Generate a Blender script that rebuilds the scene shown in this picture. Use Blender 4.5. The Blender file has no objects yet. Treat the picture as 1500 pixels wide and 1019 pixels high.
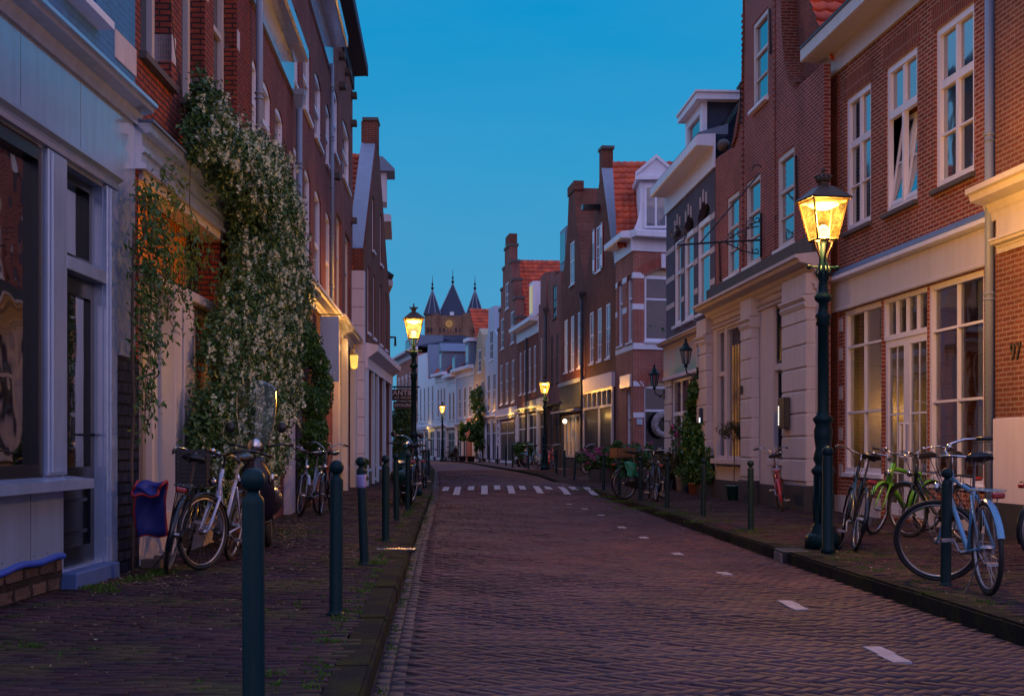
import bpy, bmesh, math, random
import numpy as np
from mathutils import Vector, Matrix, Euler
from mathutils.geometry import tessellate_polygon
random.seed(7)
RNG = np.random.default_rng(7)
F = 2000.0; CX = 750.0; HY = 657.0; EYE = 1.10
scene = bpy.context.scene
col = scene.collection
PI = math.pi

# ------------------------------------------------------------------ basic helpers
def smooth(a, b, t):
    t = max(0.0, min(1.0, (t - a) / (b - a)))
    return t * t * (3 - 2 * t)
def G(z):            # pavement height at depth z
    return 0.20 * smooth(36, 62, z)
def GR(z):           # road height at depth z
    g = G(z)
    if z < 34.4: return g - 0.12
    if z < 38: return g - 0.12 * (1 - (z - 34.4) / 3.6)
    if z < 43: return g
    if z < 45: return g - 0.08 * (z - 43) / 2
    return g - 0.08
def gp(x, y, road=False):   # ground point seen at photo pixel
    z = 20.0
    for _ in range(60):
        h = GR(z) if road else G(z)
        z = 0.5 * z + 0.5 * F * (EYE - h) / max(y - HY, 1.0)
    return ((x - CX) / F * z, z)
def interp(pts, z):
    if z <= pts[0][1]: 
        (x0, z0), (x1, z1) = pts[0], pts[1]
        return x0 + (x1 - x0) * (z - z0) / (z1 - z0)
    for (x0, z0), (x1, z1) in zip(pts, pts[1:]):
        if z <= z1: return x0 + (x1 - x0) * (z - z0) / (z1 - z0)
    (x0, z0), (x1, z1) = pts[-2], pts[-1]
    return x0 + (x1 - x0) * (z - z0) / (z1 - z0)

def finish(name, bm, mat=None, parent=None, smooth_sh=False, recalc=True):
    me = bpy.data.meshes.new(name)
    if recalc and len(bm.faces): bmesh.ops.recalc_face_normals(bm, faces=bm.faces[:])
    bm.to_mesh(me); bm.free()
    o = bpy.data.objects.new(name, me); col.objects.link(o)
    if mat is not None:
        for m in (mat if isinstance(mat, (list, tuple)) else [mat]): me.materials.append(m)
    if parent is not None: o.parent = parent
    if smooth_sh:
        for p in me.polygons: p.use_smooth = True
    return o
def np_mesh(name, verts, faces, mat, parent=None, nv=4, midx=None):
    me = bpy.data.meshes.new(name)
    verts = np.asarray(verts, dtype=np.float32).reshape(-1, 3); faces = np.asarray(faces, dtype=np.int32).reshape(-1, nv)
    me.vertices.add(len(verts)); me.vertices.foreach_set('co', verts.ravel())
    me.loops.add(faces.size); me.loops.foreach_set('vertex_index', faces.ravel())
    me.polygons.add(len(faces))
    me.polygons.foreach_set('loop_start', np.arange(0, faces.size, nv, dtype=np.int32))
    me.polygons.foreach_set('loop_total', np.full(len(faces), nv, dtype=np.int32))
    if midx is not None: me.polygons.foreach_set('material_index', np.asarray(midx, dtype=np.int32))
    me.update(calc_edges=True)
    for m in (mat if isinstance(mat, (list, tuple)) else [mat]): me.materials.append(m)
    o = bpy.data.objects.new(name, me); col.objects.link(o)
    if parent is not None: o.parent = parent
    return o
def tag(o, label=None, cat=None, group=None, kind=None):
    if label: o['label'] = label
    if cat: o['category'] = cat
    if group: o['group'] = group
    if kind: o['kind'] = kind
    return o
def thing(name, label, cat, loc=(0, 0, 0), rz=0.0, group=None):
    o = bpy.data.objects.new(name, None); col.objects.link(o)
    o.location = loc; o.rotation_euler = (0, 0, rz); o.empty_display_size = 0.1
    return tag(o, label, cat, group)
def copy_tree(o, parent=None):
    c = o.copy(); col.objects.link(c); c.parent = parent
    for ch in list(o.children): copy_tree(ch, c)
    return c

def finish_each(name, bm, mat=None, parent=None):
    # every loose piece becomes a part of its own
    bm.verts.ensure_lookup_table(); seen = set()
    for v in bm.verts:
        if v in seen: continue
        st, isl = [v], []
        seen.add(v)
        while st:
            q = st.pop(); isl.append(q)
            for e in q.link_edges:
                o_ = e.other_vert(q)
                if o_ not in seen: seen.add(o_); st.append(o_)
        b2 = bmesh.new(); mp = {q: b2.verts.new(q.co) for q in isl}
        for f in {f for q in isl for f in q.link_faces}: b2.faces.new([mp[q] for q in f.verts])
        finish(name, b2, mat, parent)
    bm.free()

def bbox(bm, x0, x1, y0, y1, z0, z1, M=None, bev=0.0):
    P = [(x0, y0, z0), (x1, y0, z0), (x1, y1, z0), (x0, y1, z0), (x0, y0, z1), (x1, y0, z1), (x1, y1, z1), (x0, y1, z1)]
    vs = [bm.verts.new(M @ Vector(p) if M else p) for p in P]
    fs = [bm.faces.new([vs[i] for i in f]) for f in ((0, 1, 2, 3), (4, 5, 6, 7), (0, 1, 5, 4), (1, 2, 6, 5), (2, 3, 7, 6), (3, 0, 4, 7))]
    if bev:
        es = list({e for f in fs for e in f.edges})
        bmesh.ops.bevel(bm, geom=es, offset=bev, segments=1, affect='EDGES')
def tube(bm, pts, r, seg=8, cap=True):
    pts = [Vector(p) for p in pts]; n = len(pts)
    rs = r if isinstance(r, (list, tuple)) else [r] * n
    t0 = (pts[1] - pts[0]).normalized()
    up = Vector((0, 0, 1)) if abs(t0.z) < 0.9 else Vector((1, 0, 0))
    a = t0.cross(up).normalized(); rings = []
    for i, p in enumerate(pts):
        if i == 0: t = pts[1] - pts[0]
        elif i == n - 1: t = pts[-1] - pts[-2]
        else: t = (pts[i + 1] - pts[i]).normalized() + (pts[i] - pts[i - 1]).normalized()
        if t.length < 1e-9: t = t0
        t = t.normalized(); a = (a - t * a.dot(t))
        a = a.normalized() if a.length > 1e-6 else t.orthogonal().normalized()
        b = t.cross(a)
        rings.append([bm.verts.new(p + rs[i] * (a * math.cos(2 * PI * k / seg) + b * math.sin(2 * PI * k / seg))) for k in range(seg)])
    for A, B in zip(rings, rings[1:]):
        for k in range(seg): bm.faces.new((A[k], A[(k + 1) % seg], B[(k + 1) % seg], B[k]))
    if cap:
        bm.faces.new(rings[0][::-1]); bm.faces.new(rings[-1])
def lathe(bm, prof, c=(0, 0, 0), seg=16, M=None, sq=False):
    rings = []
    for r, h in prof:
        ring = []
        for k in range(seg):
            a = 2 * PI * (k + (0.5 if sq else 0)) / seg
            p = Vector((c[0] + r * math.cos(a), c[1] + r * math.sin(a), c[2] + h))
            ring.append(bm.verts.new(M @ p if M else p))
        rings.append(ring)
    for A, B in zip(rings, rings[1:]):
        for k in range(seg): bm.faces.new((A[k], A[(k + 1) % seg], B[(k + 1) % seg], B[k]))
    if prof[0][0] > 1e-4: bm.faces.new(rings[0][::-1])
    if prof[-1][0] > 1e-4: bm.faces.new(rings[-1])
def torus(bm, c, R, r, seg=28, ms=6, M=None, a0=0.0, a1=2 * PI, ry=1.0):
    # ring in the x-z plane (axis y)
    full = abs(a1 - a0 - 2 * PI) < 1e-6
    n = seg if full else seg + 1; rings = []
    for i in range(n):
        a = a0 + (a1 - a0) * i / seg; ring = []
        for k in range(ms):
            b = 2 * PI * k / ms; rr = R + r * math.cos(b)
            p = Vector((c[0] + rr * math.cos(a), c[1] + r * ry * math.sin(b), c[2] + rr * math.sin(a)))
            ring.append(bm.verts.new(M @ p if M else p))
        rings.append(ring)
    for i in range(seg):
        A, B = rings[i], rings[(i + 1) % n] if full else rings[i + 1]
        for k in range(ms): bm.faces.new((A[k], A[(k + 1) % ms], B[(k + 1) % ms], B[k]))

# ------------------------------------------------------------------ walls
class Wall:
    """a vertical plane; s runs along it, n out of it towards the street, h up"""
    def __init__(w, A, d, sg):
        w.A = Vector(A); w.d = Vector(d).normalized(); w.sg = sg
    @staticmethod
    def vp(xa, za, vp, sg):
        u = (xa - CX) / F
        return Wall((u * za, za), ((vp - CX) / F, 1.0), sg)
    @staticmethod
    def two(A, B, sg):
        return Wall(A, (B[0] - A[0], B[1] - A[1]), sg)
    def s(w, x):
        u = (x - CX) / F
        return (w.A.x - u * w.A.y) / (u * w.d.y - w.d.x)
    def z(w, s): return w.A.y + s * w.d.y
    def pt(w, s, n=0.0):
        nx, ny = (-w.d.y, w.d.x) if w.sg > 0 else (w.d.y, -w.d.x)
        return Vector((w.A.x + s * w.d.x + n * nx, w.A.y + s * w.d.y + n * ny))
    def h(w, x, y): return EYE + (HY - y) * w.z(w.s(x)) / F
    def L(w, s, n, h): return Vector((s * w.sg, n, h))
    def root(w, name, label, cat, group=None):
        dx, dy = w.d.x * w.sg, w.d.y * w.sg
        return thing(name, label, cat, (w.A.x, w.A.y, 0), math.atan2(dy, dx), group)
    def at(w, s, n, h):
        p = w.pt(s, n); return Vector((p.x, p.y, h))

def wbox(bm, W, s0, s1, n0, n1, h0, h1, bev=0.0):
    a, b = sorted((s0 * W.sg, s1 * W.sg))
    bbox(bm, a, b, min(n0, n1), max(n0, n1), min(h0, h1), max(h0, h1), None, bev)
def wprof(bm, W, pts, s0, s1):      # closed profile (n,h) swept along s
    A = [bm.verts.new(W.L(s0, n, h)) for n, h in pts]; B = [bm.verts.new(W.L(s1, n, h)) for n, h in pts]
    k = len(pts)
    for i in range(k): bm.faces.new((A[i], A[(i + 1) % k], B[(i + 1) % k], B[i]))
    bm.faces.new(A[::-1]); bm.faces.new(B)
def arch_pts(s0, s1, h1, rise, n=6):
    # points along the arch from (s1, h1-rise) to (s0, h1-rise) with crown at h1
    out = []
    for i in range(n + 1):
        t = i / n; s = s1 + (s0 - s1) * t
        out.append((s, h1 - rise + rise * (1 - (2 * t - 1) ** 2)))
    return out
def facade(name, W, outline, holes, mat, parent, depth=6.0, reveal=0.14, body=True, n0=0.0):
    """outline [(s,h)], holes [(s0,s1,h0,h1,rise)]"""
    polys = [[Vector((s, h, 0)) for s, h in outline]]
    for ho in holes:
        s0, s1 = sorted(ho[:2]); h0, h1 = ho[2:4]; rise = ho[4] if len(ho) > 4 else 0
        if rise: polys.append([Vector((s0, h0, 0)), Vector((s1, h0, 0))] + [Vector((a, b, 0)) for a, b in arch_pts(s0, s1, h1, rise)])
        else: polys.append([Vector((s0, h0, 0)), Vector((s1, h0, 0)), Vector((s1, h1, 0)), Vector((s0, h1, 0))])
    tris = tessellate_polygon(polys)
    flat = [v for p in polys for v in p]
    bm = bmesh.new()
    vs = [bm.verts.new(W.L(v.x, n0, v.y)) for v in flat]
    for t in tris:
        try: bm.faces.new([vs[i] for i in t])
        except ValueError: pass
    want = Vector((0, 1, 0))
    for f in bm.faces:
        f.normal_update()
        if f.normal.dot(want) < 0: f.normal_flip()
    k = len(polys[0])
    for p_i, p in list(enumerate(polys))[1:]:
        m = len(p); fr = vs[k:k + m]; k += m
        bk = [bm.verts.new((v.co.x, -reveal, v.co.z)) for v in fr]
        for i in range(m): bm.faces.new((fr[i], fr[(i + 1) % m], bk[(i + 1) % m], bk[i]))
    if body:
        m = len(polys[0]); fr = vs[:m]
        bk = [bm.verts.new((v.co.x, -depth, v.co.z)) for v in fr]
        for i in range(m): bm.faces.new((fr[i], fr[(i + 1) % m], bk[(i + 1) % m], bk[i]))
        bm.faces.new(bk)
    return finish(name, bm, mat, parent, recalc=False)

def window(W, parent, s0, s1, h0, h1, reveal=0.12, cols=1, bars=(), fw=0.07, bw=0.035, frame=None, glass=None, sill=True, thin=(), d=.08,
           sillm=None, name='window', vfr=None, topcols=None, back=None, curtain=None, silld=0.06):
    """frame ring + bars (h fractions) + mullions; pane is a child part"""
    s0, s1 = sorted((s0, s1)); f = bmesh.new(); n1 = -reveal + 0.625 * d; n0 = -reveal - 0.375 * d
    wbox(f, W, s0 - .01, s0 + fw, n0, n1, h0, h1); wbox(f, W, s1 - fw, s1 + .01, n0, n1, h0, h1)
    wbox(f, W, s0 + fw, s1 - fw, n0, n1, h1 - fw, h1 + .01); wbox(f, W, s0 + fw, s1 - fw, n0, n1, h0 - .01, h0 + fw)
    ih0, ih1, is0, is1 = h0 + fw, h1 - fw, s0 + fw, s1 - fw
    hs = [ih0] + [ih0 + (ih1 - ih0) * b for b in bars] + [ih1]
    for hh in hs[1:-1]: wbox(f, W, is0, is1, n0 + .06 * d, n1 - .15 * d, hh - bw, hh + bw)
    for tt in thin: wbox(f, W, is0, is1, n0 + .1 * d, n1 - .25 * d, ih0 + (ih1 - ih0) * tt - .014, ih0 + (ih1 - ih0) * tt + .014)
    for j in range(len(hs) - 1):
        c = topcols if (topcols and j == len(hs) - 2) else cols
        for i in range(1, c):
            ss = is0 + (is1 - is0) * i / c
            wbox(f, W, ss - bw * .8, ss + bw * .8, n0 + .08 * d, n1 - .2 * d, hs[j] + (bw if j else 0), hs[j + 1] - (bw if j < len(hs) - 2 else 0))
    o = finish(name, f, frame, parent)
    p = bmesh.new(); wbox(p, W, s0 + fw * .6, s1 - fw * .6, n0 + .15 * d, n0 + .27 * d, h0 + fw * .6, h1 - fw * .6)
    finish('pane', p, glass, o)
    if back is not None:
        b = bmesh.new(); wbox(b, W, s0 - .05, s1 + .05, n0 - .75, n0 - .70, h0 - .05, h1 + .05)
        wbox(b, W, s0 - .05, s0 - .03, n0 - .70, n0 - .01, h0 - .05, h1 + .05); wbox(b, W, s1 + .03, s1 + .05, n0 - .70, n0 - .01, h0 - .05, h1 + .05)
        wbox(b, W, s0 - .03, s1 + .03, n0 - .70, n0 - .01, h1 + .01, h1 + .03); wbox(b, W, s0 - .03, s1 + .03, n0 - .70, n0 - .01, h0 - .04, h0 - .02)
        finish('room_interior', b, back, o)
    if curtain is not None:
        cm, parts = curtain
        for (a, e, lo, hi) in parts:
            c = bmesh.new(); nn = max(6, int(abs(s1 - s0) * (e - a) / .03)); prev = None
            for i in range(nn + 1):
                ss = s0 + (s1 - s0) * (a + (e - a) * i / nn); w_ = n0 - .07 + .02 * math.sin(i * 1.25) + .008 * math.sin(i * .47)
                v0 = c.verts.new(W.L(ss, w_, h0 + (h1 - h0) * lo)); v1 = c.verts.new(W.L(ss, w_, h0 + (h1 - h0) * hi))
                if prev: c.faces.new((prev[0], v0, v1, prev[1]))
                prev = (v0, v1)
            finish('curtain', c, cm, o, smooth_sh=True)
    if sill:
        q = bmesh.new(); wprof(q, W, [(-reveal + .05, h0 + .01), (silld, h0 - .012), (silld, h0 - .075), (-.02, h0 - .075), (-.02, h0 - .02), (-reveal + .05, h0 - .02)], s0 - .05, s1 + .05)
        finish('sill', q, sillm or frame, o)
    return o

# ------------------------------------------------------------------ materials
def new_mat(name):
    m = bpy.data.materials.new(name); m.use_nodes = True
    nt = m.node_tree; nt.nodes.clear()
    out = nt.nodes.new('ShaderNodeOutputMaterial'); b = nt.nodes.new('ShaderNodeBsdfPrincipled')
    nt.links.new(b.outputs[0], out.inputs[0]); return m, nt, b, out
def N(nt, t, **kw):
    n = nt.nodes.new(t)
    for k, v in kw.items():
        if k.startswith('i_'):
            key = k[2:]; n.inputs[int(key) if key.isdigit() else key].default_value = v
        else: setattr(n, k, v)
    return n
def C4(c): return (c[0], c[1], c[2], 1)
def ramp(nt, stops):
    r = N(nt, 'ShaderNodeValToRGB'); e = r.color_ramp.elements
    while len(e) < len(stops): e.new(0.5)
    for k, (p, c) in enumerate(stops): e[k].position = p; e[k].color = C4(c) if not isinstance(c, float) else (c, c, c, 1)
    return r
def mix(nt, a, b, fac, mode='MIX'):
    m = N(nt, 'ShaderNodeMix', data_type='RGBA', blend_type=mode)
    for key, v in ((0, fac), (6, a), (7, b)):
        if isinstance(v, (int, float)): m.inputs[key].default_value = v
        elif isinstance(v, tuple): m.inputs[key].default_value = C4(v)
        else: nt.links.new(v, m.inputs[key])
    return m.outputs[2]
def mth(nt, op, a, b=None):
    m = N(nt, 'ShaderNodeMath', operation=op)
    for k, v in ((0, a), (1, b)):
        if v is None: continue
        if isinstance(v, (int, float)): m.inputs[k].default_value = v
        else: nt.links.new(v, m.inputs[k])
    return m.outputs[0]
def noise(nt, vec, scale, detail=4.0, rough=.55):
    n = N(nt, 'ShaderNodeTexNoise', i_Scale=scale, i_Detail=detail, i_Roughness=rough)
    if vec is not None: nt.links.new(vec, n.inputs['Vector'])
    return n.outputs['Fac']
def bumpn(nt, b, height, strength=.3, dist=.01):
    bp = N(nt, 'ShaderNodeBump', i_Strength=strength, i_Distance=dist)
    nt.links.new(height, bp.inputs['Height']); nt.links.new(bp.outputs[0], b.inputs['Normal'])
def objvec(nt): return N(nt, 'ShaderNodeTexCoord').outputs['Object']
def wallvec(nt):     # (x+y, z) so that fronts and reveals both carry the courses
    o = N(nt, 'ShaderNodeSeparateXYZ'); nt.links.new(objvec(nt), o.inputs[0])
    c = N(nt, 'ShaderNodeCombineXYZ'); nt.links.new(mth(nt, 'ADD', o.outputs[0], o.outputs[1]), c.inputs[0]); nt.links.new(o.outputs[2], c.inputs[1])
    return c.outputs[0]

def brick(name, c1, c2, mortar, bw=.22, bh=.0625, ms=.011, rough=.85, grime=.35, bump=.6, paint=False):
    m, nt, b, out = new_mat(name); v = wallvec(nt)
    # slight irregularity of the courses
    nz = N(nt, 'ShaderNodeTexNoise', i_Scale=2.5, i_Detail=2.0); nt.links.new(v, nz.inputs['Vector'])
    add = N(nt, 'ShaderNodeVectorMath', operation='MULTIPLY_ADD'); add.inputs[1].default_value = (.012, .012, 0); 
    nt.links.new(nz.outputs['Color'], add.inputs[0]); nt.links.new(v, add.inputs[2])
    t = N(nt, 'ShaderNodeTexBrick', i_Scale=1.0); nt.links.new(add.outputs[0], t.inputs['Vector'])
    t.inputs['Color1'].default_value = C4(c1); t.inputs['Color2'].default_value = C4(c2); t.inputs['Mortar'].default_value = C4(mortar)
    t.inputs['Mortar Size'].default_value = ms; t.inputs['Brick Width'].default_value = bw; t.inputs['Row Height'].default_value = bh
    t.inputs['Mortar Smooth'].default_value = .25; t.inputs['Bias'].default_value = -.1
    big = ramp(nt, [(.3, 1 - grime), (.75, 1.25)]); nt.links.new(noise(nt, objvec(nt), .9, 5), big.inputs[0])
    fine = ramp(nt, [(.3, .72), (.7, 1.2)]); nt.links.new(noise(nt, objvec(nt), 28, 3), fine.inputs[0])
    # vertical weather streaks
    mp = N(nt, 'ShaderNodeMapping'); mp.inputs['Scale'].default_value = (5, 5, .35); nt.links.new(objvec(nt), mp.inputs[0])
    st = ramp(nt, [(.4, 1.0), (.7, .72)]); nt.links.new(noise(nt, mp.outputs[0], 1.0, 3), st.inputs[0])
    c = mix(nt, t.outputs['Color'], big.outputs[0], .8, 'MULTIPLY'); c = mix(nt, c, fine.outputs[0], .8, 'MULTIPLY'); c = mix(nt, c, st.outputs[0], .5, 'MULTIPLY')
    nt.links.new(c, b.inputs['Base Color']); b.inputs['Roughness'].default_value = rough; b.inputs['Specular IOR Level'].default_value = .5 if paint else .15
    h = mix(nt, mth(nt, 'SUBTRACT', 1.0, t.outputs['Fac']), noise(nt, objvec(nt), 60, 3), .3)
    bumpn(nt, b, h, bump * (.5 if paint else 1), .008)
    return m
def paint(name, c, rough=.5, dirt=.25, bump=.1, spec=.5, scale=2.0, dcol=None):
    m, nt, b, out = new_mat(name); v = objvec(nt)
    mp = N(nt, 'ShaderNodeMapping'); mp.inputs['Scale'].default_value = (3, 3, .5); nt.links.new(v, mp.inputs[0])
    r = ramp(nt, [(.35, 0.0), (.8, 1.0)]); nt.links.new(noise(nt, mp.outputs[0], scale, 6, .65), r.inputs[0])
    d = dcol or (c[0] * .55, c[1] * .5, c[2] * .45)
    cc = mix(nt, tuple(c), tuple(d), mth(nt, 'MULTIPLY', r.outputs[0], dirt))
    nt.links.new(cc, b.inputs['Base Color']); rr = mth(nt, 'ADD', mth(nt, 'MULTIPLY', noise(nt, v, 6, 4), .2), rough - .1)
    nt.links.new(rr, b.inputs['Roughness']); b.inputs['Specular IOR Level'].default_value = spec
    bumpn(nt, b, noise(nt, v, 35, 4), bump, .004)
    return m
def metal(name, c, rough=.35, met=1.0):
    m, nt, b, out = new_mat(name)
    nt.links.new(mix(nt, tuple(c), (c[0] * .6, c[1] * .5, c[2] * .45), noise(nt, objvec(nt), 18, 4)), b.inputs['Base Color'])
    b.inputs['Roughness'].default_value = rough; b.inputs['Metallic'].default_value = met
    return m
def emit(name, c, s, pattern=None):
    m, nt, b, out = new_mat(name)
    b.inputs['Base Color'].default_value = (.02, .02, .02, 1); b.inputs['Emission Strength'].default_value = s
    if pattern:
        r = ramp(nt, [(.3, tuple(x * pattern for x in c)), (.7, tuple(c))]); nt.links.new(noise(nt, objvec(nt), 1.6, 3), r.inputs[0]); nt.links.new(r.outputs[0], b.inputs['Emission Color'])
    else: b.inputs['Emission Color'].default_value = C4(c)
    return m
def dark_glass(name, c=(.012, .014, .018), ior=1.9, wob=.25):
    m, nt, b, out = new_mat(name)
    b.inputs['Base Color'].default_value = C4(c); b.inputs['Roughness'].default_value = .04; b.inputs['IOR'].default_value = ior
    if 'Specular IOR Level' in b.inputs: b.inputs['Specular IOR Level'].default_value = .5
    bumpn(nt, b, noise(nt, objvec(nt), 2.2, 1.5), wob, .02)
    return m
def clear_glass(name, tint=(.72, .76, .80), ior=1.75, wob=.12, b0=.08, k=.75, pw=4.0):
    m = bpy.data.materials.new(name); m.use_nodes = True; nt = m.node_tree; nt.nodes.clear()
    out = N(nt, 'ShaderNodeOutputMaterial'); mx = N(nt, 'ShaderNodeMixShader'); tr = N(nt, 'ShaderNodeBsdfTransparent'); gl = N(nt, 'ShaderNodeBsdfGlossy')
    tr.inputs[0].default_value = C4(tint); gl.inputs['Roughness'].default_value = .02
    fr = N(nt, 'ShaderNodeFresnel', i_IOR=ior); bp = N(nt, 'ShaderNodeBump', i_Strength=wob, i_Distance=.02)
    nt.links.new(noise(nt, objvec(nt), 2.0, 1.5), bp.inputs['Height'])
    # same reflectance from both faces of the thin pane
    geo = N(nt, 'ShaderNodeNewGeometry'); sgn = mth(nt, 'SUBTRACT', 1.0, mth(nt, 'MULTIPLY', geo.outputs['Backfacing'], 2.0))
    vm = N(nt, 'ShaderNodeVectorMath', operation='SCALE'); nt.links.new(bp.outputs[0], vm.inputs[0])
    nt.links.new(bp.outputs[0], gl.inputs['Normal'])
    lw = N(nt, 'ShaderNodeLayerWeight', i_Blend=.5)
    f = mth(nt, 'ADD', b0, mth(nt, 'MULTIPLY', mth(nt, 'POWER', lw.outputs['Facing'], pw), k))
    nt.links.new(f, mx.inputs[0]); nt.links.new(tr.outputs[0], mx.inputs[1]); nt.links.new(gl.outputs[0], mx.inputs[2]); nt.links.new(mx.outputs[0], out.inputs[0])
    return m
def island(name, cols, rough=.8, spec=.3, trans=0.0, grime=None, bump=0.0):
    m, nt, b, out = new_mat(name); g = N(nt, 'ShaderNodeNewGeometry')
    r = ramp(nt, [(i / (len(cols) - 1), c) for i, c in enumerate(cols)]); nt.links.new(g.outputs['Random Per Island'], r.inputs[0])
    c = r.outputs[0]
    if grime:
        q = ramp(nt, [(.35, grime), (.7, 1.15)]); nt.links.new(noise(nt, objvec(nt), .7, 6, .6), q.inputs[0]); c = mix(nt, c, q.outputs[0], 1.0, 'MULTIPLY')
        q = ramp(nt, [(.3, .75), (.7, 1.2)]); nt.links.new(noise(nt, objvec(nt), 45, 3), q.inputs[0]); c = mix(nt, c, q.outputs[0], 1.0, 'MULTIPLY')
    nt.links.new(c, b.inputs['Base Color']); b.inputs['Roughness'].default_value = rough; b.inputs['Specular IOR Level'].default_value = spec
    if bump: bumpn(nt, b, noise(nt, objvec(nt), 70, 4), bump, .003)
    if trans:
        t = N(nt, 'ShaderNodeBsdfTranslucent'); nt.links.new(c, t.inputs[0]); mx = N(nt, 'ShaderNodeMixShader', i_0=trans)
        nt.links.new(b.outputs[0], mx.inputs[1]); nt.links.new(t.outputs[0], mx.inputs[2]); nt.links.new(mx.outputs[0], out.inputs[0])
    return m

M = {}
M['brick_red'] = brick('brick_red', (.30, .060, .035), (.19, .04, .03), (.18, .13, .12))
M['brick_deep'] = brick('brick_deep', (.26, .048, .036), (.17, .035, .03), (.22, .14, .13))
M['brick_plum'] = brick('brick_plum', (.27, .055, .045), (.16, .037, .034), (.38, .22, .20), ms=.013)
M['brick_right'] = brick('brick_right', (.29, .052, .026), (.18, .036, .022), (.40, .26, .20), ms=.013)
M['brick_soldier'] = brick('brick_soldier', (.28, .052, .026), (.19, .04, .024), (.32, .21, .17), bw=.064, bh=.36, ms=.010)
M['brick_near'] = brick('brick_near', (.22, .075, .045), (.16, .052, .036), (.30, .21, .17))
M['brick_dark'] = brick('brick_dark', (.18, .038, .022), (.11, .026, .018), (.22, .13, .10))
M['brick_bright'] = brick('brick_bright', (.42, .09, .055), (.30, .065, .045), (.42, .28, .24), ms=.012)
M['brick_pink'] = brick('brick_pink', (.30, .10, .08), (.21, .07, .06), (.26, .17, .15))
M['brick_tower'] = brick('brick_tower', (.34, .18, .11), (.26, .13, .085), (.22, .15, .11), bw=.5, bh=.2, ms=.03)
M['brick_grey'] = brick('brick_grey', (.085, .075, .125), (.07, .065, .11), (.045, .045, .08), rough=.8, grime=.2, paint=True)
M['brick_black'] = brick('brick_black', (.030, .034, .065), (.022, .026, .05), (.003, .003, .004), bw=.20, bh=.10, ms=.012, rough=.3, grime=.2, bump=1.2)
M['brick_blue'] = brick('brick_blue', (.04, .20, .42), (.035, .18, .39), (.03, .15, .34), rough=.55, grime=.2, paint=True)
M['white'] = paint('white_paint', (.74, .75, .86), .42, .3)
M['shaded_white_gloss'] = paint('shaded_white_gloss_paint', (.26, .35, .53), .16, .5, .03, 1.0)  # white gloss paint toned blue-grey, its shade put into the colour
M['shaded_white_gloss'].node_tree.nodes['Principled BSDF'].inputs['IOR'].default_value = 2.3
M['cream'] = paint('cream_paint', (.56, .52, .52), .45, .35)
M['stone'] = paint('stone_paint', (.55, .49, .52), .6, .4, .25)
M['ochre'] = paint('ochre_plaster', (.46, .36, .24), .8, .4, .3)
M['lilac'] = paint('pale_plaster', (.62, .56, .66), .65, .35, .2)
M['bluewall'] = paint('light_blue_plaster', (.42, .52, .66), .65, .3, .2)
M['black_paint'] = paint('black_paint', (.006, .009, .014), .22, .3, .05)
M['dark_plinth'] = paint('dark_plinth', (.035, .035, .045), .6, .5, .3)
M['zinc'] = paint('zinc', (.22, .27, .36), .45, .4, .1, .6)
M['lead'] = paint('lead_flashing', (.13, .19, .28), .5, .4, .15, .6)
M['slate'] = paint('slate', (.045, .06, .10), .8, .4, .2, .3)
M['darkwood'] = paint('dark_wood', (.035, .028, .026), .5, .4, .2)
M['orange_door'] = paint('orange_brown_wood', (.34, .10, .04), .45, .4, .2)
M['sillstone'] = paint('dark_sill_stone', (.09, .075, .075), .7, .5, .3)
M['bluestone'] = paint('blue_painted_step', (.06, .12, .30), .5, .5, .3)
M['rough_stone'] = paint('crumbling_render', (.13, .10, .09), .9, .8, 1.0, scale=9)
M['rubble'] = brick('rubble_stone', (.15, .095, .075), (.07, .05, .045), (.03, .022, .02), bw=.34, bh=.14, ms=.03, grime=.6, bump=3)
M['green_post'] = paint('dark_green_cast_iron', (.002, .020, .025), .4, .55, .2, .14, 14, dcol=(.012, .03, .032))
M['green_post_r'] = paint('weathered_dark_green_iron', (.004, .020, .024), .45, .6, .25, .14, 14, dcol=(.03, .04, .035))
M['iron'] = paint('black_wrought_iron', (.012, .012, .016), .4, .4, .2)
M['band'] = paint('white_stone_band', (.52, .47, .50), .7, .5, .3)
M['glass_shop'] = dark_glass('shop_glass', (.02, .018, .016), 1.38, .3)
M['glass'] = dark_glass('window_glass', ior=1.7)
M['glass_hi'] = dark_glass('upper_window_glass', (.03, .05, .07), 5.0, .12)
M['glass_net'] = dark_glass('curtained_window_glass', (.16, .17, .20), 1.7, .2)
M['clear'] = clear_glass('clear_glass')
M['clear_strong'] = clear_glass('reflective_shop_glass', (.5, .55, .6), 1.75, .25, .30, .65, 2.5)
M['glass_far'] = paint('far_dark_panes', (.022, .026, .04), .45, .3, .0, .15)
M['room_dark'] = paint('dim_room', (.05, .045, .05), .9, .6, .1)
M['room_warm'] = emit('warm_lit_room', (1.0, .34, .05), 2.2, .12)
M['room_warm2'] = emit('softly_lit_room', (1.0, .46, .12), .34, .2)
M['curtain'] = paint('curtain_cloth', (.42, .40, .44), .9, .3, .3)
M['curtain_warm'] = emit('lamplit_curtain', (1.0, .36, .07), 1.0, .12)
M['chrome'] = metal('chrome', (.6, .62, .66), .22)
M['alu'] = metal('aluminium', (.45, .46, .5), .4)
M['rubber'] = paint('tyre_rubber', (.012, .012, .013), .7, .3, .2)
M['tan_tyre'] = paint('tan_tyre', (.20, .12, .07), .7, .4, .2)
M['saddle'] = paint('black_saddle_leather', (.012, .012, .014), .35, .2, .1)
M['plastic_red'] = paint('red_reflector', (.30, .008, .006), .25, .1, .0, .8)
M['plastic_black'] = paint('black_plastic', (.015, .015, .017), .4, .2, .05)
M['brass'] = metal('gilt', (.80, .52, .16), .5)
M['terracotta'] = paint('terracotta', (.34, .12, .06), .8, .5, .2)
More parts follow.
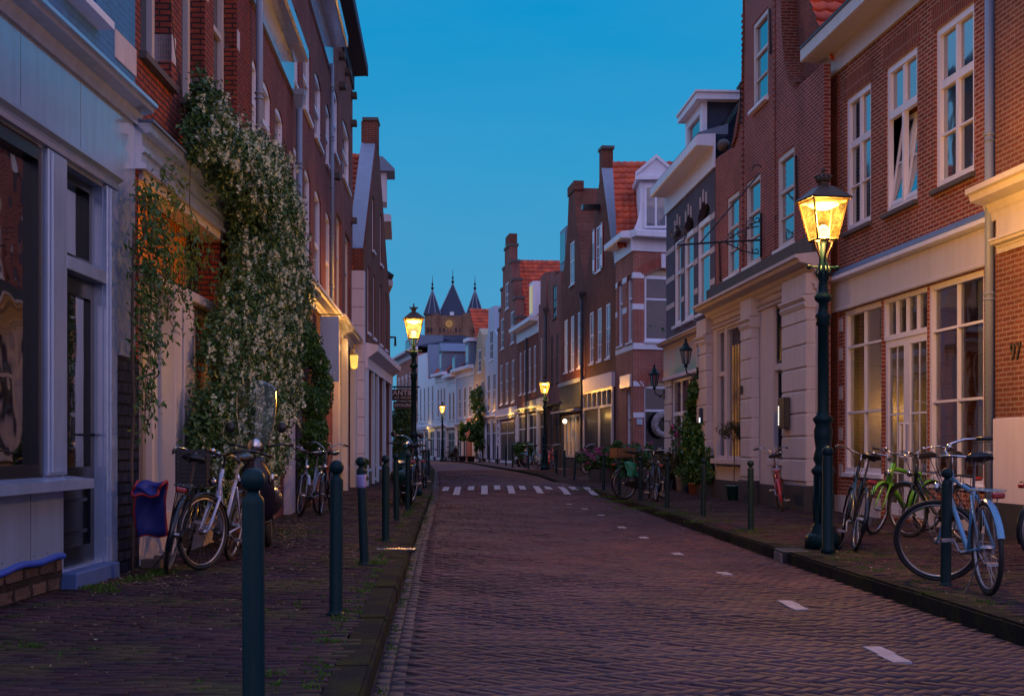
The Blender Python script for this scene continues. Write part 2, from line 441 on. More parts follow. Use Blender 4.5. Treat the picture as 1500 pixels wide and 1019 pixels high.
def tile_mat(name, c1, c2):
    m, nt, b, out = new_mat(name); g = N(nt, 'ShaderNodeNewGeometry')
    r = ramp(nt, [(0, c1), (1, c2)]); nt.links.new(g.outputs['Random Per Island'], r.inputs[0])
    q = ramp(nt, [(.35, .55), (.7, 1.15)]); nt.links.new(noise(nt, objvec(nt), 1.3, 6), q.inputs[0])
    nt.links.new(mix(nt, r.outputs[0], q.outputs[0], 1.0, 'MULTIPLY'), b.inputs['Base Color']); b.inputs['Roughness'].default_value = .6
    bumpn(nt, b, noise(nt, objvec(nt), 30, 3), .25, .01); return m
M['tile_red'] = tile_mat('red_pantiles', (.72, .10, .025), (.50, .065, .02))
M['tile_black'] = tile_mat('black_pantiles', (.025, .03, .045), (.04, .045, .06))

# ------------------------------------------------------------------ tiled roof slope
def tile_slope(name, P0, U, V, mat, parent, tw=.24, th=.32, amp=.035, seg=5):
    """P0 corner at the eave, U vector along the eave, V vector up the slope (local coords)"""
    P0, U, V = Vector(P0), Vector(U), Vector(V); nu = max(2, round(U.length / tw)); nv = max(2, round(V.length / th))
    nrm = U.cross(V).normalized()
    if nrm.z < 0: nrm = -nrm
    u = U / nu; v = V / nv; verts = []; faces = []
    for j in range(nv):
        for i in range(nu):
            base = len(verts); jit = random.uniform(-.006, .006)
            for t in (0, 1):
                for k in range(seg + 1):
                    f = k / seg; wv = amp * (math.cos(f * 2 * PI) * .5 + .5) ** 1.3
                    p = P0 + u * (i + f) + v * (j + t * 1.08) + nrm * (wv + (.045 if t == 0 else .0) + jit)
                    verts.append(p)
            for k in range(seg): faces.append((base + k, base + k + 1, base + seg + 1 + k + 1, base + seg + 1 + k))
            # drop face at the lower edge
            b2 = len(verts)
            for k in range(seg + 1): verts.append(verts[base + k] - nrm * .05)
            for k in range(seg): faces.append((b2 + k, b2 + k + 1, base + k + 1, base + k))
    return np_mesh(name, [tuple(p) for p in verts], faces, mat, parent)
# ------------------------------------------------------------------ camera, sky, light
cam_d = bpy.data.cameras.new('camera'); cam = bpy.data.objects.new('camera', cam_d); col.objects.link(cam)
cam.location = (0, 0, EYE); cam.rotation_euler = (PI / 2, 0, 0)
cam_d.sensor_width = 36; cam_d.lens = 36 * F / 1500; cam_d.shift_y = (HY - 509.5) / 1500; cam_d.clip_end = 3000; cam_d.clip_start = .05
scene.camera = cam
vs_ = scene.view_settings; vs_.view_transform = 'Standard'; vs_.look = 'None'; vs_.gamma = 1; vs_.exposure = 0.0
scene.cycles.use_denoising = True
scene.cycles.max_bounces = 6; scene.cycles.transparent_max_bounces = 16; scene.cycles.sample_clamp_indirect = 4

w = bpy.data.worlds.new('World'); scene.world = w; w.use_nodes = True; nt = w.node_tree; nt.nodes.clear()
wo = N(nt, 'ShaderNodeOutputWorld'); bg = N(nt, 'ShaderNodeBackground'); nt.links.new(bg.outputs[0], wo.inputs[0])
tc = N(nt, 'ShaderNodeTexCoord'); sp = N(nt, 'ShaderNodeSeparateXYZ'); nt.links.new(tc.outputs['Generated'], sp.inputs[0])
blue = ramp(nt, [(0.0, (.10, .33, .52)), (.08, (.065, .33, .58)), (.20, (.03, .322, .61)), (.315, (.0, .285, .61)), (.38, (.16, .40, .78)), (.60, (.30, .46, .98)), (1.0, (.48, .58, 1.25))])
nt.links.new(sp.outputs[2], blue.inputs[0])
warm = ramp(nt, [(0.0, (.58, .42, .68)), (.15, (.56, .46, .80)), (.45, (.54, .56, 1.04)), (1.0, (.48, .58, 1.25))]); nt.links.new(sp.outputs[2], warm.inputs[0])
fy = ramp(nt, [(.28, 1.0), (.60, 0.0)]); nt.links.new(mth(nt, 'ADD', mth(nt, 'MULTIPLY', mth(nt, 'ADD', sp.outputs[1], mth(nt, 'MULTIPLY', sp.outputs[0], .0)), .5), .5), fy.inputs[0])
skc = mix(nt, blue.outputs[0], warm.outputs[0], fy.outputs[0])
cmap = N(nt, 'ShaderNodeMapping'); cmap.inputs['Scale'].default_value = (1.2, 1.2, 5); nt.links.new(tc.outputs['Generated'], cmap.inputs[0])
cr = ramp(nt, [(.45, 0.0), (.8, 1.0)]); nt.links.new(noise(nt, cmap.outputs[0], 1.7, 6, .6), cr.inputs[0])
skc = mix(nt, skc, (.16, .38, .66), mth(nt, 'MULTIPLY', cr.outputs[0], .18))
wx = ramp(nt, [(.20, 1.0), (.32, 0.0)]); nt.links.new(mth(nt, 'ADD', mth(nt, 'MULTIPLY', sp.outputs[0], .5), .5), wx.inputs[0])
skc = mix(nt, skc, (.42, .55, .88), mth(nt, 'MULTIPLY', wx.outputs[0], .75))
sky = N(nt, 'ShaderNodeTexSky', sky_type='NISHITA'); sky.sun_disc = False; sky.sun_elevation = math.radians(3); sky.sun_rotation = math.radians(180)
sk = N(nt, 'ShaderNodeVectorMath', operation='SCALE'); sk.inputs['Scale'].default_value = .0015; nt.links.new(sky.outputs[0], sk.inputs[0])
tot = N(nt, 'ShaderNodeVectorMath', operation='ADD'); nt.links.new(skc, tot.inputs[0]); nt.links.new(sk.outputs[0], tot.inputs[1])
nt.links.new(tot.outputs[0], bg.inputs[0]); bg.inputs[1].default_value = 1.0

sd = bpy.data.lights.new('sun', 'SUN'); sd.energy = .12; sd.angle = math.radians(25); sd.color = (1, .62, .66)
so = bpy.data.objects.new('sun', sd); col.objects.link(so); so.rotation_euler = (math.radians(68), 0, math.radians(8))

def lampl(loc, e, c=(1, .55, .16), r=.08, name='lamp_light'):
    d = bpy.data.lights.new(name, 'POINT'); d.energy = e; d.color = c; d.shadow_soft_size = r
    o = bpy.data.objects.new(name, d); col.objects.link(o); o.location = loc; return o

# ------------------------------------------------------------------ ground
KL = [(-.45, 2.0), (-.69, 6.6), (-1.15, 15.4), (-2.2, 38), (-3.4, 60), (-5.6, 92), (-9.0, 120)]
KR = [(3.40, 2.0), (3.17, 8.46), (2.9, 15.4), (2.27, 36)] + [gp(px, py) for px, py in ((823, 706), (787, 694), (741, 686), (687, 677), (635, 672.5))]
FL = [(-3.55, 2), (-3.53, 9.4), (-3.5, 12.66), (-3.58, 18.6), (-4.64, 39.5), (-4.5, 50), (-5.4, 60), (-9, 92), (-14, 120)]
FR = [(7.5, 2), (5.62, 24.4), (4.74, 32.1), (4.39, 38.5), (9, 39), (9, 47.5), (4.4, 48.5), (3.08, 57.5), (2.3, 64), (1.2, 78), (-1, 91), (-4, 105), (-9, 130)]
def ip(pts, z): return np.interp(z, [p[1] for p in pts], [p[0] for p in pts])
def sm(a, b, t):
    t = np.clip((t - a) / (b - a), 0, 1); return t * t * (3 - 2 * t)
def Gn(z): return .20 * sm(36, 62, z)
def GRn(z):
    return Gn(z) + np.interp(z, [0, 34.4, 38, 43, 45, 400], [-.12, -.12, 0, 0, -.08, -.08])
def und(x, z): return 1.1 * und0(x, z)
def und0(x, z): return .010 * np.sin(1.1 * x + .55 * z) + .008 * np.sin(2.3 * x - 1.3 * z + 2) + .006 * np.sin(.6 * x + 2.6 * z) + .004 * np.sin(5.1 * x + 3.9 * z)
def road_h(x, z):
    l, r = ip(KL, z), ip(KR, z); t = np.clip((x - l) / (r - l), 0, 1)
    return GRn(z) + .05 * (1 - (2 * t - 1) ** 2) * .8 + und(x, z) * np.clip(np.minimum(t, 1 - t) * 8, 0, 1) * .9
def pave_h(x, z): return Gn(z) + und(x, z) * .45 + .004

def brick_field(cx, cy, ang, L, W, hf, inset=.0022, jit=.0022, tilt=.012, drop=.012):
    n = len(cx); ca, sa = np.cos(ang), np.sin(ang); h = hf(cx, cy) + RNG.normal(0, jit, n)
    tx, ty = RNG.normal(0, tilt, n), RNG.normal(0, tilt, n); ang_j = 0
    V = np.zeros((n, 8, 3), np.float32)
    dx = RNG.normal(0, .0012, n); dy = RNG.normal(0, .0012, n)
    for k, (a, b) in enumerate(((-1, -1), (1, -1), (1, 1), (-1, 1))):
        for lvl in (0, 1):
            l = (L / 2 - (inset if lvl else 0)) * a; q = (W / 2 - (inset if lvl else 0)) * b
            X = cx + dx + l * ca - q * sa; Y = cy + dy + l * sa + q * ca
            V[:, k + 4 * lvl, 0] = X; V[:, k + 4 * lvl, 1] = Y
            V[:, k + 4 * lvl, 2] = h + l * tx + q * ty - (0 if lvl else drop)
    Fc = np.array([(4, 5, 6, 7), (0, 1, 5, 4), (1, 2, 6, 5), (2, 3, 7, 6), (3, 0, 4, 7)], np.int32)
    return V.reshape(-1, 3), (Fc[None] + 8 * np.arange(n, dtype=np.int32)[:, None, None]).reshape(-1, 4)
def sheet(lo, hi, z0, z1, hf, off, nx=10, dz=.5):
    zs = np.arange(z0, z1 + dz, dz); V = []; Fc = []
    for z in zs:
        l, r = lo(z), hi(z); xs = np.linspace(l, r, nx + 1)
        for x in xs: V.append((x, z, float(hf(np.array([x]), np.array([z]))[0]) + off))
    for j in range(len(zs) - 1):
        for i in range(nx):
            a = j * (nx + 1) + i; Fc.append((a, a + 1, a + nx + 2, a + nx + 1))
    return np.array(V, np.float32), np.array(Fc, np.int32)
def join(parts):
    Vs, Fs, mi, k = [], [], [], 0
    for V, Fc, m in parts:
        Vs.append(V); Fs.append(Fc + k); mi.append(np.full(len(Fc), m, np.int32)); k += len(V)
    return np.concatenate(Vs), np.concatenate(Fs), np.concatenate(mi)

M['road_brick'] = island('road_bricks', [(.088, .040, .050), (.122, .056, .060), (.068, .038, .054), (.104, .050, .050), (.056, .036, .050)], .7, .22, grime=.62, bump=.3)
M['pave_brick'] = island('pavement_bricks', [(.046, .020, .030), (.064, .028, .034), (.032, .019, .031), (.052, .026, .030)], .8, .15, grime=.6, bump=.3)
nt = M['pave_brick'].node_tree; pb = [n for n in nt.nodes if n.type == 'BSDF_PRINCIPLED'][0]; l_ = pb.inputs['Base Color'].links[0].from_socket
q_ = ramp(nt, [(.48, 0.0), (.66, 1.0)]); nt.links.new(noise(nt, objvec(nt), .9, 7, .65), q_.inputs[0]); nt.links.new(mix(nt, l_, (.075, .070, .018), mth(nt, 'MULTIPLY', q_.outputs[0], .65)), pb.inputs['Base Color'])
M['gutter_brick'] = island('gutter_bricks', [(.070, .042, .048), (.05, .032, .038)], .7, .35, grime=.6, bump=.3)
def joint_mat(name, c1, c2):
    m, nt, b, out = new_mat(name); r = ramp(nt, [(.42, c1), (.62, c2)]); nt.links.new(noise(nt, objvec(nt), 1.1, 6), r.inputs[0])
    nt.links.new(r.outputs[0], b.inputs['Base Color']); b.inputs['Roughness'].default_value = .95; bumpn(nt, b, noise(nt, objvec(nt), 90, 4), .5, .01); return m
M['joint_road'] = joint_mat('sand_joints', (.022, .014, .018), (.034, .022, .024))
M['joint_pave'] = joint_mat('mossy_joints', (.018, .014, .012), (.045, .050, .014))
M['far_road'] = joint_mat('far_road_bricks', (.10, .05, .055), (.125, .065, .065))

# road: herringbone, every brick its own solid
W3 = .068; n3 = 3; a0 = math.radians(-45 + 2.5)
NX = 1000
ii, jj = np.meshgrid(np.arange(-NX, NX), np.arange(-NX, NX), indexing='ij')
k6 = (ii - jj) % (2 * n3)
selH = k6 == 0; selV = k6 == 2 * n3 - 1
hx = (ii[selH] + 1.5) * W3; hy = (jj[selH] + .5) * W3; vx = (ii[selV] + .5) * W3; vy = (jj[selV] + 1.5) * W3
bx = np.concatenate([hx, vx]); by = np.concatenate([hy, vy]); ba = np.concatenate([np.zeros(len(hx)), np.full(len(vx), PI / 2)])
X = bx * math.cos(a0) - by * math.sin(a0); Y = bx * math.sin(a0) + by * math.cos(a0) + 32
wob = .05 * np.sin(Y * .7 + X * .9); X = X + wob * .4; Y = Y + .03 * np.sin(X * 1.1 + Y * .5)
ok = (Y > 4.2) & (Y < 60) & (X > ip(KL, Y) + .19) & (X < ip(KR, Y) - .05)
parts = []
V, Fc = brick_field(X[ok], Y[ok], ba[ok] + a0, W3 * 3 - .007, W3 - .007, road_h, tilt=.008, jit=.002); parts.append((V, Fc, 0))
# gutter rows
for side, off in ((KL, .045), (KL, .125)):
    zz = np.arange(4.2, 60, .212); V, Fc = brick_field(ip(side, zz) + off, zz, np.full(len(zz), PI / 2 + .04), .205, .072, road_h); parts.append((V, Fc, 1))
V, Fc = sheet(lambda z: float(ip(KL, z)) - .02, lambda z: float(ip(KR, z)) + .02, 3, 61, road_h, -.008, 14, .4); parts.append((V, Fc, 2))
V, Fc = sheet(lambda z: float(ip(KL, z)) - .02, lambda z: float(ip(KR, z)) + .02, 60.5, 130, road_h, .002, 8, 2); parts.append((V, Fc, 3))
V, Fc, mi = join(parts)
tag(np_mesh('road', V, Fc, [M['road_brick'], M['gutter_brick'], M['joint_road'], M['far_road']], midx=mi), kind='structure')
# side street surface
xs = np.arange(2.0, 9.0, .215); zs = np.arange(37.2, 47.8, .072)

def pavement(name, inner, outer, z0, z1, sgn):
    parts = []; rows = np.arange(z0, z1, .0725); cx = []; cz = []
    for r, z in enumerate(rows):
        a, b = sorted((float(ip(inner, z)), float(ip(outer, z)))); off = .1075 * (r % 2) + .01 * math.sin(r * 1.7)
        xs = np.arange(a + off, b, .2125); cx.append(xs); cz.append(np.full(len(xs), z) + .012 * np.sin(xs * 1.3 + z * .3))
    cx = np.concatenate(cx); cz = np.concatenate(cz)
    V, Fc = brick_field(cx, cz, np.full(len(cx), 0.0), .2065, .066, pave_h, jit=.003, tilt=.02); parts.append((V, Fc, 0))
    V, Fc = sheet(lambda z: min(float(ip(inner, z)), float(ip(outer, z))), lambda z: max(float(ip(inner, z)), float(ip(outer, z))), z0 - 1, 60, pave_h, -.008, 8, .5); parts.append((V, Fc, 1))
    V, Fc = sheet(lambda z: min(float(ip(inner, z)), float(ip(outer, z))), lambda z: max(float(ip(inner, z)), float(ip(outer, z))), 59.5, 130, pave_h, .0, 5, 2); parts.append((V, Fc, 2))
    V, Fc, mi = join(parts)
    return tag(np_mesh(name, V, Fc, [M['pave_brick'], M['joint_pave'], M['far_road']], midx=mi), kind='structure')
sh = lambda P, d: [(x + d, z) for x, z in P]
pavement('pavement_left', sh(FL, -.4), sh(KL, -.20), 4.6, 52, -1)
KRi = sh(KR, .20)
pavement('pavement_right', KRi, sh(FR, .4), 4.6, 60, 1)
# kerbs
def kerb(name, K, sgn, z0, z1, skip=None, wd=.2):
    bm = bmesh.new(); z = z0
    while z < z1:
        L = .98 if z < 60 else 3.0
        if not (skip and skip[0] < z + L / 2 < skip[1]):
            x0, x1 = interp(K, z), interp(K, z + L); a = math.atan2(x0 - x1, L)
            Mx = Matrix.Translation((x0 + random.uniform(-.006, .006), z, G(z + L / 2) + .004 + random.uniform(-.004, .006))) @ Matrix.Rotation(a, 4, 'Z')
            x_a, x_b = (-wd, 0) if sgn < 0 else (0, wd)
            b2 = bmesh.new(); bbox(b2, x_a, x_b, .004, L - .004, -.3, 0); 
            bmesh.ops.bevel(b2, geom=[e for e in b2.edges if all(v.co.z > -.01 for v in e.verts)], offset=.018, segments=2, affect='EDGES')
            bmesh.ops.transform(b2, matrix=Mx, verts=b2.verts); me = bpy.data.meshes.new('t'); b2.to_mesh(me); b2.free(); bm.from_mesh(me); bpy.data.meshes.remove(me)
        z += L
    o = finish(name, bm, M['kerb'], None); return tag(o, kind='structure')
mk, nt, b, out = new_mat('mossy_kerb_stone')
g = N(nt, 'ShaderNodeNewGeometry'); r0 = ramp(nt, [(0, (.016, .014, .014)), (1, (.030, .025, .023))]); nt.links.new(g.outputs['Random Per Island'], r0.inputs[0])
q = ramp(nt, [(.45, 0.0), (.62, 1.0)]); nt.links.new(noise(nt, objvec(nt), 2.2, 8, .7), q.inputs[0])
cc = mix(nt, r0.outputs[0], (.040, .040, .010), mth(nt, 'MULTIPLY', q.outputs[0], .8))
s2 = ramp(nt, [(.3, .6), (.7, 1.4)]); nt.links.new(noise(nt, objvec(nt), 60, 4), s2.inputs[0]); cc = mix(nt, cc, s2.outputs[0], 1.0, 'MULTIPLY')
nt.links.new(cc, b.inputs['Base Color']); b.inputs['Roughness'].default_value = .95; b.inputs['Specular IOR Level'].default_value = .08; bumpn(nt, b, noise(nt, objvec(nt), 45, 6, .7), .6, .01); M['kerb'] = mk
kerb('kerb_left', KL, -1, 3.0, 122)
kerb('kerb_right', KR, 1, 3.0, 120, skip=(36.2, 39.6), wd=.22)
# the ground reaching the horizon
bm = bmesh.new(); bmesh.ops.create_grid(bm, x_segments=2, y_segments=2, size=1500)
for v in bm.verts: v.co.z = -.32
tag(finish('ground', bm, M['joint_pave']), kind='structure')

# painted marks
M['mark'] = paint('worn_white_paint', (.36, .32, .36), .7, 1.0, .5, scale=10, dcol=(.14, .10, .10))
bm = bmesh.new()
def mark_quad(bm, pts, up=.010, n=5):
    (a, b, c, d) = [Vector((p[0], p[1], 0)) for p in pts]
    rows = []
    for i in range(n + 1):
        t = i / n; l = a.lerp(d, t); r = b.lerp(c, t); row = []
        for p in (l, r): row.append(bm.verts.new((p.x, p.y, float(road_h(np.array([p.x]), np.array([p.y]))[0]) + up)))
        rows.append(row)
    for A, B in zip(rows, rows[1:]): bm.faces.new((A[0], A[1], B[1], B[0]))
for i, px in enumerate((649, 668, 688, 709, 728, 749, 767, 790, 807, 829, 846, 869)):
    lng = i % 2; X1, _ = gp(px - 5, 722, True); xc = (px - CX) / F * 35.5
    dirx = -.02; z0, z1 = (34.9, 38.4) if lng else (36.5, 38.4)
    xa = xc - .08 + (z0 - 35.5) * .005; wdt = .17
    mark_quad(bm, [(xa + (z0 - 36) * dirx, z0), (xa + wdt + (z0 - 36) * dirx, z0), (xa + wdt + (z1 - 36) * dirx, z1), (xa + (z1 - 36) * dirx, z1)], .016, 8)
tag(finish('crossing_marking', bm, M['mark'], recalc=False), kind='structure')
bm = bmesh.new()
for k, (px, py) in enumerate(((1300, 968), (1162, 895), (1062, 845), (993, 813), (943, 790), (911, 775), (881, 758), (857, 748), (834, 740), (808, 698), (790, 694), (772, 691))):
    x, z = gp(px, py, True); z += 0; lng = .60 if k < 2 else .28
    if z > 40: lng = .5
    for j in range(2 if k < 2 else 1):
        l2 = lng / 2 - .01 if k < 2 else lng
        h = float(road_h(np.array([x]), np.array([z]))[0]); zz = z - lng / 2 + j * lng / 2
        b2 = Matrix.Translation((x, zz, h + .004)) @ Matrix.Rotation(math.radians(3), 4, 'Z')
        bbox(bm, -.055, .055, 0, l2, -.02, .006, b2)
tag(finish('road_marking', bm, M['mark']), kind='structure')

# weeds in the joints: one soft mass of blades
def blades(name, spots, mat, kind=True):
    Vv, Ff = [], []
    for (x, y, h0, rad, n, hh) in spots:
        for _ in range(n):
            a = random.uniform(0, 2 * PI); r = rad * math.sqrt(random.random()); px, py = x + r * math.cos(a), y + r * math.sin(a)
            l = hh * random.uniform(.4, 1.2); la = random.uniform(0, 2 * PI); lean = random.uniform(.2, .9) * l; w_ = random.uniform(.002, .006)
            dx, dy = math.cos(la), math.sin(la); k = len(Vv)
            Vv += [(px - dy * w_, py + dx * w_, h0), (px + dy * w_, py - dx * w_, h0), (px + dx * lean * .4 + dy * w_, py + dy * lean * .4 - dx * w_, h0 + l * .6), (px + dx * lean * .4 - dy * w_, py + dy * lean * .4 + dx * w_, h0 + l * .6)]
            Ff.append((k, k + 1, k + 2, k + 3)); k += 4
            Vv += [(px + dx * lean * .4 - dy * w_, py + dy * lean * .4 + dx * w_, h0 + l * .6), (px + dx * lean * .4 + dy * w_, py + dy * lean * .4 - dx * w_, h0 + l * .6), (px + dx * lean + dy * w_ * .3, py + dy * lean, h0 + l * .75), (px + dx * lean, py + dy * lean, h0 + l * .78)]
            Ff.append((k, k + 1, k + 2, k + 3))
    return np_mesh(name, Vv, Ff, mat)
M['grass'] = island('weed_green', [(.035, .10, .012), (.07, .16, .02), (.06, .07, .02)], .7, .2, trans=.3)
spots = []
for px, py, rad, n in ((140, 862, .16, 160), (155, 868, .12, 90), (200, 850, .14, 130), (175, 855, .1, 60), (240, 838, .14, 120), (220, 842, .1, 70), (100, 885, .06, 30), (45, 948, .06, 60), (545, 826, .16, 160), (520, 832, .08, 30), (560, 792, .12, 90), (480, 940, .09, 70), (470, 930, .06, 40), (405, 990, .07, 50), (420, 780, .5, 160), (400, 1005, .05, 30), (500, 905, .07, 40), (60, 890, .1, 50), (20, 905, .1, 60), (455, 700, .2, 60), (600, 738, .3, 160), (620, 728, .3, 140), (535, 700, .2, 100), (515, 703, .15, 60), (890, 728, .3, 200), (905, 735, .3, 160), (930, 745, .4, 160), (985, 752, .3, 140), (1040, 765, .4, 160), (1100, 778, .25, 90), (1080, 735, .3, 80), (1440, 882, .08, 60), (1360, 870, .1, 40), (860, 718, .5, 160)):
    x, z = gp(px, py); spots.append((x, z, G(z) - .002, rad, n, .055 if n > 80 else .035))
for _ in range(700):
    z = 5 + 22 * random.random() ** 1.5; x = random.uniform(float(ip(FL, z)) + .1, float(ip(KL, z)) - .25)
    spots.append((x, z, G(z) - .004, .03, 9, .022))
for _ in range(240):
    z = 5 + 30 * random.random(); spots.append((float(ip(KL, z)) - .2 - random.random() * .12, z, G(z) - .004, .05, 12, .03))
    spots.append((float(ip(KL, z)) + .03 + random.random() * .03, z, float(GR(z)) - .004, .03, 8, .02))
for _ in range(520):
    z = 8 + 28 * random.random(); spots.append((float(ip(KR, z)) + .22 + random.random() ** 2 * .7, z, G(z) - .004, .06, 12, .024))
tag(blades('weeds', spots, M['grass']), kind='stuff')
# fallen leaves by the climber
M['dryleaf'] = island('fallen_leaves', [(.16, .09, .04), (.26, .18, .10), (.09, .05, .03), (.30, .25, .16)], .8, .2)
Vv, Ff = [], []
for _ in range(2600):
    if _ < 1000: x0, z0 = gp(random.uniform(388, 450), random.gauss(776, 10))
    elif _ < 1250: x0, z0 = gp(random.uniform(120, 280), random.gauss(852, 8))
    else:
        z0 = random.uniform(5, 30); x0 = random.uniform(-3.3, -1.3) if random.random() < .6 else random.uniform(3.2, 5.2)
    s_ = random.uniform(.008, .022); a = random.uniform(0, 6.3); k = len(Vv); h = G(z0) + .008
    for q_ in range(4):
        b_ = a + q_ * PI / 2; r_ = s_ * (1 if q_ % 2 else .5); Vv.append((x0 + r_ * math.cos(b_), z0 + r_ * math.sin(b_), h + random.uniform(0, .014)))
    Ff.append((k, k + 1, k + 2, k + 3))
tag(np_mesh('fallen_leaves', Vv, Ff, M['dryleaf']), kind='stuff')
# ------------------------------------------------------------------ buildings: shared pieces
def hole(W, x1, x2, h0, h1, rise=0.0):
    a, b = sorted((W.s(x1), W.s(x2))); return (a, b, h0, h1, rise)
def hole_px(W, x1, x2, yt, yb, rise=0.0):
    xm = (x1 + x2) / 2; return hole(W, x1, x2, W.h(xm, yb), W.h(xm, yt), rise)
def band(name, W, parent, mat, s0, s1, n0, n1, h0, h1, bev=0.0):
    bm = bmesh.new(); wbox(bm, W, s0, s1, n0, n1, h0, h1, bev); return finish(name, bm, mat, parent)
def prof_obj(name, W, parent, mat, pts, s0, s1):
    bm = bmesh.new(); wprof(bm, W, pts, s0, s1); return finish(name, bm, mat, parent)
def cornice(W, parent, mat, s0, s1, h, ht, n, name='cornice', base=0.0):
    """moulded cornice: bottom h, top h+ht, projection n"""
    p = [(base, h), (base + .05 * n + .02, h), (base + .10 * n + .02, h + .22 * ht), (base + .22 * n, h + .30 * ht), (base + .30 * n, h + .5 * ht), (base + .8 * n, h + .62 * ht), (base + .84 * n, h + .8 * ht), (base + n, h + .84 * ht), (base + n, h + ht), (base, h + ht + .05)]
    return prof_obj(name, W, parent, mat, p, s0, s1)
def eave(W, parent, mat, s0, s1, h, frieze, n, gut=.22, fn=.05, top=None):
    """frieze board, soffit and gutter"""
    p = [(0, h), (fn, h), (fn, h + frieze), (n - .06, h + frieze + .02), (n - .04, h + frieze), (n, h + frieze + .02), (n, h + frieze + gut), (n - .05, h + frieze + gut + .03), (0, h + frieze + gut + .06)]
    return prof_obj('cornice', W, parent, mat, p, s0, s1)
def pipe(name, label, W, s, n, h0, h1, mat, r=.05, head=False, clips=3, lower=None):
    o = thing(name, label, 'drainpipe', W.at(s, n, h0))
    bm = bmesh.new(); L = h1 - h0
    tube(bm, [(0, 0, 0), (0, 0, L)], r, 12); finish('pipe', bm, mat, o, True)
    bm = bmesh.new()
    for k in range(clips):
        z = L * (k + .5) / clips; lathe(bm, [(r + .012, z - .05), (r + .018, z - .045), (r + .012, z - .03)], seg=14); lathe(bm, [(r + .012, z + .02), (r + .018, z + .035), (r + .012, z + .05)], seg=14)
    finish('bracket', bm, mat, o)
    if head:
        bm = bmesh.new(); lathe(bm, [(r, L - .25), (r + .02, L - .2), (r * 2.4, L - .02), (r * 2.7, L), (r * 2.7, L + .10), (r * 2.3, L + .10)], seg=4, sq=True); finish('rainwater_head', bm, mat, o)
    return o
def door(W, parent, s0, s1, h0, h1, mat, glassm=None, reveal=.18, transom=None, frame=None, name='door'):
    s0, s1 = sorted((s0, s1)); fr = bmesh.new()
    wbox(fr, W, s0, s0 + .07, -reveal, -reveal + .09, h0, h1); wbox(fr, W, s1 - .07, s1, -reveal, -reveal + .09, h0, h1); wbox(fr, W, s0 + .07, s1 - .07, -reveal, -reveal + .09, h1 - .07, h1)
    if transom: wbox(fr, W, s0 + .07, s1 - .07, -reveal, -reveal + .10, transom - .04, transom + .04)
    f = finish('door_frame', fr, frame or M['white'], parent)
    top = transom - .04 if transom else h1 - .07
    d = bmesh.new(); wbox(d, W, s0 + .07, s1 - .07, -reveal + .0, -reveal + .04, h0, top)
    ww = s1 - s0 - .14
    for a, b in ((.12, .45), (.55, .95)):
        ha, hb = h0 + (top - h0) * a, h0 + (top - h0) * b
        for (q0, q1) in ((.12, .47), (.53, .88)):
            x0, x1 = s0 + .07 + ww * q0, s0 + .07 + ww * q1
            wbox(d, W, x0, x1, -reveal + .04, -reveal + .052, ha, ha + .03); wbox(d, W, x0, x1, -reveal + .04, -reveal + .052, hb - .03, hb)
            wbox(d, W, x0, x0 + .03, -reveal + .04, -reveal + .052, ha + .03, hb - .03); wbox(d, W, x1 - .03, x1, -reveal + .04, -reveal + .052, ha + .03, hb - .03)
    do = finish(name, d, mat, parent)
    k = bmesh.new(); lathe(k, [(.012, 0), (.03, .03), (.02, .05)], seg=8, M=Matrix.Translation(W.L(s0 + .16, -reveal + .045, h0 + (top - h0) * .48)) @ Matrix.Rotation(-PI / 2, 4, 'X')); finish('knob', k, M['brass'], do)
    if transom:
        g = bmesh.new(); wbox(g, W, s0 + .05, s1 - .05, -reveal + .02, -reveal + .03, transom, h1 - .04); finish('pane', g, glassm or M['glass'], f)
def num_text(name, txt, W, s, n, h, size, mat, label=None, cat=None, parent=None, extr=.008, group=None):
    cu = bpy.data.curves.new(name, 'FONT'); cu.body = txt; cu.size = size; cu.extrude = extr; cu.align_x = 'CENTER'; cu.align_y = 'CENTER'
    t = bpy.data.objects.new('tmp', cu); col.objects.link(t); bpy.context.view_layer.update()
    me = bpy.data.meshes.new_from_object(t); bpy.data.objects.remove(t)
    o = bpy.data.objects.new(name, me); col.objects.link(o); me.materials.append(mat)
    return o
def place_text(o, W, s, n, h):
    # readable from the street: text x axis runs left to right for a viewer facing the wall
    nx, ny = (-W.d.y, W.d.x) if W.sg > 0 else (W.d.y, -W.d.x)
    nrm = Vector((nx, ny, 0)); xa = Vector((0, 0, 1)).cross(nrm)
    Mx = Matrix((xa, Vector((0, 0, 1)), nrm)).transposed().to_4x4(); Mx.translation = W.at(s, n, h)
    o.matrix_world = Mx

# ================================================================== LEFT SIDE
# ---- L0: white painted shop in the left foreground
W = Wall.vp(0, 9.4, 765, -1); s = W.s; SN = -3.2; SE = s(198)
R = W.root('painted_shop_house', 'white and blue painted shop house with black framed windows, nearest on the left', 'house')
big = (-2.8, s(62), .88, 3.34); dr = (s(93), s(150), .15, 3.34)
facade('wall', W, [(SN, -.3), (SE, -.3), (SE, 4.13), (SN, 4.13)], [big, dr], M['shaded_white_gloss'], R, reveal=.16)
upw = (s(92), s(141), 4.72, 6.4)
facade('upper_wall', W, [(SN, 4.13), (SE, 4.13), (SE, 8.6), (SN, 8.6)], [upw, (-2.2, -.3, 4.72, 6.4)], M['brick_blue'], R, reveal=.16)
window(W, R, *upw, reveal=.14, cols=1, bars=(.55,), frame=M['white'], glass=M['glass'], silld=.14)
window(W, R, -2.2, -.3, 4.72, 6.4, reveal=.14, cols=2, bars=(.55,), frame=M['white'], glass=M['glass'], silld=.14)
window(W, R, *big, reveal=.045, fw=.10, frame=M['black_paint'], glass=M['clear_strong'], back=M['room_dark'], sill=False)
wt = dr[3] - .02; tb = 2.56
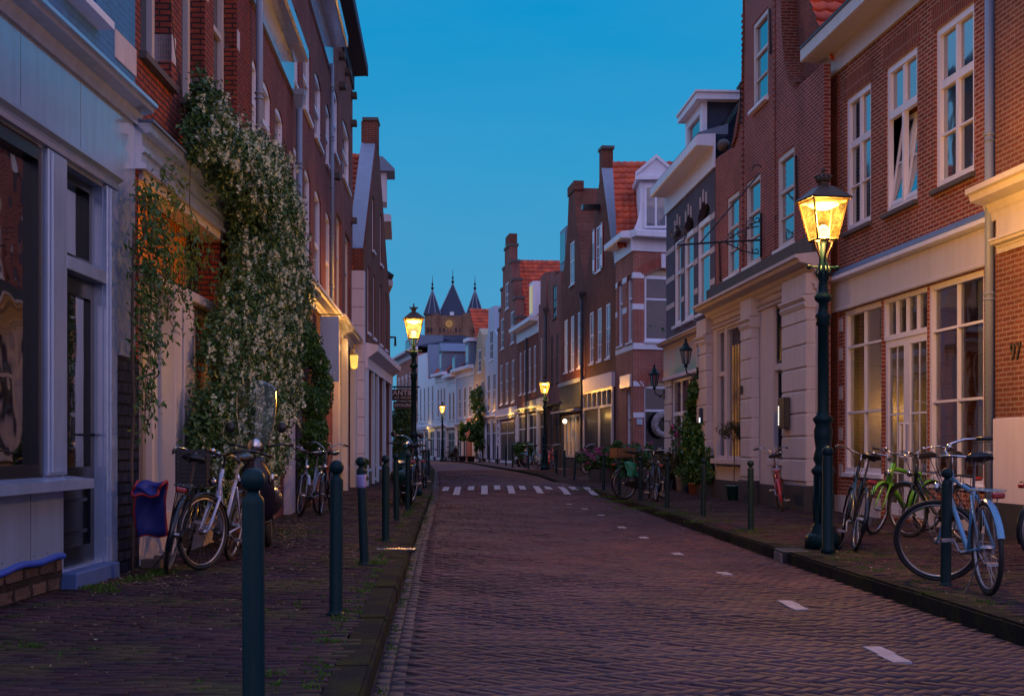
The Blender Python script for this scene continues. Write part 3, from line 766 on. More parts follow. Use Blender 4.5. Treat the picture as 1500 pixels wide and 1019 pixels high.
window(W, R, dr[0], dr[1], tb + .06, dr[3], reveal=.14, fw=.07, frame=M['black_paint'], glass=M['clear_strong'], back=M['room_dark'], sill=False)
band('transom', W, R, M['shaded_white_gloss'], dr[0] - .02, dr[1] + .01, -.14, .035, tb - .05, tb + .06, .006)
# glazed black door
d = bmesh.new(); a, b = dr[0] + .0, dr[1] - .0
wbox(d, W, a, a + .10, -.13, -.07, .15, tb - .05); wbox(d, W, b - .10, b, -.13, -.07, .15, tb - .05); wbox(d, W, a + .1, b - .1, -.13, -.07, tb - .2, tb - .05)
wbox(d, W, a + .1, b - .1, -.13, -.07, .15, .30); wbox(d, W, a + .1, b - .1, -.13, -.07, .78, .95); wbox(d, W, a + .1, b - .1, -.125, -.105, .30, .78)
wbox(d, W, a + .1, b - .1, -.105, -.085, .40, .43); wbox(d, W, a + .1, b - .1, -.105, -.085, .66, .69)
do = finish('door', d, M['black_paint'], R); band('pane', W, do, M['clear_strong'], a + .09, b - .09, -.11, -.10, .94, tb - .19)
c = bmesh.new()
for i in range(52): wbox(c, W, a + .1, b - .1, -.19, -.17, 1.0 + i * .028, 1.0 + i * .028 + .016)
finish('blind', c, M['curtain'], do); band('room_interior', W, do, M['room_dark'], a - .1, b + .1, -.95, -.9, 0, tb)
bm = bmesh.new(); tube(bm, [W.L(b - .05, -.07, 1.22), W.L(b - .05, -.02, 1.22), W.L(b - .16, -.02, 1.22)], .011, 8); finish('handle', bm, M['black_paint'], do)
# casings
for (q0, q1, hh0) in ((s(64), s(92), .90), (s(151), s(166), .1)):
    band('pilaster', W, R, M['shaded_white_gloss'], q0, q1, .0, .035, hh0, 3.36, .004); band('moulding', W, R, M['shaded_white_gloss'], q0 + .05, q1 - .06, .035, .055, hh0 + .02, 3.34, .004)
prof_obj('moulding', W, R, M['shaded_white_gloss'], [(0, 3.365), (.05, 3.365), (.06, 3.40), (.035, 3.42), (.09, 3.46), (.09, 3.49), (0, 3.50)], SN, s(167))
cornice(W, R, M['shaded_white_gloss'], SN, SE + .05, 4.10, .20, .20)
prof_obj('sill', W, R, M['shaded_white_gloss'], [(-.12, .90), (.20, .865), (.20, .79), (.02, .79), (-.12, .79)], SN, s(101))
band('panelling', W, R, M['shaded_white_gloss'], SN, s(88), .0, .022, .27, .79)
bm = bmesh.new(); k = SN
while k < s(88) - .6: wbox(bm, W, k, k + .006, .0222, .0235, .27, .79); k += .62
for i in range(12): wbox(bm, W, s(88) - .05 - i * .3, s(88) - .042 - i * .3, .0222, .026, .31, .318)
finish('panel_joint', bm, M['black_paint'], R)
for x_ in (30, 118): band('fascia_seam', W, R, M['dark_plinth'], s(x_), s(x_) + .004, 0, .0012, 3.52, 4.10)
bm = bmesh.new(); n_ = 26; pr = []
for i in range(n_ + 1):
    ss = SN + (s(88) - SN) * i / n_; sag = .012 * math.sin(i * 1.3) + .008 * math.sin(i * .6)
    pr.append([bm.verts.new(W.L(ss, nn, hh + sag)) for nn, hh in ((.022, .285), (.045, .275), (.05, .25), (.035, .235), (.022, .24))])
for A, B in zip(pr, pr[1:]):
    for j in range(4): bm.faces.new((A[j], A[j + 1], B[j + 1], B[j]))
finish('protective_tape', bm, paint('blue_tape', (.01, .06, .42), .45, .3, .1), R, True)
bm = bmesh.new(); nx, nh = 60, 6; gr = [[bm.verts.new(W.L(SN + (s(87) - SN) * i / nx, .012 + .02 * random.random(), -.15 + (.25 + .15) * j / nh)) for j in range(nh + 1)] for i in range(nx + 1)]
for i in range(nx):
    for j in range(nh): bm.faces.new((gr[i][j], gr[i + 1][j], gr[i + 1][j + 1], gr[i][j + 1]))
finish('stone_base', bm, M['rubble'], R)
band('step', W, R, M['bluestone'], s(87), s(152), -.14, .14, -.1, .135, .012)
band('tiled_base', W, R, M['brick_black'], s(161), SE + .003, -.02, .035, -.2, 1.93)
band('corner_block', W, R, M['band'], s(167), SE + .004, -.01, .012, 4.55, 4.80)

# ---- L1: red brick house with the lit cafe window
W = Wall.vp(197, 12.66, 720, -1); s = W.s; E1 = s(366)
R = W.root('red_brick_shop_house', 'red brick house with an orange lit shop window behind climbing vines', 'house')
ups = [(s(206), s(251), 4.85, 7.4), (s(266), s(300), 4.85, 7.4), (s(313), s(347), 4.85, 7.4)]
shop = (s(203), s(322), .42, 3.74)
facade('wall', W, [(0.02, -.3), (E1, -.3), (E1, 10.5), (.02, 10.5)], ups + [shop], brick('brick_cafe', (.34, .075, .045), (.24, .055, .04), (.05, .035, .035), bw=.21, bh=.062), R, reveal=.26)
for u in ups:
    window(W, R, *u[:4], reveal=.22, cols=1, bars=(.62,), fw=.12, frame=M['cream'], glass=M['glass'], sillm=M['sillstone'], silld=.07)
    band('stone_block', W, R, M['band'], u[1], u[1] + .17, -.24, .008, 5.1, 5.38)
    band('stone_block', W, R, M['band'], u[1], u[1] + .17, -.24, .008, 6.3, 6.55)
x1, x2 = s(204), s(239)
w1 = window(W, R, x1, x2, .48, 2.72, reveal=.14, cols=1, bars=(), fw=.09, frame=M['cream'], glass=M['clear'], sill=False)
w2 = window(W, R, s(240.5), s(250), .2, 2.72, reveal=.18, bars=(), fw=.04, frame=M['cream'], glass=M['clear'], sill=False)
w3 = window(W, R, s(277), s(321), .6, 2.72, reveal=.14, cols=2, bars=(), fw=.07, frame=M['cream'], glass=M['clear'], sill=True)
band('pilaster', W, R, M['cream'], s(250), s(276), -.16, .05, .05, 2.74, .01)
band('pilaster', W, R, M['cream'], s(260), s(274), .05, .075, .3, 2.6, .006)
band('transom', W, R, M['cream'], s(203), s(321), -.16, .03, 2.72, 2.83, .01)
bm = bmesh.new(); wbox(bm, W, 0, s(322), -1.6, -1.55, .2, 3.9); finish('room_interior', bm, M['room_warm'], R)
band('partition', W, R, M['darkwood'], s(322), s(322) + .05, -1.6, -.27, .0, 3.9)
bm = bmesh.new(); i = .05
while i < s(322): wbox(bm, W, i, i + .05, -.42, -.39, 2.72, 3.74); i += .11
finish('slatted_blind', bm, paint('orange_slats', (.6, .22, .05), .6, .2), R)
band('riser', W, R, M['stone'], .02, s(322), -.1, .03, -.1, .46)
prof_obj('fascia', W, R, M['shaded_white_gloss'], [(0, 3.70), (.10, 3.70), (.10, 3.74), (.06, 3.76), (.06, 3.84), (.09, 3.86), (.09, 3.90), (.065, 3.92), (.065, 4.02), (.14, 4.04), (.14, 4.10), (.16, 4.12), (0, 4.2)], .02, s(330))
band('lead_flashing', W, R, M['lead'], .0, s(330), 0.0, .175, 4.13, 4.155)
band('lintel', W, R, M['cream'], s(203), s(322), -.2, .04, 3.62, 3.75)
p = W.at(s(222), -.9, 3.35); lampl(p, 60, (1, .42, .08), .1)
p = W.at(s(232), -.55, 1.9); lampl(p, 10, (1, .5, .12), .1)
# ---- L2
W2 = W = Wall.vp(366, W.z(E1), 655, -1); s = W.s; E2 = s(427)
R = W.root('arched_window_brick_house', 'deep red brick house with arched windows and a white frieze behind the jasmine', 'house')
ups = [(s(369), s(377), 5.40, 6.55, .12), (s(382), s(397), 5.40, 6.55, .12), (s(403), s(415), 5.40, 6.55, .12)]
facade('wall', W, [(0.02, -.3), (E2, -.3), (E2, 8.0), (.02, 8.0)], ups + [(s(398), s(412), 1.0, 3.1)], M['brick_deep'], R, reveal=.2)
for u in ups: window(W, R, *u[:4], reveal=.07, bars=(.5,), fw=.11, frame=M['white'], glass=M['glass_hi'], sillm=M['sillstone'])
window(W, R, s(398), s(412), 1.0, 3.1, reveal=.15, bars=(.7,), fw=.08, frame=M['white'], glass=M['glass_net'])
eave(W, R, M['shaded_white_gloss'], -.1, E2, 7.25, .55, .30, .2)
band('pilaster', W, R, M['lilac'], s(415), s(424), 0, .1, -.1, 3.3, .01)
band('pilaster', W, R, M['lilac'], s(380), s(392), 0, .1, -.1, 3.3, .01)
cornice(W, R, M['white'], .0, E2, 3.3, .3, .2)
pipe('drainpipe', 'dark zinc drainpipe rising above the jasmine climber', Wall.vp(366, W.A.y, 655, -1), s(367), .12, 3.5, 8.4, M['zinc'], .05)
pipe('drainpipe', 'grey drainpipe with funnel head beside the white frieze', W, s(428), .12, 0, 7.25, M['zinc'], .055, True)
# ---- L3a
A3 = W.pt(E2); B3 = (-4.64, 39.5)
W = Wall.two(A3, B3, -1); s = W.s; E3 = s(485)
R = W.root('tall_brick_house', 'tall dark red brick house with two rows of deep arched windows on the left', 'house')
r2 = [(s(a), s(b), 7.55, 8.95, .12) for a, b in ((444, 455), (461, 471), (477, 484))] + [(s(430), s(438), 7.55, 8.95, .12)]
r1 = [(s(a), s(b), 4.28, 6.5, .12) for a, b in ((430, 438), (446, 455), (461, 470), (477, 484))]
gf = [(s(433), s(440), .9, 3.5), (s(466), s(478), .5, 3.5)]
facade('wall', W, [(0.02, -.3), (E3, -.3), (E3, 10.9), (.02, 10.9)], r2 + r1 + gf, M['brick_deep'], R, reveal=.2)
for u in r2 + r1: window(W, R, *u[:4], reveal=.08, bars=(.5,), fw=.12, frame=M['white'], glass=M['glass_hi'] if u[2] > 7 else M['glass'], sillm=M['white'])
window(W, R, *gf[0], reveal=.15, bars=(.7,), fw=.08, frame=M['white'], glass=M['glass_net'])
door(W, R, gf[1][0], gf[1][1], .1, 3.5, M['darkwood'], transom=2.5)
cornice(W, R, M['white'], .0, E3, 3.95, .3, .28)
eave(W, R, M['shaded_white_gloss'], -.05, E3, 9.85, .7, .4, .25)
pipe('drainpipe', 'thin grey drainpipe down the middle of the tall brick house', W, s(480), .1, 4.2, 9.9, M['zinc'], .045, False, 5)
# ---- L3b
W3b = Wall.two(W.pt(E3), B3, -1); W = W3b; s = W.s; E = s(516.5)
R = W.root('cream_shopfront_brick_house', 'brick house with iron wall anchors above a lamplit cream shopfront', 'house')
r2 = [hole(W, 502, 512, 8.3, 9.9, .1), hole(W, 489, 495, 8.3, 9.9, .1)]; r1 = [hole(W, 493, 500.5, 4.6, 7.0), hole(W, 505.5, 512.5, 4.6, 7.0)]
facade('wall', W, [(0.02, -.3), (E, -.3), (E, 12.3), (.02, 12.3)], r2 + r1 + [(s(489), s(513), .6, 3.9)], M['brick_red'], R, reveal=.2)
for u in r2: window(W, R, *u[:4], reveal=.08, bars=(.5,), fw=.12, frame=M['white'], glass=M['glass_hi'])
for u in r1: window(W, R, *u[:4], reveal=.12, bars=(.6,), fw=.1, frame=M['cream'], glass=M['glass'])
window(W, R, s(489), s(500), .6, 3.9, reveal=.2, bars=(.75,), fw=.12, frame=M['cream'], glass=M['clear'], back=M['room_dark'])
door(W, R, s(501), s(512), .15, 3.9, M['cream'], transom=2.7, frame=M['cream'])
for a, b in ((486.5, 489), (499.5, 501.3), (512.5, 516)): band('pilaster', W, R, M['cream'], s(a), s(b), 0, .16, -.1, 3.95, .01)
cornice(W, R, M['cream'], .0, E, 3.95, .32, .34)
eave(W, R, M['slate'], -.4, E + .1, 11.6, .4, .45, .3)
bm = bmesh.new()
for x, hh in ((488, 11.0), (496, 11.0), (505, 11.2), (514, 11.2), (497, 10.3), (514, 10.4), (514, 7.6), (488, 7.6)): wbox(bm, W, s(x), s(x) + .35, 0, .16, hh, hh + .14)
finish_each('stone_corbel', bm, M['sillstone'], R)
lampl(W.at(s(499), .35, 3.7), 9, (1, .55, .16), .06)
# wall lantern in its doorway
o = thing('wall_lantern', 'small brass lantern lit above the cream shop doorway', 'lantern', W.at(s(502), .3, 3.2)); bm = bmesh.new(); lathe(bm, [(.05, 0), (.09, .05), (.11, .35), (.03, .42)], seg=6); finish('lantern_glass', bm, emit('small_lantern_glow', (1, .55, .1), 2.0, .4), o)
bm = bmesh.new(); lathe(bm, [(.06, -.02), (.06, 0)], seg=6); lathe(bm, [(.13, .36), (.03, .46), (.02, .5)], seg=6); tube(bm, [(0, 0, .5), (0, 0, .62), (-.25, 0, .62)], .012, 6); finish('bracket', bm, M['brass'], o)
# blank board standing out from the wall
Wb = W.two(A3, B3, -1); sb = Wb.s(464)
o = thing('hanging_board', 'blank pale board hanging at right angles before the cream shopfront', 'sign', Wb.at(sb, .02, 0)); o.rotation_euler = (0, 0, math.atan2(Wb.d.y, Wb.d.x) - PI / 2)
bm = bmesh.new(); bbox(bm, .05, .44, -.02, .02, 2.50, 3.86, None, .004); finish('board', bm, M['bluewall'], o)
bm = bmesh.new(); tube(bm, [(0, 0, 3.9), (.5, 0, 3.9)], .014, 6); tube(bm, [(0, 0, 3.3), (.06, 0, 3.3)], .012, 6); finish('bracket', bm, M['iron'], o)

# ---- L4: white based gable house standing forward
W = Wall.two((-4.29, 39.5), (-4.5, 50.5), -1); s = W.s; E = 10.9
R = W.root('white_based_gable_house', 'brick gable house with a white plastered corner standing forward on the left', 'house')
pk = 5.1
r1 = [(a, a + .75, 4.6, 6.6, 0) for a in (1.3, 3.4, 6.0, 8.4)]
r2 = [(3.0, 3.8, 7.3, 9.0), (6.2, 7.0, 7.3, 9.0)]
shops = [(.7, 2.3, .5, 3.4), (2.8, 3.9, .2, 3.4), (4.5, 6.7, .5, 3.4), (7.4, 9.9, .5, 3.4)]
facade('wall', W, [(0, -.3), (E, -.3), (E, 6.4), (pk + .5, 11.0), (pk + .5, 11.7), (pk - .4, 11.7), (pk - .4, 11.0), (.35, 6.9), (0, 6.9)], r1 + r2 + shops, M['brick_dark'], R, depth=.5, reveal=.14)
facade('house_body', W, [(0.02, -.3), (E, -.3), (E, 6.2), (pk, 10.7), (0.02, 6.25)], [], M['brick_red'], R, depth=8, n0=-.5)
for u in r1 + r2: window(W, R, *u[:4], reveal=.1, bars=(.55,), fw=.07, frame=M['white'], glass=M['glass_net'])
for u in shops: window(W, R, *u[:4], reveal=.12, bars=(.72,), fw=.1, frame=M['bluewall'], glass=M['glass'])
bm = bmesh.new(); hh = -.1; k = 0
while hh < 6.2: wbox(bm, W, -.014, .0, -1.2, .0, hh + .006, min(hh + .52, 6.27)); wbox(bm, W, -.014, .35, .0, .014, hh + .006, min(hh + .52, 6.27)); hh += .53
finish('corner_rendering', bm, M['lilac'], R)
band('plinth', W, R, M['dark_plinth'], -.03, E, -1.2, .03, -.2, .50)
tile_slope('roof', W.L(.0, -.3, 6.3), W.L(0, -7, 0), W.L(pk, 0, 4.4), M['tile_red'], R)
prof_obj('shop_cornice', W, R, M['lilac'], [(0, 3.45), (.1, 3.45), (.1, 3.75), (.38, 3.95), (.4, 4.12), (0, 4.2)], .25, E)
bm = bmesh.new()
for a in (.3, 2.45, 4.1, 6.95, 10.3): wbox(bm, W, a, a + .28, 0, .1, -.1, 3.45, .01)
finish_each('column', bm, M['bluewall'], R)
bm = bmesh.new(); q = W.L
for nn in (-.28,):
    vv = [bm.verts.new(q(*p)) for p in ((.05, -.05, 6.72), (.05, -.5, 6.72), (pk - .35, -.5, 11.05), (pk - .35, -.05, 11.05))]; bm.faces.new(vv)
    vv = [bm.verts.new(q(*p)) for p in ((.05, -.5, 6.72), (.05, -.56, 6.35), (pk - .35, -.56, 10.65), (pk - .35, -.5, 11.05))]; bm.faces.new(vv)
finish('flashing', bm, M['zinc'], R)
band('chimney', W, R, M['brick_dark'], pk - .45, pk + .35, -.42, .02, 10.9, 11.7); band('chimney_cap', W, R, M['sillstone'], pk - .5, pk + .4, -.46, .05, 11.7, 11.8)
# ---- L5 / L6
W = Wall.two((-4.9, 50.6), (-5.25, 55.0), -1)
R = W.root('corniced_brick_house', 'brick house with a heavy carved white cornice just past the gable house', 'house')
hs = [(.5, 1.2, 4.6, 6.6), (2.0, 2.7, 4.6, 6.6), (3.3, 4.0, 4.6, 6.6), (.5, 1.2, 7.3, 8.9), (2.0, 2.7, 7.3, 8.9), (.4, 3.9, .6, 3.5)]
facade('wall', W, [(0, -.3), (4.4, -.3), (4.4, 10), (0, 10)], hs, M['brick_red'], R)
for u in hs: window(W, R, *u, bars=(.6,), frame=M['white'], glass=M['glass'])
eave(W, R, M['stone'], -.05, 4.4, 8.8, .7, .42, .25)
bm = bmesh.new(); wbox(bm, W, .3, 1.6, -.6, .25, 10.3, 11.45); finish('dormer', bm, M['stone'], R)
prof_obj('dormer_roof', W, R, M['lead'], [(-.7, 12.0), (.1, 11.95), (.55, 11.5), (.55, 11.42), (-.7, 11.42)], .1, 1.8)
W = Wall.two((-5.25, 55.0), (-14.0, 118.0), -1)  # stretched unseen beyond the bend to block sky in the shop glass opposite
R = W.root('low_eaved_brick_house', 'brick house with bracketed eaves where the left row bends out of sight', 'house')
hs = [(.6, 1.3, 4.4, 6.2), (2.4, 3.1, 4.4, 6.2), (4.2, 4.9, 4.4, 6.2), (.5, 5.4, .7, 3.4)]
facade('wall', W, [(0, -.3), (63, -.3), (63, 7.6), (0, 7.6)], hs, M['brick_deep'], R)
for u in hs: window(W, R, *u, bars=(.6,), frame=M['white'], glass=M['glass'])
eave(W, R, M['stone'], -.05, 63, 7.2, .45, .45, .22)
prof_obj('roof', W, R, M['slate'], [(.5, 8.1), (-3, 10.4), (-3, 8.0)], 0, 63)
bm = bmesh.new(); tube(bm, [W.L(.1, 0, 5.6), W.L(.1, .55, 5.6), W.L(.1, .55, 5.25)], .05, 8); finish('wall_lamp_arm', bm, M['iron'], R)
# ================================================================== RIGHT SIDE
# ---- R1: brick house with the big glazed shopfront
WR1 = W = Wall.vp(1291, 21.6, 580, 1); s = W.s; S0, S1 = s(1466), s(1209)
R = W.root('glazed_shopfront_brick_house', 'orange red brick house with three tall white windows over a wide glazed shopfront', 'house')
ups = [(s(1275.7), s(1239), 4.78, 7.05), (s(1343.7), s(1297.5), 4.78, 7.05), (s(1427), s(1369.7), 4.78, 7.05)]
sh1, shd, sh2 = (s(1291), s(1236), .70, 3.45), (s(1358), s(1292), .06, 3.45), (s(1441), s(1359), .62, 3.45)
facade('wall', W, [(S0, -.3), (S1, -.3), (S1, 8.0), (S0, 8.0)], ups + [sh1, shd, sh2], M['brick_right'], R, reveal=.12)
M['upvc'] = paint('white_window_frames', (.74, .72, .80), .35, .2, .03)
for i, u in enumerate(ups):
    u = tuple(sorted(u[:2])) + u[2:]
    if i != 1:
        window(W, R, *u, reveal=.08, cols=2, bars=(.655,), thin=(.31,), fw=.105, bw=.055, frame=M['upvc'], glass=M['glass_hi'], sillm=M['sillstone'], silld=.07)
    else:   # the two lower casements are tilted inwards
        wi = window(W, R, u[0], u[1], 4.78 + 2.27 * .64, 7.05, reveal=.08, cols=2, fw=.105, bw=.055, frame=M['upvc'], glass=M['glass_hi'], sill=False)
        f = bmesh.new(); h_t = 4.78 + 2.27 * .64
        wbox(f, W, u[0], u[0] + .05, -.11, -.03, 4.86, h_t); wbox(f, W, u[1] - .05, u[1], -.11, -.03, 4.86, h_t); m_ = (u[0] + u[1]) / 2; wbox(f, W, m_ - .035, m_ + .035, -.11, -.03, 4.86, h_t); wbox(f, W, u[0], u[1], -.11, -.03, 4.77, 4.86)
        fo = finish('window', f, M['upvc'], R); band('sill', W, fo, M['sillstone'], u[0] - .05, u[1] + .05, -.08, .07, 4.70, 4.765)
        band('room_interior', W, fo, M['room_dark'], u[0] - .3, u[1] + .3, -1.3, -1.25, 4.5, 7.2)
        for (a, b) in ((u[0] + .05, m_ - .035), (m_ + .035, u[1] - .05)):
            sa = bmesh.new(); pn = bmesh.new(); tilt = .20; L_ = h_t - 4.88
            def q(ss, t, off): return W.L(ss, -.07 - tilt * t + off, 4.88 + L_ * t)
            def bar(bm_, s_a, s_b, t_a, t_b, d=.022):
                vs = [bm_.verts.new(q(*p)) for p in ((s_a, t_a, -d), (s_b, t_a, -d), (s_b, t_b, -d), (s_a, t_b, -d), (s_a, t_a, d), (s_b, t_a, d), (s_b, t_b, d), (s_a, t_b, d))]
                for fc in ((0, 1, 2, 3), (4, 5, 6, 7), (0, 1, 5, 4), (1, 2, 6, 5), (2, 3, 7, 6), (3, 0, 4, 7)): bm_.faces.new([vs[i_] for i_ in fc])
            bar(sa, a, a + .055, 0, 1); bar(sa, b - .055, b, 0, 1); bar(sa, a + .055, b - .055, 0, .05); bar(sa, a + .055, b - .055, .95, 1); bar(sa, a + .055, b - .055, .48, .50, .012)
            so_ = finish('casement', sa, M['upvc'], fo); bar(pn, a + .04, b - .04, .03, .97, .004); finish('pane', pn, M['glass_hi'], fo)
room = dict(back=M['room_dark'])
u = tuple(sorted(sh1[:2])) + sh1[2:]
window(W, R, *u, reveal=.08, cols=2, bars=(.36, .79), fw=.085, bw=.018, frame=M['upvc'], glass=M['clear'], sillm=M['upvc'], silld=.03)
u = tuple(sorted(sh2[:2])) + sh2[2:]
window(W, R, *u, reveal=.08, cols=2, bars=(.40, .78), fw=.085, bw=.018, frame=M['upvc'], glass=M['clear'], sillm=M['upvc'], silld=.03, curtain=(M['curtain'], [(.0, .3, 0, .97), (.55, .66, 0, .97)]))
u = tuple(sorted(shd[:2])) + shd[2:]; m_ = (u[0] + u[1]) / 2
window(W, R, u[0], u[1], 2.80, 3.45, reveal=.08, cols=4, fw=.07, bw=.015, frame=M['upvc'], glass=M['clear'], sill=False)
for (a, b) in ((u[0] + .03, m_ - .01), (m_ + .01, u[1] - .03)):
    d = bmesh.new(); wbox(d, W, a, a + .11, -.12, -.05, .08, 2.80); wbox(d, W, b - .11, b, -.12, -.05, .08, 2.80); wbox(d, W, a + .11, b - .11, -.12, -.05, .08, .26); wbox(d, W, a + .11, b - .11, -.12, -.05, 2.68, 2.80)
    c_ = (a + b) / 2; wbox(d, W, c_ - .012, c_ + .012, -.09, -.07, .26, 2.68); 
    for hh in (.72, 1.62): wbox(d, W, a + .11, c_ - .012, -.09, -.07, hh, hh + .028); wbox(d, W, c_ + .012, b - .11, -.09, -.07, hh, hh + .028)
    do = finish('door', d, M['upvc'], R); band('pane', W, do, M['clear'], a + .1, b - .1, -.085, -.075, .25, 2.69)
    e_ = b - .055 if a < m_ - .1 and b < m_ + .1 else a + .055
    bm = bmesh.new(); tube(bm, [W.L(e_, -.05, .98), W.L(e_, .02, .98), W.L(e_, .02, 1.48), W.L(e_, -.05, 1.48)], .018, 8); tube(bm, [W.L(e_, .02, .98), W.L(e_ + (.16 if e_ > c_ else -.16), .02, .98), W.L(e_ + (.16 if e_ > c_ else -.16), .02, 1.48), W.L(e_, .02, 1.48)], .018, 8); finish('handle', bm, M['upvc'], do)
# the room behind the glass
bm = bmesh.new(); a, b = sh2[0] - .1, sh1[1] + .1
a, b = min(sh2[0], sh1[1]) - .15, S1 - .75
wbox(bm, W, a, b, -2.9, -2.85, -.05, 3.6); wbox(bm, W, a, b, -2.85, -.118, .0, .04); wbox(bm, W, a, b, -2.85, -.118, 3.56, 3.6); wbox(bm, W, b - .04, b, -2.85, -.118, .04, 3.56); wbox(bm, W, a, a + .04, -2.85, -.118, .04, 3.56)
finish('room_interior', bm, paint('room_walls', (.30, .25, .22), .9, .3), R)
si = lambda x, n: Wall(W.pt(0, n), W.d, 1).s(x)
ta, tb_ = si(1282, -1), si(1268, -1)
bm = bmesh.new(); wbox(bm, W, ta, tb_, -1.3, -.7, .74, .78); wbox(bm, W, ta, ta + .05, -1.25, -1.2, .04, .74); wbox(bm, W, tb_ - .05, tb_, -1.25, -1.2, .04, .74)
wbox(bm, W, tb_ + .2, tb_ + .6, -1.5, -1.05, .04, .5); wbox(bm, W, tb_ + .2, tb_ + .6, -1.5, -1.45, .5, 1.05); finish('table', bm, M['darkwood'], R)
def table_lamp(pos, label, e):
    o = thing('table_lamp', label, 'lamp', pos); bm = bmesh.new(); lathe(bm, [(.08, 0), (.08, .015), (.012, .03), (.012, .22)], seg=12); finish('base', bm, M['brass'], o)
    bm = bmesh.new(); lathe(bm, [(.14, .2), (.09, .38)], seg=14); finish('lamp_shade', bm, emit('glowing_shade', (1, .45, .08), e), o); lampl((pos[0], pos[1], pos[2] + .5), 5, (1, .5, .12), .08)
table_lamp(W.at(si(1262, -.75), -.75, .78), 'small glowing lamp on the table inside the glazed shopfront', 2.5)
lampl(W.at(b - .45, -.9, 1.75), 30, (1, .48, .10), .15)
lampl(W.at(s(1400), -2.0, 2.6), 5, (.75, .7, 1), .3)
# fascia and ledge
band('fascia', W, R, M['cream'], S0 + .03, S1, 0, .045, 3.50, 3.96); band('fascia_rail', W, R, M['cream'], S0 + .03, S1, .0, .07, 3.46, 3.52, .01)
prof_obj('ledge', W, R, M['white'], [(0, 3.96), (.10, 3.98), (.15, 4.0), (.15, 4.06), (.0, 4.10)], S0 + .03, S1)
prof_obj('lead_flashing', W, R, M['lead'], [(0.0, 4.10), (.135, 4.07), (.13, 4.09), (.012, 4.20), (0, 4.20)], S0 + .03, S1)
bm = bmesh.new()
for hh in (.62, 1.25, 1.95, 2.62, 3.12):
    wbox(bm, W, S1 - .005 - abs(s(1236) - S1) + .06, S1 - .002, 0, .008, hh, hh + .22); wbox(bm, W, S0 + .2, s(1443), 0, .008, hh - .1, hh + .14)
finish_each('stone_band', bm, M['band'], R)
band('plinth', W, R, M['stone'], S0, s(1360), 0, .03, -.1, .30); band('plinth', W, R, M['stone'], s(1290), S1, 0, .03, -.1, .30)
eave(W, R, M['cream'], S0 - 5, S1 + .0, 7.62, .36, .46, .26)
prof_obj('gutter', W, R, M['dark_plinth'], [(.38, 8.20), (.475, 8.21), (.475, 8.27), (.38, 8.29)], S0 - 5, S1)
prof_obj('roof', W, R, M['tile_red'], [(.40, 8.25), (-3.5, 12.4), (-3.5, 8.2)], S0 - 4, S1 - .02)
bm = bmesh.new()
for u in ups:   # upright brick lintels
    a, b = sorted(u[:2]); band('brick_lintel', W, R, M['brick_soldier'], a - .1, b + .1, 0, .006, 7.06, 7.40)
bm.free()
pipe('drainpipe', 'long grey drainpipe between the two nearest brick houses on the right', W, s(1463), .12, .0, 8.1, M['zinc'], .062, False, 4)
# ---- R0: slice of the nearest house on the right
W = Wall(WR1.pt(s(1466), .08), WR1.d, 1); s = W.s
R = W.root('numbered_brick_house', 'sandy brick house cut by the right edge under a lamplit moulded cornice', 'house')
facade('wall', W, [(-7, -.3), (-.02, -.3), (-.02, 9.5), (-7, 9.5)], [(-2.2, -.92, .15, 3.5), (-6.0, -3.0, .5, 3.5), (-2.3, -1.15, 5.0, 7.2), (-4.6, -3.4, 5.0, 7.2)], M['brick_near'], R)
window(W, R, -2.2, -.92, .15, 3.5, frame=M['upvc'], glass=M['glass'], bars=(.7,)); window(W, R, -6.0, -3.0, .5, 3.5, frame=M['upvc'], glass=M['glass'], bars=(.7,))
window(W, R, -2.3, -1.15, 5.0, 7.2, frame=M['upvc'], glass=M['glass_hi'], bars=(.5,)); window(W, R, -4.6, -3.4, 5.0, 7.2, frame=M['upvc'], glass=M['glass_hi'], bars=(.5,))
cornice(W, R, M['cream'], -7, .12, 3.98, .42, .34); band('frieze', W, R, M['cream'], -7, -.15, 0, .05, 3.62, 3.98)
cornice(W, R, M['cream'], -7, -.12, 3.55, .18, .14)
band('plaster_dado', W, R, M['lilac'], -7, -.05, 0, .05, .42, 1.48, .008); band('plinth', W, R, M['dark_plinth'], -7, -.0, 0, .06, -.2, .42)
o = num_text('house_number', '97', W, 0, 0, 0, .30, M['iron']); place_text(o, W, s(1489), .015, 2.28); tag(o, 'dark metal house number 97 on the sandy brick', 'house number')

# ---- R2: bell gable
W = Wall.vp(1180, 24.7, 610, 1); s = W.s; WR2 = W
SA, SB = s(1207), s(1048)
R = W.root('bell_gable_house', 'plum brick house with a tall bell gable over a stone shopfront', 'house')
c0 = (s(1147) + s(1091)) / 2; hw = abs(s(1147) - s(1091)) / 2
def sym(o): return [(c0 - a, h) for a, h in o] + [(c0 + a, h) for a, h in reversed(o)]
half = [(c0 - SA, -.3), (c0 - SA, 7.75), (c0 - SA - .35, 7.75), (hw + 1.05, 7.80), (hw + .62, 7.95), (hw + .28, 8.4), (hw + .08, 9.1), (hw, 10.0), (hw - .02, 12.2), (hw + .15, 12.4), (hw - .3, 12.9), (0.3, 13.3)]
ol = [(SA, -.3), (SA, 7.75), (SA + .35, 7.75)] + [(c0 - a, h) for a, h in half[3:]] + [(c0 + a, h) for a, h in reversed(half[3:])] + [(SB - .3, 7.9), (SB, 7.9), (SB, -.3)]
ol = ol[::-1]
sf = [(s(1100), s(1058), .88, 3.80), (s(1167), s(1142), .90, 3.85)]
sf = [tuple(sorted(g_[:2])) + g_[2:] for g_ in sf]
gw = (s(1125), s(1103), 8.15, 9.95); a2 = [(s(1163.6), s(1139), 4.95, 6.75), (s(1114), s(1093), 4.95, 6.75), (s(1082.5), s(1065.5), 4.95, 6.75)]
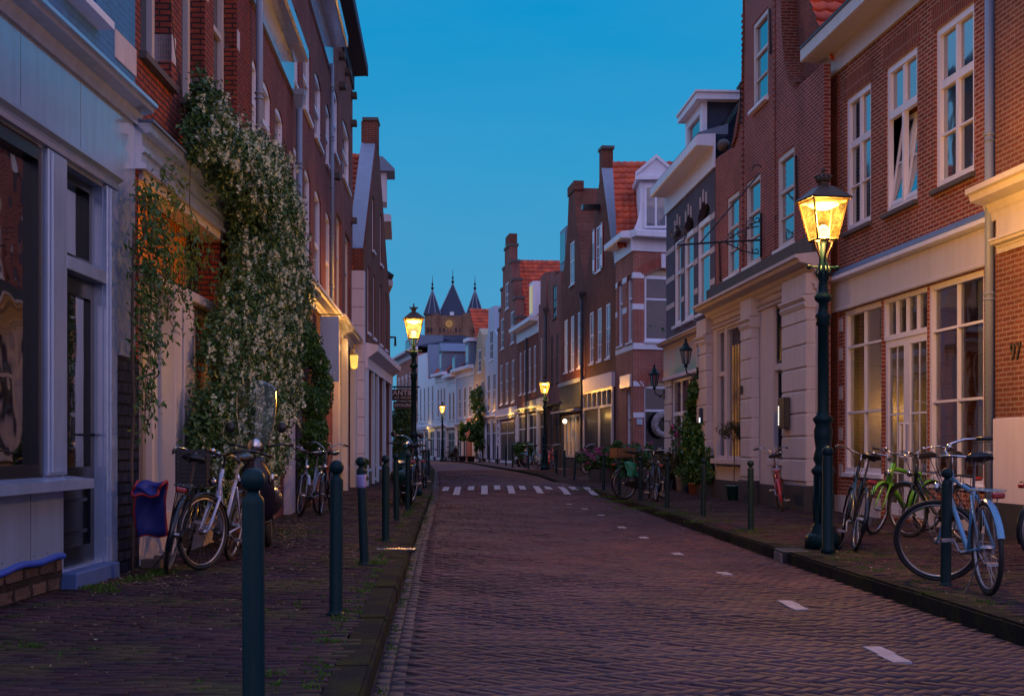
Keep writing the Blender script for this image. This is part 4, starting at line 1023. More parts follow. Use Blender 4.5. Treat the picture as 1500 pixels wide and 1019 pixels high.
facade('wall', W, ol, [tuple(sorted(g_[:2])) + g_[2:] for g_ in [gw] + a2 + sf], M['brick_plum'], R, depth=.12, reveal=.2)
facade('house_body', W, [(SA + .05, -.3), (SB - .02, -.3), (SB - .02, 7.6), (c0, 12.2), (SA + .05, 7.6)][::-1], [], M['brick_red'], R, depth=9, n0=-.26)
for g_ in [gw] + a2:
    g_ = tuple(sorted(g_[:2])) + g_[2:]
    window(W, R, *g_, reveal=.07, bars=(.62,), fw=.10, bw=.03, thin=(.3,), frame=M['cream'], glass=M['glass_hi'], sillm=M['white'], silld=.10)
U_ = W.L(0, -8, 0)
tile_slope('roof', W.L(SA + .2, -.16, 7.85), W.L(0, -8, 0), W.L(c0 - SA - .2, 0, 4.55), M['tile_red'], R)
tile_slope('roof', W.L(SB - .5, -.3, 8.0), W.L(0, -8, 0), W.L(c0 - SB + .5, 0, 4.2), M['tile_black'], R)
# coping following the gable + lead
bm = bmesh.new(); op_ = [(c0 - a, h) for a, h in half[3:]]
for (p, q_) in zip(op_, op_[1:]):
    for sg_ in (1, -1):
        P = [(c0 + sg_ * (p[0] - c0), p[1]), (c0 + sg_ * (q_[0] - c0), q_[1])]
        vs = [bm.verts.new(W.L(P[i][0], n_, P[i][1] + dh)) for i in (0, 1) for n_, dh in ((.05, -.02), (.05, .07), (-.34, .07), (-.34, -.02))]
        for k in range(4): bm.faces.new((vs[k], vs[(k + 1) % 4], vs[4 + (k + 1) % 4], vs[4 + k]))
        bm.faces.new(vs[:4]); bm.faces.new(vs[4:])
finish_each('gable_coping', bm, M['brick_dark'], R)
bm = bmesh.new(); lathe(bm, [(.05, 0), (.12, .06), (.15, .2), (.11, .36), (.04, .42)], seg=10, M=Matrix.Translation(W.L(SB - .35, -.1, 7.9)) @ Matrix.Rotation(PI / 2, 4, 'Y') @ Matrix.Translation((-.25, 0, -.25))); finish('shell_ornament', bm, M['sillstone'], R, True)
band('lead_flashing', W, R, M['zinc'], s(1151), s(1151) + .05, -.5, -.34, 8.2, 10.6)
for xx in (1136, 1089.5):   # toothed vertical brick strips beside the windows
    zz_ = []; k = 5.0
    while k < 10.5: zz_ += [(.0, k), (.05, k), (.05, k + .05), (.0, k + .05)]; k += .125
    prof_obj('brick_toothing', W, R, M['brick_plum'], zz_ + [(-.02, 10.5), (-.02, 5.0)], s(xx) - .03, s(xx) + .03)
for xx, hh in ((1131, 8.9), (1088, 8.1), (1170, 5.6), (1057, 4.95)):
    bm = bmesh.new(); tube(bm, [W.L(s(xx), .03, hh), W.L(s(xx), .05, hh + .9)], .022, 6); tube(bm, [W.L(s(xx), .04, hh + .15), W.L(s(xx) + .07, .04, hh + .05)], .015, 5); tube(bm, [W.L(s(xx), .04, hh + .75), W.L(s(xx) + .07, .04, hh + .85)], .015, 5); finish('wall_anchor', bm, M['iron'], R)
# stone shopfront
sf = [(s(1100), s(1058), .88, 3.80), (s(1167), s(1142), .90, 3.85)]
sf = [tuple(sorted(g_[:2])) + g_[2:] for g_ in sf]
facade('shopfront', W, [(SA - .06, -.25), (SB, -.25), (SB, 4.2), (SA - .06, 4.2)][::-1], sf, M['stone'], R, depth=.05, reveal=.2, n0=.12)
a, b = sf[0][:2]
window(W, R, a, b, *sf[0][2:], reveal=-.05, d=.05, cols=1, bars=(), fw=.06, frame=M['stone'], glass=M['clear'], sill=False)
band('mullion', W, R, M['stone'], s(1070) - .12, s(1070) + .12, -.02, .115, .88, 3.8, .01); band('transom', W, R, M['stone'], s(1070) + .12, b, .0, .09, 2.75, 2.85)
band('sill', W, R, M['stone'], a - .1, b + .1, -.1, .26, .76, .88, .01)
bm = bmesh.new(); cu_prev = None
for i in range(50):
    ss = a + (s(1066) - a) * i / 49; nn = -.06 + .03 * math.sin(i * 1.1); v0 = bm.verts.new(W.L(ss, nn, .9)); v1 = bm.verts.new(W.L(ss, nn, 3.4))
    if cu_prev: bm.faces.new((cu_prev[0], v0, v1, cu_prev[1]))
    cu_prev = (v0, v1)
finish('curtain', bm, M['curtain_warm'], R, True)
bm = bmesh.new(); wbox(bm, W, a - .2, b + .2, -1.2, -1.15, .5, 4); finish('room_interior', bm, M['room_warm2'], R)
a, b = sf[1][:2]
window(W, R, a, b, 2.72, sf[1][3], reveal=-.03, d=.05, fw=.07, frame=M['black_paint'], glass=M['clear'], sill=False, back=M['room_dark'])
window(W, R, a, b, .9, 2.62, reveal=-.0, d=.05, fw=.07, frame=M['black_paint'], glass=M['clear'], sill=False, back=M['room_dark'], curtain=(M['curtain'], [(.0, .62, 0, 1)]))
band('transom', W, R, M['stone'], a, b, -.12, .1, 2.60, 2.73, .01); band('sill', W, R, M['stone'], a - .08, b + .08, -.1, .24, .78, .9, .01)
for x1_, x2_ in ((1205, 1168), (1121, 1105), (1052, 1038)):   # rusticated pilasters
    a, b = sorted((s(x1_), s(x2_))); bm = bmesh.new(); hh = .52
    while hh < 3.5: wbox(bm, W, a, b, .11, .30, hh, hh + .385, .02); hh += .40
    wbox(bm, W, a + .01, b - .01, .11, .275, .4, 3.6); finish('pilaster', bm, M['stone'], R)
    bm = bmesh.new(); wprof(bm, W, [(.1, 3.55), (.31, 3.55), (.34, 3.62), (.31, 3.66), (.36, 3.72), (.36, 3.76), (.1, 3.78)], a - .03, b + .03); wbox(bm, W, a, b, .1, .30, 3.78, 4.15, .01); finish('capital', bm, M['stone'], R)
    band('plinth', W, R, M['dark_plinth'], a - .02, b + .02, .1, .34, -.2, .46, .01)
band('plinth', W, R, M['dark_plinth'], SA, SB, .1, .16, -.2, .40)
prof_obj('moulding', W, R, M['stone'], [(.12, 3.86), (.17, 3.88), (.15, 3.92), (.20, 3.96), (.12, 4.0)], SA, SB)
cornice(W, R, M['stone'], SA - .1, SB + .1, 4.10, .34, .42, base=.12)
band('dark_band', W, R, M['dark_plinth'], SA - .04, SB, .0, .22, 4.46, 4.82, .01)
lampl(W.at(s(1082), -.75, 2.6), 12, (1, .5, .14), .15)

# ---- R3: dark painted house
W = Wall.vp(1048, WR2.z(SB), 628, 1); s = W.s; SA, SB = s(1047.5), s(976); WR3 = W
R = W.root('slate_blue_painted_house', 'slate blue painted brick house with three arched windows under a deep white cornice', 'house')
ws = [tuple(sorted((s(a), s(b)))) + (4.45, 7.15, .28) for a, b in ((1040, 1022), (1016, 1002), (997.5, 988))]
shp = tuple(sorted((s(1035), s(985)))) + (.55, 3.0)
facade('wall', W, [(SA + .02, -.3), (SB, -.3), (SB, 7.95), (SA + .02, 7.95)][::-1], ws + [shp], M['brick_grey'], R, reveal=.2)
for u in ws:
    window(W, R, u[0], u[1], u[2], 6.72, reveal=.07, bars=(.64,), fw=.12, bw=.04, frame=M['white'], glass=M['glass_hi'], silld=.08)
    band('tympanum', W, R, M['black_paint'], u[0], u[1], -.19, -.16, 6.7, 7.2)
    bm = bmesh.new(); c_ = (u[0] + u[1]) / 2
    for dd, up in ((0, .0), (-.36, -.12), (.36, -.12)): wbox(bm, W, c_ + dd - .06, c_ + dd + .06, 0, .02, 7.16 + up, 7.45 + up)
    finish_each('keystone', bm, M['band'], R)
bm = bmesh.new()
for hh in (6.55, 5.75, 5.0):
    edges = [SA + .03] + [e for u in sorted(ws) for e in u[:2]] + [SB]
    for i in range(0, len(edges), 2): wbox(bm, W, edges[i], edges[i + 1], 0, .008, hh, hh + .14)
finish_each('stone_band', bm, M['band'], R)
eave(W, R, M['white'], SA - .05, SB, 7.72, .50, .46, .24)
prof_obj('lead_flashing', W, R, M['lead'], [(.44, 8.50), (.40, 8.54), (-.3, 8.75), (-.3, 8.5)], SA - .05, SB)
tile_slope('roof', W.L(SA, -.25, 8.6), W.L(SB - SA, 0, 0), W.L(0, -2.0, 3.0), M['tile_black'], R)
bm = bmesh.new(); wbox(bm, W, SA + 1.9, SA + 3.9, -1.6, -.15, 8.55, 9.75); dm = finish('dormer', bm, M['slate'], R)
bm = bmesh.new(); wbox(bm, W, SA + 1.8, SA + 2.1, -.18, -.05, 8.55, 9.75); wbox(bm, W, SA + 3.7, SA + 4.0, -.18, -.05, 8.55, 9.75); wbox(bm, W, SA + 2.1, SA + 3.7, -.18, -.05, 9.5, 9.75); wbox(bm, W, SA + 2.1, SA + 3.7, -.18, -.05, 8.55, 8.8); finish('dormer_frame', bm, M['white'], dm)
band('pane', W, dm, M['glass_hi'], SA + 2.1, SA + 3.7, -.16, -.12, 8.8, 9.5)
bm = bmesh.new(); wbox(bm, W, SA + 1.6, SA + 4.2, -1.7, .12, 9.75, 9.93); wbox(bm, W, SA + 1.55, SA + 4.25, -1.75, .16, 9.92, 9.97); finish('dormer_cornice', bm, M['white'], dm)
# shopfront
sunset_panel, nt, b_, out_ = new_mat('sunset_reflection_panel')
r_ = ramp(nt, [(.30, (.38, .33, .42)), (.45, (.20, .42, .36)), (.55, (.34, .34, .42)), (.66, (.62, .28, .16)), (.75, (.40, .34, .42))]); nt.links.new(noise(nt, objvec(nt), .7, 3), r_.inputs[0]); nt.links.new(r_.outputs[0], b_.inputs['Base Color']); b_.inputs['Roughness'].default_value = .5  # green and orange sunset reflection painted into the panel's base colour
band('sign_panel', W, R, sunset_panel, SA + .15, SB, 0, .08, 3.1, 3.85)
cornice(W, R, M['stone'], SA, SB + .1, 3.85, .22, .30); band('panel_rail', W, R, M['lilac'], SA + .1, SB, 0, .12, 3.0, 3.10, .01)
window(W, R, shp[0], shp[1], .55, 3.0, reveal=.04, d=.05, cols=4, bars=(.62,), fw=.09, bw=.05, frame=M['white'], glass=M['glass'])
bm = bmesh.new(); hh = .0
while hh < 3.0: wbox(bm, W, shp[1] + .02, SB, 0, .06, hh, hh + .45, .012); wbox(bm, W, SA + .05, shp[0] - .02, 0, .06, hh, hh + .45, .012); hh += .47
finish('pilaster', bm, M['stone'], R); band('plinth', W, R, M['dark_plinth'], SA, SB, 0, .08, -.2, .3)

# ---- R4: corner house with chamfer
P = lambda x, z: ((x - CX) / F * z, z)
C0 = P(928, 48.0); C1 = P(902, 51.3)
W = Wall.two(C0, (C0[0] + 2.1, 48.7), -1); s = W.s; SB = s(992)
R = W.root('corner_bay_house', 'red brick corner house with white bands, arches and a pedimented dormer', 'house')
bigw = (.42, SB + .2, 4.9, 7.35, .0); dr4 = (.42, 1.75, .3, 3.45)
facade('wall', W, [(0, -.2), (SB + .6, -.2), (SB + .6, 8.2), (0, 8.2)], [(.42, 1.85, 4.9, 7.45, .30), (.42, 1.75, .3, 3.5, .25)], M['brick_bright'], R, body=False)
window(W, R, .42, 1.85, 4.9, 7.2, bars=(.66,), fw=.1, frame=M['white'], glass=M['clear'], back=paint('brown_room', (.20, .13, .09), .9, .3), silld=.1); lampl(W.at(1.2, -.5, 6.6), 3, (1, .6, .3), .1); IN_POS = [W.at(x_, -.35, 5.02) for x_ in (.8, 1.4)]
door(W, R, .42, 1.75, .3, 3.3, M['black_paint'], transom=2.45, glassm=M['glass'])
bm = bmesh.new()
for hh in (7.1, 6.0, 4.62): wbox(bm, W, -.01, .40, -.01, .012, hh, hh + .2)
wbox(bm, W, -.02, SB + .6, -.01, .05, 4.6, 4.82); 
for hh in (3.3, 2.2): wbox(bm, W, -.01, .40, -.01, .012, hh, hh + .18)
wbox(bm, W, 1.05, 1.22, 0, .05, 7.5, 8.0); finish_each('stone_band', bm, M['white'], R)
bm = bmesh.new()   # arch bricks
for cc, hb in ((1.13, 7.25), (1.08, 3.32)):
    for i in range(17):
        t = -1 + 2 * i / 16; a_ = t * .75; x_ = cc + 1.1 * math.sin(a_) ; y_ = hb - .82 + 1.1 * math.cos(a_)
        Mx = Matrix.Translation(W.L(x_, 0, y_)) @ Matrix.Rotation(a_ * W.sg, 4, 'Y'); bbox(bm, -.035, .035, -.01, .012, 0, .30, Mx)
finish('brick_arch', bm, island('arch_bricks', [(.30, .07, .05), (.40, .11, .075)], .85), R)
band('tile_panel', W, R, M['ochre'], .45, 1.8, -.12, -.08, 7.18, 7.46); band('tile_panel', W, R, M['ochre'], .45, 1.72, -.12, -.08, 3.3, 3.5)
eave(W, R, M['white'], -.1, SB + .6, 8.05, .45, .45, .22)
L4_ = math.dist(C0, C1)
W4r = Wall.two(C0, C1, 1)
def relocate(objs, Wsrc, Rm):
    dx, dy = Wsrc.d.x * Wsrc.sg, Wsrc.d.y * Wsrc.sg
    Ms = Matrix.Translation((Wsrc.A.x, Wsrc.A.y, 0)) @ Matrix.Rotation(math.atan2(dy, dx), 4, 'Z')
    Mr = Matrix.Translation(Rm.location) @ Matrix.Rotation(Rm.rotation_euler.z, 4, 'Z')
    D = Mr.inverted() @ Ms
    for o in objs: o.matrix_basis = D
s4 = W4r.s
hs4 = [(s4(926), s4(918), 4.9, 7.3, .15), (s4(912), s4(904.5), 4.9, 7.3, .15), (s4(924), s4(917), .4, 3.2)]
hs4 = [tuple(sorted(h_[:2])) + h_[2:] for h_ in hs4]
before = set(R.children)
facade('wall', W4r, [(0, -.2), (L4_, -.2), (L4_, 8.2), (0, 8.2)][::-1], hs4, M['brick_bright'], R, body=False)
for u in hs4: window(W4r, R, *u[:4], bars=(.66,), frame=M['white'], glass=M['glass_net'], fw=.09)
eave(W4r, R, M['white'], 0, L4_, 8.05, .45, .45, .22)
bm = bmesh.new()
for hh in (7.1, 6.0, 4.6): wbox(bm, W4r, 0, L4_, -.0, .015, hh, hh + .18) if hh == 4.6 else (wbox(bm, W4r, 0, hs4[0][0], 0, .012, hh, hh + .2), wbox(bm, W4r, hs4[0][1], hs4[1][0], 0, .012, hh, hh + .2), wbox(bm, W4r, hs4[1][1], L4_, 0, .012, hh, hh + .2))
finish_each('stone_band', bm, M['white'], R); band('sign_panel', W4r, R, M['white'], s4(925), s4(910), 0, .06, 3.3, 3.75)
relocate([c for c in R.children if c not in before], W4r, R)
# red roof and dormer
Wd = Wall.two((C0[0] - .05, 48.7), (C0[0] + 3.2, 48.65), -1)
before = set(R.children)
tile_slope('roof', Wd.L(-.45, -.3, 8.3), Wd.L(6.5, 0, 0), Wd.L(0, -3.0, 3.7), M['tile_red'], R)
relocate([c for c in R.children if c not in before], Wd, R); before = set(R.children)
bm = bmesh.new(); a, b = .36, 1.46
wbox(bm, Wd, a, b, -1.9, -.05, 8.75, 10.7); dm = finish('dormer', bm, M['white'], R)
bm = bmesh.new(); m_ = (a + b) / 2
vs = [bm.verts.new(Wd.L(x_, n_, h_)) for n_ in (.12, -2.0) for x_, h_ in ((a - .12, 10.7), (b + .12, 10.7), (b + .15, 10.82), (m_, 11.42), (a - .15, 10.82))]
bm.faces.new(vs[:5]); bm.faces.new(vs[5:][::-1]); 
for i in range(5): bm.faces.new((vs[i], vs[(i + 1) % 5], vs[5 + (i + 1) % 5], vs[5 + i]))
finish('pediment', bm, M['white'], dm)
bm = bmesh.new()
for sg_ in (-1, 1):
    vs = [bm.verts.new(Wd.L(m_ + sg_ * x_, n_, h_)) for n_ in (.2, .1) for x_, h_ in ((.74, 10.80), (.74, 10.93), (0, 11.56), (0, 11.43))]
    bm.faces.new(vs[:4]); bm.faces.new(vs[4:][::-1])
    for i in range(4): bm.faces.new((vs[i], vs[(i + 1) % 4], vs[4 + (i + 1) % 4], vs[4 + i]))
wbox(bm, Wd, a - .2, b + .2, .1, .2, 10.66, 10.80)
finish('pediment_moulding', bm, M['white'], dm)
bm = bmesh.new(); wbox(bm, Wd, a + .14, b - .14, -.05, .02, 8.95, 10.5); f_ = finish('window', bm, M['white'], dm)
band('pane', Wd, dm, M['glass_net'], a + .22, m_ - .04, .01, .03, 9.05, 10.4); band('pane', Wd, dm, M['glass_net'], m_ + .04, b - .22, .01, .03, 9.05, 10.4)
bm = bmesh.new()
for sg_ in (-1, 1):
    pts = [(m_ + sg_ * (.55 + .35 * (1 - t) ** 2), 8.7 + 1.2 * t) for t in (0, .2, .4, .6, .8, 1)]
    for (p, q_) in zip(pts, pts[1:]):
        vs = [bm.verts.new(Wd.L(x_, n_, h_)) for n_ in (.0, -.15) for x_, h_ in ((m_ + sg_ * .5, p[1]), (p[0], p[1]), (q_[0], q_[1]), (m_ + sg_ * .5, q_[1]))]
        bm.faces.new(vs[:4]); bm.faces.new(vs[4:][::-1])
        for i in range(4): bm.faces.new((vs[i], vs[(i + 1) % 4], vs[4 + (i + 1) % 4], vs[4 + i]))
finish('scroll', bm, M['white'], dm)
relocate([c for c in R.children if c not in before], Wd, R)
bm = bmesh.new(); fp = [(C0[0] + .05, 48.35), (C1[0] + .35, 51.2), (9.5, 53), (9.5, 50.9), (C0[0] + 2.9, 49.3)]
lo = [bm.verts.new((x_, y_, -.3)) for x_, y_ in fp]; hi = [bm.verts.new((x_, y_, 8.1)) for x_, y_ in fp]; bm.faces.new(hi)
for i in range(5): bm.faces.new((lo[i], lo[(i + 1) % 5], hi[(i + 1) % 5], hi[i]))
o = finish('house_body', bm, M['brick_dark'], R); o.matrix_basis = (Matrix.Translation(R.location) @ Matrix.Rotation(R.rotation_euler.z, 4, 'Z')).inverted()
# ---- the far part of the right row
def simple_house(name, label, A, B, mat, outline, wins, shopw=(), frame='white', glass='glass', dep=6, bars=(.55,), corn=None, sg=1, fw=.08, shopmat=None, group=None):
    W = Wall.two(A, B, sg); R = W.root(name, label, 'house', group); Lh = math.dist(A, B)
    ol = [(s_ * Lh if s_ is not None else 0, h) for s_, h in outline]
    hs = [(a * Lh, b * Lh, h0, h1) for a, b, h0, h1 in wins]; sh_ = [(a * Lh, b * Lh, h0, h1) for a, b, h0, h1 in shopw]
    facade('wall', W, ol, hs + sh_, mat, R, depth=dep)
    for u in hs: window(W, R, *u, reveal=.03, d=.03, bars=bars, cols=2, thin=(.28,), fw=fw * 1.1, bw=.03, frame=M[frame], glass=M[glass])
    for u in sh_: window(W, R, *u, reveal=.03, d=.03, bars=(.72,), cols=2, fw=fw, frame=M[shopmat or frame], glass=M[glass])
    if sh_:
        hc = max(q[3] for q in sh_) + .12; cornice(W, R, M[shopmat or frame], 0, Lh, hc, .26, .2)
        for a in sorted({0.0} | {round(q[1] / Lh, 3) for q in sh_}): band('pilaster', W, R, M[shopmat or frame], a * Lh + .03, min(Lh, a * Lh + .22), 0, .09, .45, hc)
        band('plinth', W, R, M['dark_plinth'], 0, sh_[0][0] - .02, 0, .12, -.1, .45) if sh_[0][0] > .1 else None
    if corn: eave(W, R, M[corn[0]], -.05, Lh + .05, *corn[1:])
    return W, R, Lh
def gable(h0, hp, w=.5, flat=.1, sh_=.0, c=.5):
    return [(0, -.3), (0, h0), (c - flat, hp), (c + flat, hp), (1, h0), (1, -.3)]
C2 = P(857, 57.5); C3 = P(822, 64); C4_ = P(803, 68); C5 = P(789, 71.5); C6 = P(758, 79.5); C7 = P(729, 88.5); C8 = P(711, 93); C9 = P(694, 97.5); C10 = P(668, 104); C11 = P(655, 108); C12 = P(638, 112.5); C13 = P(612, 121); C14 = P(581, 137)
wr = lambda n, h0, h1, m=.1, wf=.55: [(m + (1 - 2 * m) * (i + .5 - wf / 2) / n, m + (1 - 2 * m) * (i + .5 + wf / 2) / n, h0, h1) for i in range(n)]
# R5
W, R, Lh = simple_house('shuttered_gable_house', 'dark brick gable house with red and white shutters and a white shop frieze', C1, C2, M['brick_dark'], gable(7.9, 12.1, flat=.03, c=.43), wr(3, 4.6, 6.7, .1, .5) + [(.44, .62, 8.2, 10.0)], [], 'white', 'glass_hi')
bm = bmesh.new(); wbox(bm, W, .1, Lh - .1, -.05, .06, .5, 3.3)
finish('shop_back', bm, M['room_dark'], R)
band('frieze', W, R, M['lilac'], .1, Lh - .2, 0, .14, 3.45, 4.0); bm = bmesh.new()
wbox(bm, W, .1, Lh - .1, .06, .12, 2.7, 2.8); wbox(bm, W, .1, Lh - .1, .06, .12, 3.35, 3.45)
for i in range(7): wbox(bm, W, .1 + i * (Lh - .3) / 6, .2 + i * (Lh - .3) / 6, .06, .12, 2.8, 3.35)
for q_ in (.1, 2.6, Lh - .35): wbox(bm, W, q_, q_ + .2, .06, .13, 0, 2.7)
wbox(bm, W, .1, Lh - .1, .06, .16, .4, .5); finish('shopfront', bm, M['cream'], R)
band('pane', W, R, M['glass_far'], .2, Lh - .2, .07, .08, .5, 2.7)
lampl(W.at(2.0, .4, 2.4), 10, (1, .55, .15), .1)
bm = bmesh.new(); g0, g1 = .44 * Lh, .62 * Lh
for a in (g1 + .02,): wbox(bm, W, a, a + .45, 0, .05, 8.2, 10.0)
wbox(bm, W, g0 - .47, g0 - .02, 0, .05, 8.2, 10.0); finish_each('shutter', bm, M['plastic_red'], R)
bm = bmesh.new()
for a in (g1 + .06, g0 - .43): wbox(bm, W, a, a + .37, .05, .06, 8.3, 8.75); wbox(bm, W, a, a + .37, .05, .06, 9.4, 9.9)
finish_each('shutter_panel', bm, M['white'], R)
band('chimney', W, R, M['brick_dark'], Lh * .40, Lh * .50, -.42, .01, 11.6, 12.9); band('chimney_cap', W, R, M['sillstone'], Lh * .385, Lh * .515, -.46, .05, 12.9, 13.02)
tile_slope('roof', W.L(-.1, -.3, 7.8), W.L(0, -6, 0), W.L(Lh * .43, 0, 4.2), M['tile_red'], R)
bm = bmesh.new(); vs = [bm.verts.new(W.L(*p)) for p in ((-.05, .04, 7.9), (-.05, -.45, 7.9), (Lh * .40, -.45, 12.05), (Lh * .40, .04, 12.05), (-.05, .04, 8.0), (-.05, -.45, 8.0), (Lh * .40, -.45, 12.15), (Lh * .40, .04, 12.15))]
for fc in ((0, 1, 2, 3), (4, 5, 6, 7), (0, 1, 5, 4), (1, 2, 6, 5), (2, 3, 7, 6), (3, 0, 4, 7)): bm.faces.new([vs[i] for i in fc])
finish('verge_flashing', bm, M['zinc'], R); band('hoist_beam', W, R, M['black_paint'], Lh * .47, Lh * .53, 0, .7, 10.6, 10.8)
pipe('drainpipe', 'black drainpipe between the shuttered gable house and its darker neighbour', W, Lh - .05, .15, .1, 7.6, M['dark_plinth'], .07, True)
# R6
W, R, Lh = simple_house('chimney_gable_house', 'dark brick gable house with a tall chimney stack over a dark glazed shop', C2, C3, M['brick_dark'], [(0, -.3), (0, 7.9), (.34, 11.0), (.42, 12.6), (.66, 12.6), (.72, 11.0), (1, 8.2), (1, -.3)], wr(3, 4.6, 7.0, .08, .5) + [(.42, .60, 8.4, 10.3)], [], 'white', 'glass_hi')
band('chimney', W, R, M['brick_dark'], .40 * Lh, .68 * Lh, -.4, .04, 12.5, 12.9); tile_slope('roof', W.L(0, -.3, 7.8), W.L(0, -6, 0), W.L(Lh * .5, 0, 3.9), M['tile_red'], R)
band('shop_glazing', W, R, M['glass_far'], .3, Lh - .2, 0, .1, 2.9, 3.95); band('shop_sign_board', W, R, M['zinc'], .15, Lh - .1, 0, .18, 3.95, 4.12); band('awning_rail', W, R, M['zinc'], .0, Lh, 0, .5, 2.72, 2.80)
bm = bmesh.new(); n_ = 5
for i in range(n_): wbox(bm, W, .5 + i * (Lh - 2.2) / (n_ - 1), .6 + i * (Lh - 2.2) / (n_ - 1), .02, .12, .8, 2.6)
wbox(bm, W, .5, Lh - 1.6, .02, .12, .72, .82); wbox(bm, W, .5, Lh - 1.6, .02, .12, 2.5, 2.6); finish('bay_window', bm, M['cream'], R); band('pane', W, R, M['glass_net'], .5, Lh - 1.6, .03, .05, .8, 2.55); band('door', W, R, M['darkwood'], Lh - 1.4, Lh - .4, .0, .06, .0, 2.6)
band('base', W, R, M['dark_plinth'], .1, Lh - 1.5, 0, .08, -.1, .72)
o = thing('wall_lamp', 'bright bulb lit over the bay window of the dark glazed shop', 'lamp', W.at(Lh * .35, .5, 2.3)); bm = bmesh.new(); bmesh.ops.create_uvsphere(bm, u_segments=10, v_segments=8, radius=.10); finish('bulb', bm, emit('bulb_glow', (1, .7, .4), 5), o); bm = bmesh.new(); tube(bm, [(0, 0, .09), (0, 0, .4)], .015, 6); finish('rod', bm, M['iron'], o); lampl(W.at(Lh * .35, .6, 2.3), 10, (1, .6, .3), .1)
# R7
W, R, Lh = simple_house('narrow_parapet_house', 'narrow brownish pink brick house with a stepped parapet and grey roof dormer', C3, C4_, M['brick_pink'], [(0, -.3), (0, 9.4), (.5, 9.4), (.5, 9.7), (1, 9.7), (1, -.3)], wr(2, 4.3, 6.6, .08, .42) + [(.35, .62, 7.4, 9.0)], [(.1, .45, .2, 2.9), (.6, .9, .2, 2.9)], 'dark_plinth', 'glass_hi')
bm = bmesh.new(); wbox(bm, W, .3, 2.2, -2, -.3, 9.6, 11.6); dm = finish('dormer', bm, M['lead'], R); band('pane', W, dm, M['glass_hi'], .5, 2.0, -.3, -.27, 10.0, 11.4)
pipe('drainpipe', 'dark drainpipe on the narrow parapet house', W, Lh - .1, .15, .1, 8.0, M['dark_plinth'], .07, True)
# R7b
W, R, Lh = simple_house('small_brick_house', 'small red brick house behind the third street lamp with a weathered stepped top', C4_, C5, M['brick_pink'], [(0, -.3), (0, 8.0), (.2, 8.0), (.2, 10.0), (.8, 10.0), (.8, 8.6), (1, 8.6), (1, -.3)], wr(2, 4.4, 6.8, .1, .4), [(.12, .88, .4, 3.0)], 'cream', 'glass_far', shopmat='cream')
lampl(W.at(Lh * .6, .5, 3.1), 8, (1, .6, .15), .1); band('fascia', W, R, M['cream'], 0, Lh, 0, .15, 3.05, 3.7)
# R8a
W, R, Lh = simple_house('white_corniced_house', 'low brick house with a moulded white cornice beside the stepped gable', C5, C6, M['brick_red'], [(0, -.3), (0, 7.4), (1, 7.4), (1, -.3)], wr(4, 4.2, 6.6, .05, .45), [(.06, .44, .4, 3.0), (.54, .94, .3, 3.0)], 'white', 'glass_far', shopmat='white', corn=('white', 7.2, .6, .5))
tile_slope('roof', W.L(0, 0, 8.0), W.L(Lh, 0, 0), W.L(0, -3.5, 3.2), M['tile_red'], R, .3, .4)
bm = bmesh.new(); wbox(bm, W, 2.6, 4.0, -2, -.1, 8.2, 10.2); dm = finish('dormer', bm, M['white'], R); band('pane', W, dm, emit('lit_dormer_window', (1, .85, .5), .35), 2.75, 3.85, -.1, -.07, 8.5, 10.0)
band('lit_fascia', W, R, M['ochre'], .3, Lh * .55, 0, .12, 3.1, 3.7); lampl(W.at(Lh * .25, .45, 3.3), 14, (1, .6, .1), .08); lampl(W.at(Lh * .7, .45, 3.3), 14, (1, .6, .1), .08)
pipe('drainpipe', 'blackish drainpipe on the low house beside the stepped gable', W, Lh * .45, .12, .1, 7.2, M['dark_plinth'], .06)
# R8 stepped gable
st = [(0, -.3), (0, 8.7), (.08, 8.7), (.08, 9.9), (.18, 9.9), (.18, 11.1), (.28, 11.1), (.28, 12.3), (.38, 12.3), (.38, 13.4), (.62, 13.4), (.62, 12.3), (.72, 12.3), (.72, 11.1), (.82, 11.1), (.82, 9.9), (.92, 9.9), (.92, 8.7), (1, 8.7), (1, -.3)]
W, R, Lh = simple_house('stepped_gable_house', 'brick house with a tall stepped gable and a big red tiled roof behind it', C6, C7, M['brick_pink'], st, wr(3, 3.9, 6.4, .05, .45) + [(.16, .32, 7.4, 9.3), (.66, .82, 7.4, 9.3), (.42, .58, 9.7, 11.3)], [(.15, .85, .3, 2.8)], 'white', 'glass_far', shopmat='white', dep=.5)
facade('house_body', W, [(0.1, -.3), (.1, 8), (Lh / 2, 12.4), (Lh - .1, 8), (Lh - .1, -.3)], [], M['brick_red'], R, depth=9, n0=-.45)
tile_slope('roof', W.L(-.1, -.4, 7.9), W.L(0, -9, 0), W.L(Lh / 2 + .1, 0, 4.8), M['tile_red'], R, .3, .4)
bm = bmesh.new()
for a, h_ in ((0, 8.7), (.08, 9.9), (.18, 11.1), (.28, 12.3), (.38, 13.4)):
    b_ = 1 - a; w_ = .10
    if a == .38: wbox(bm, W, a * Lh - .06, b_ * Lh + .06, -.56, .06, h_, h_ + .16)
    else: wbox(bm, W, a * Lh - .06, (a + w_) * Lh, -.56, .06, h_, h_ + .16); wbox(bm, W, (b_ - w_) * Lh, b_ * Lh + .06, -.56, .06, h_, h_ + .16)
finish_each('step_coping', bm, M['sillstone'], R); band('chimney', W, R, M['brick_dark'], .4 * Lh, .6 * Lh, -.5, -.02, 13.5, 14.2)
band('fascia', W, R, M['lilac'], .2, Lh - .2, 0, .12, 2.95, 3.6); lampl(W.at(Lh * .25, .5, 3.2), 18, (1, .6, .1), .08)
bm = bmesh.new()
for k in range(6): wbox(bm, W, .05, .8, 0, .03, .4 + k * .42, .6 + k * .42); wbox(bm, W, Lh - .8, Lh - .05, 0, .03, .4 + k * .42, .6 + k * .42)
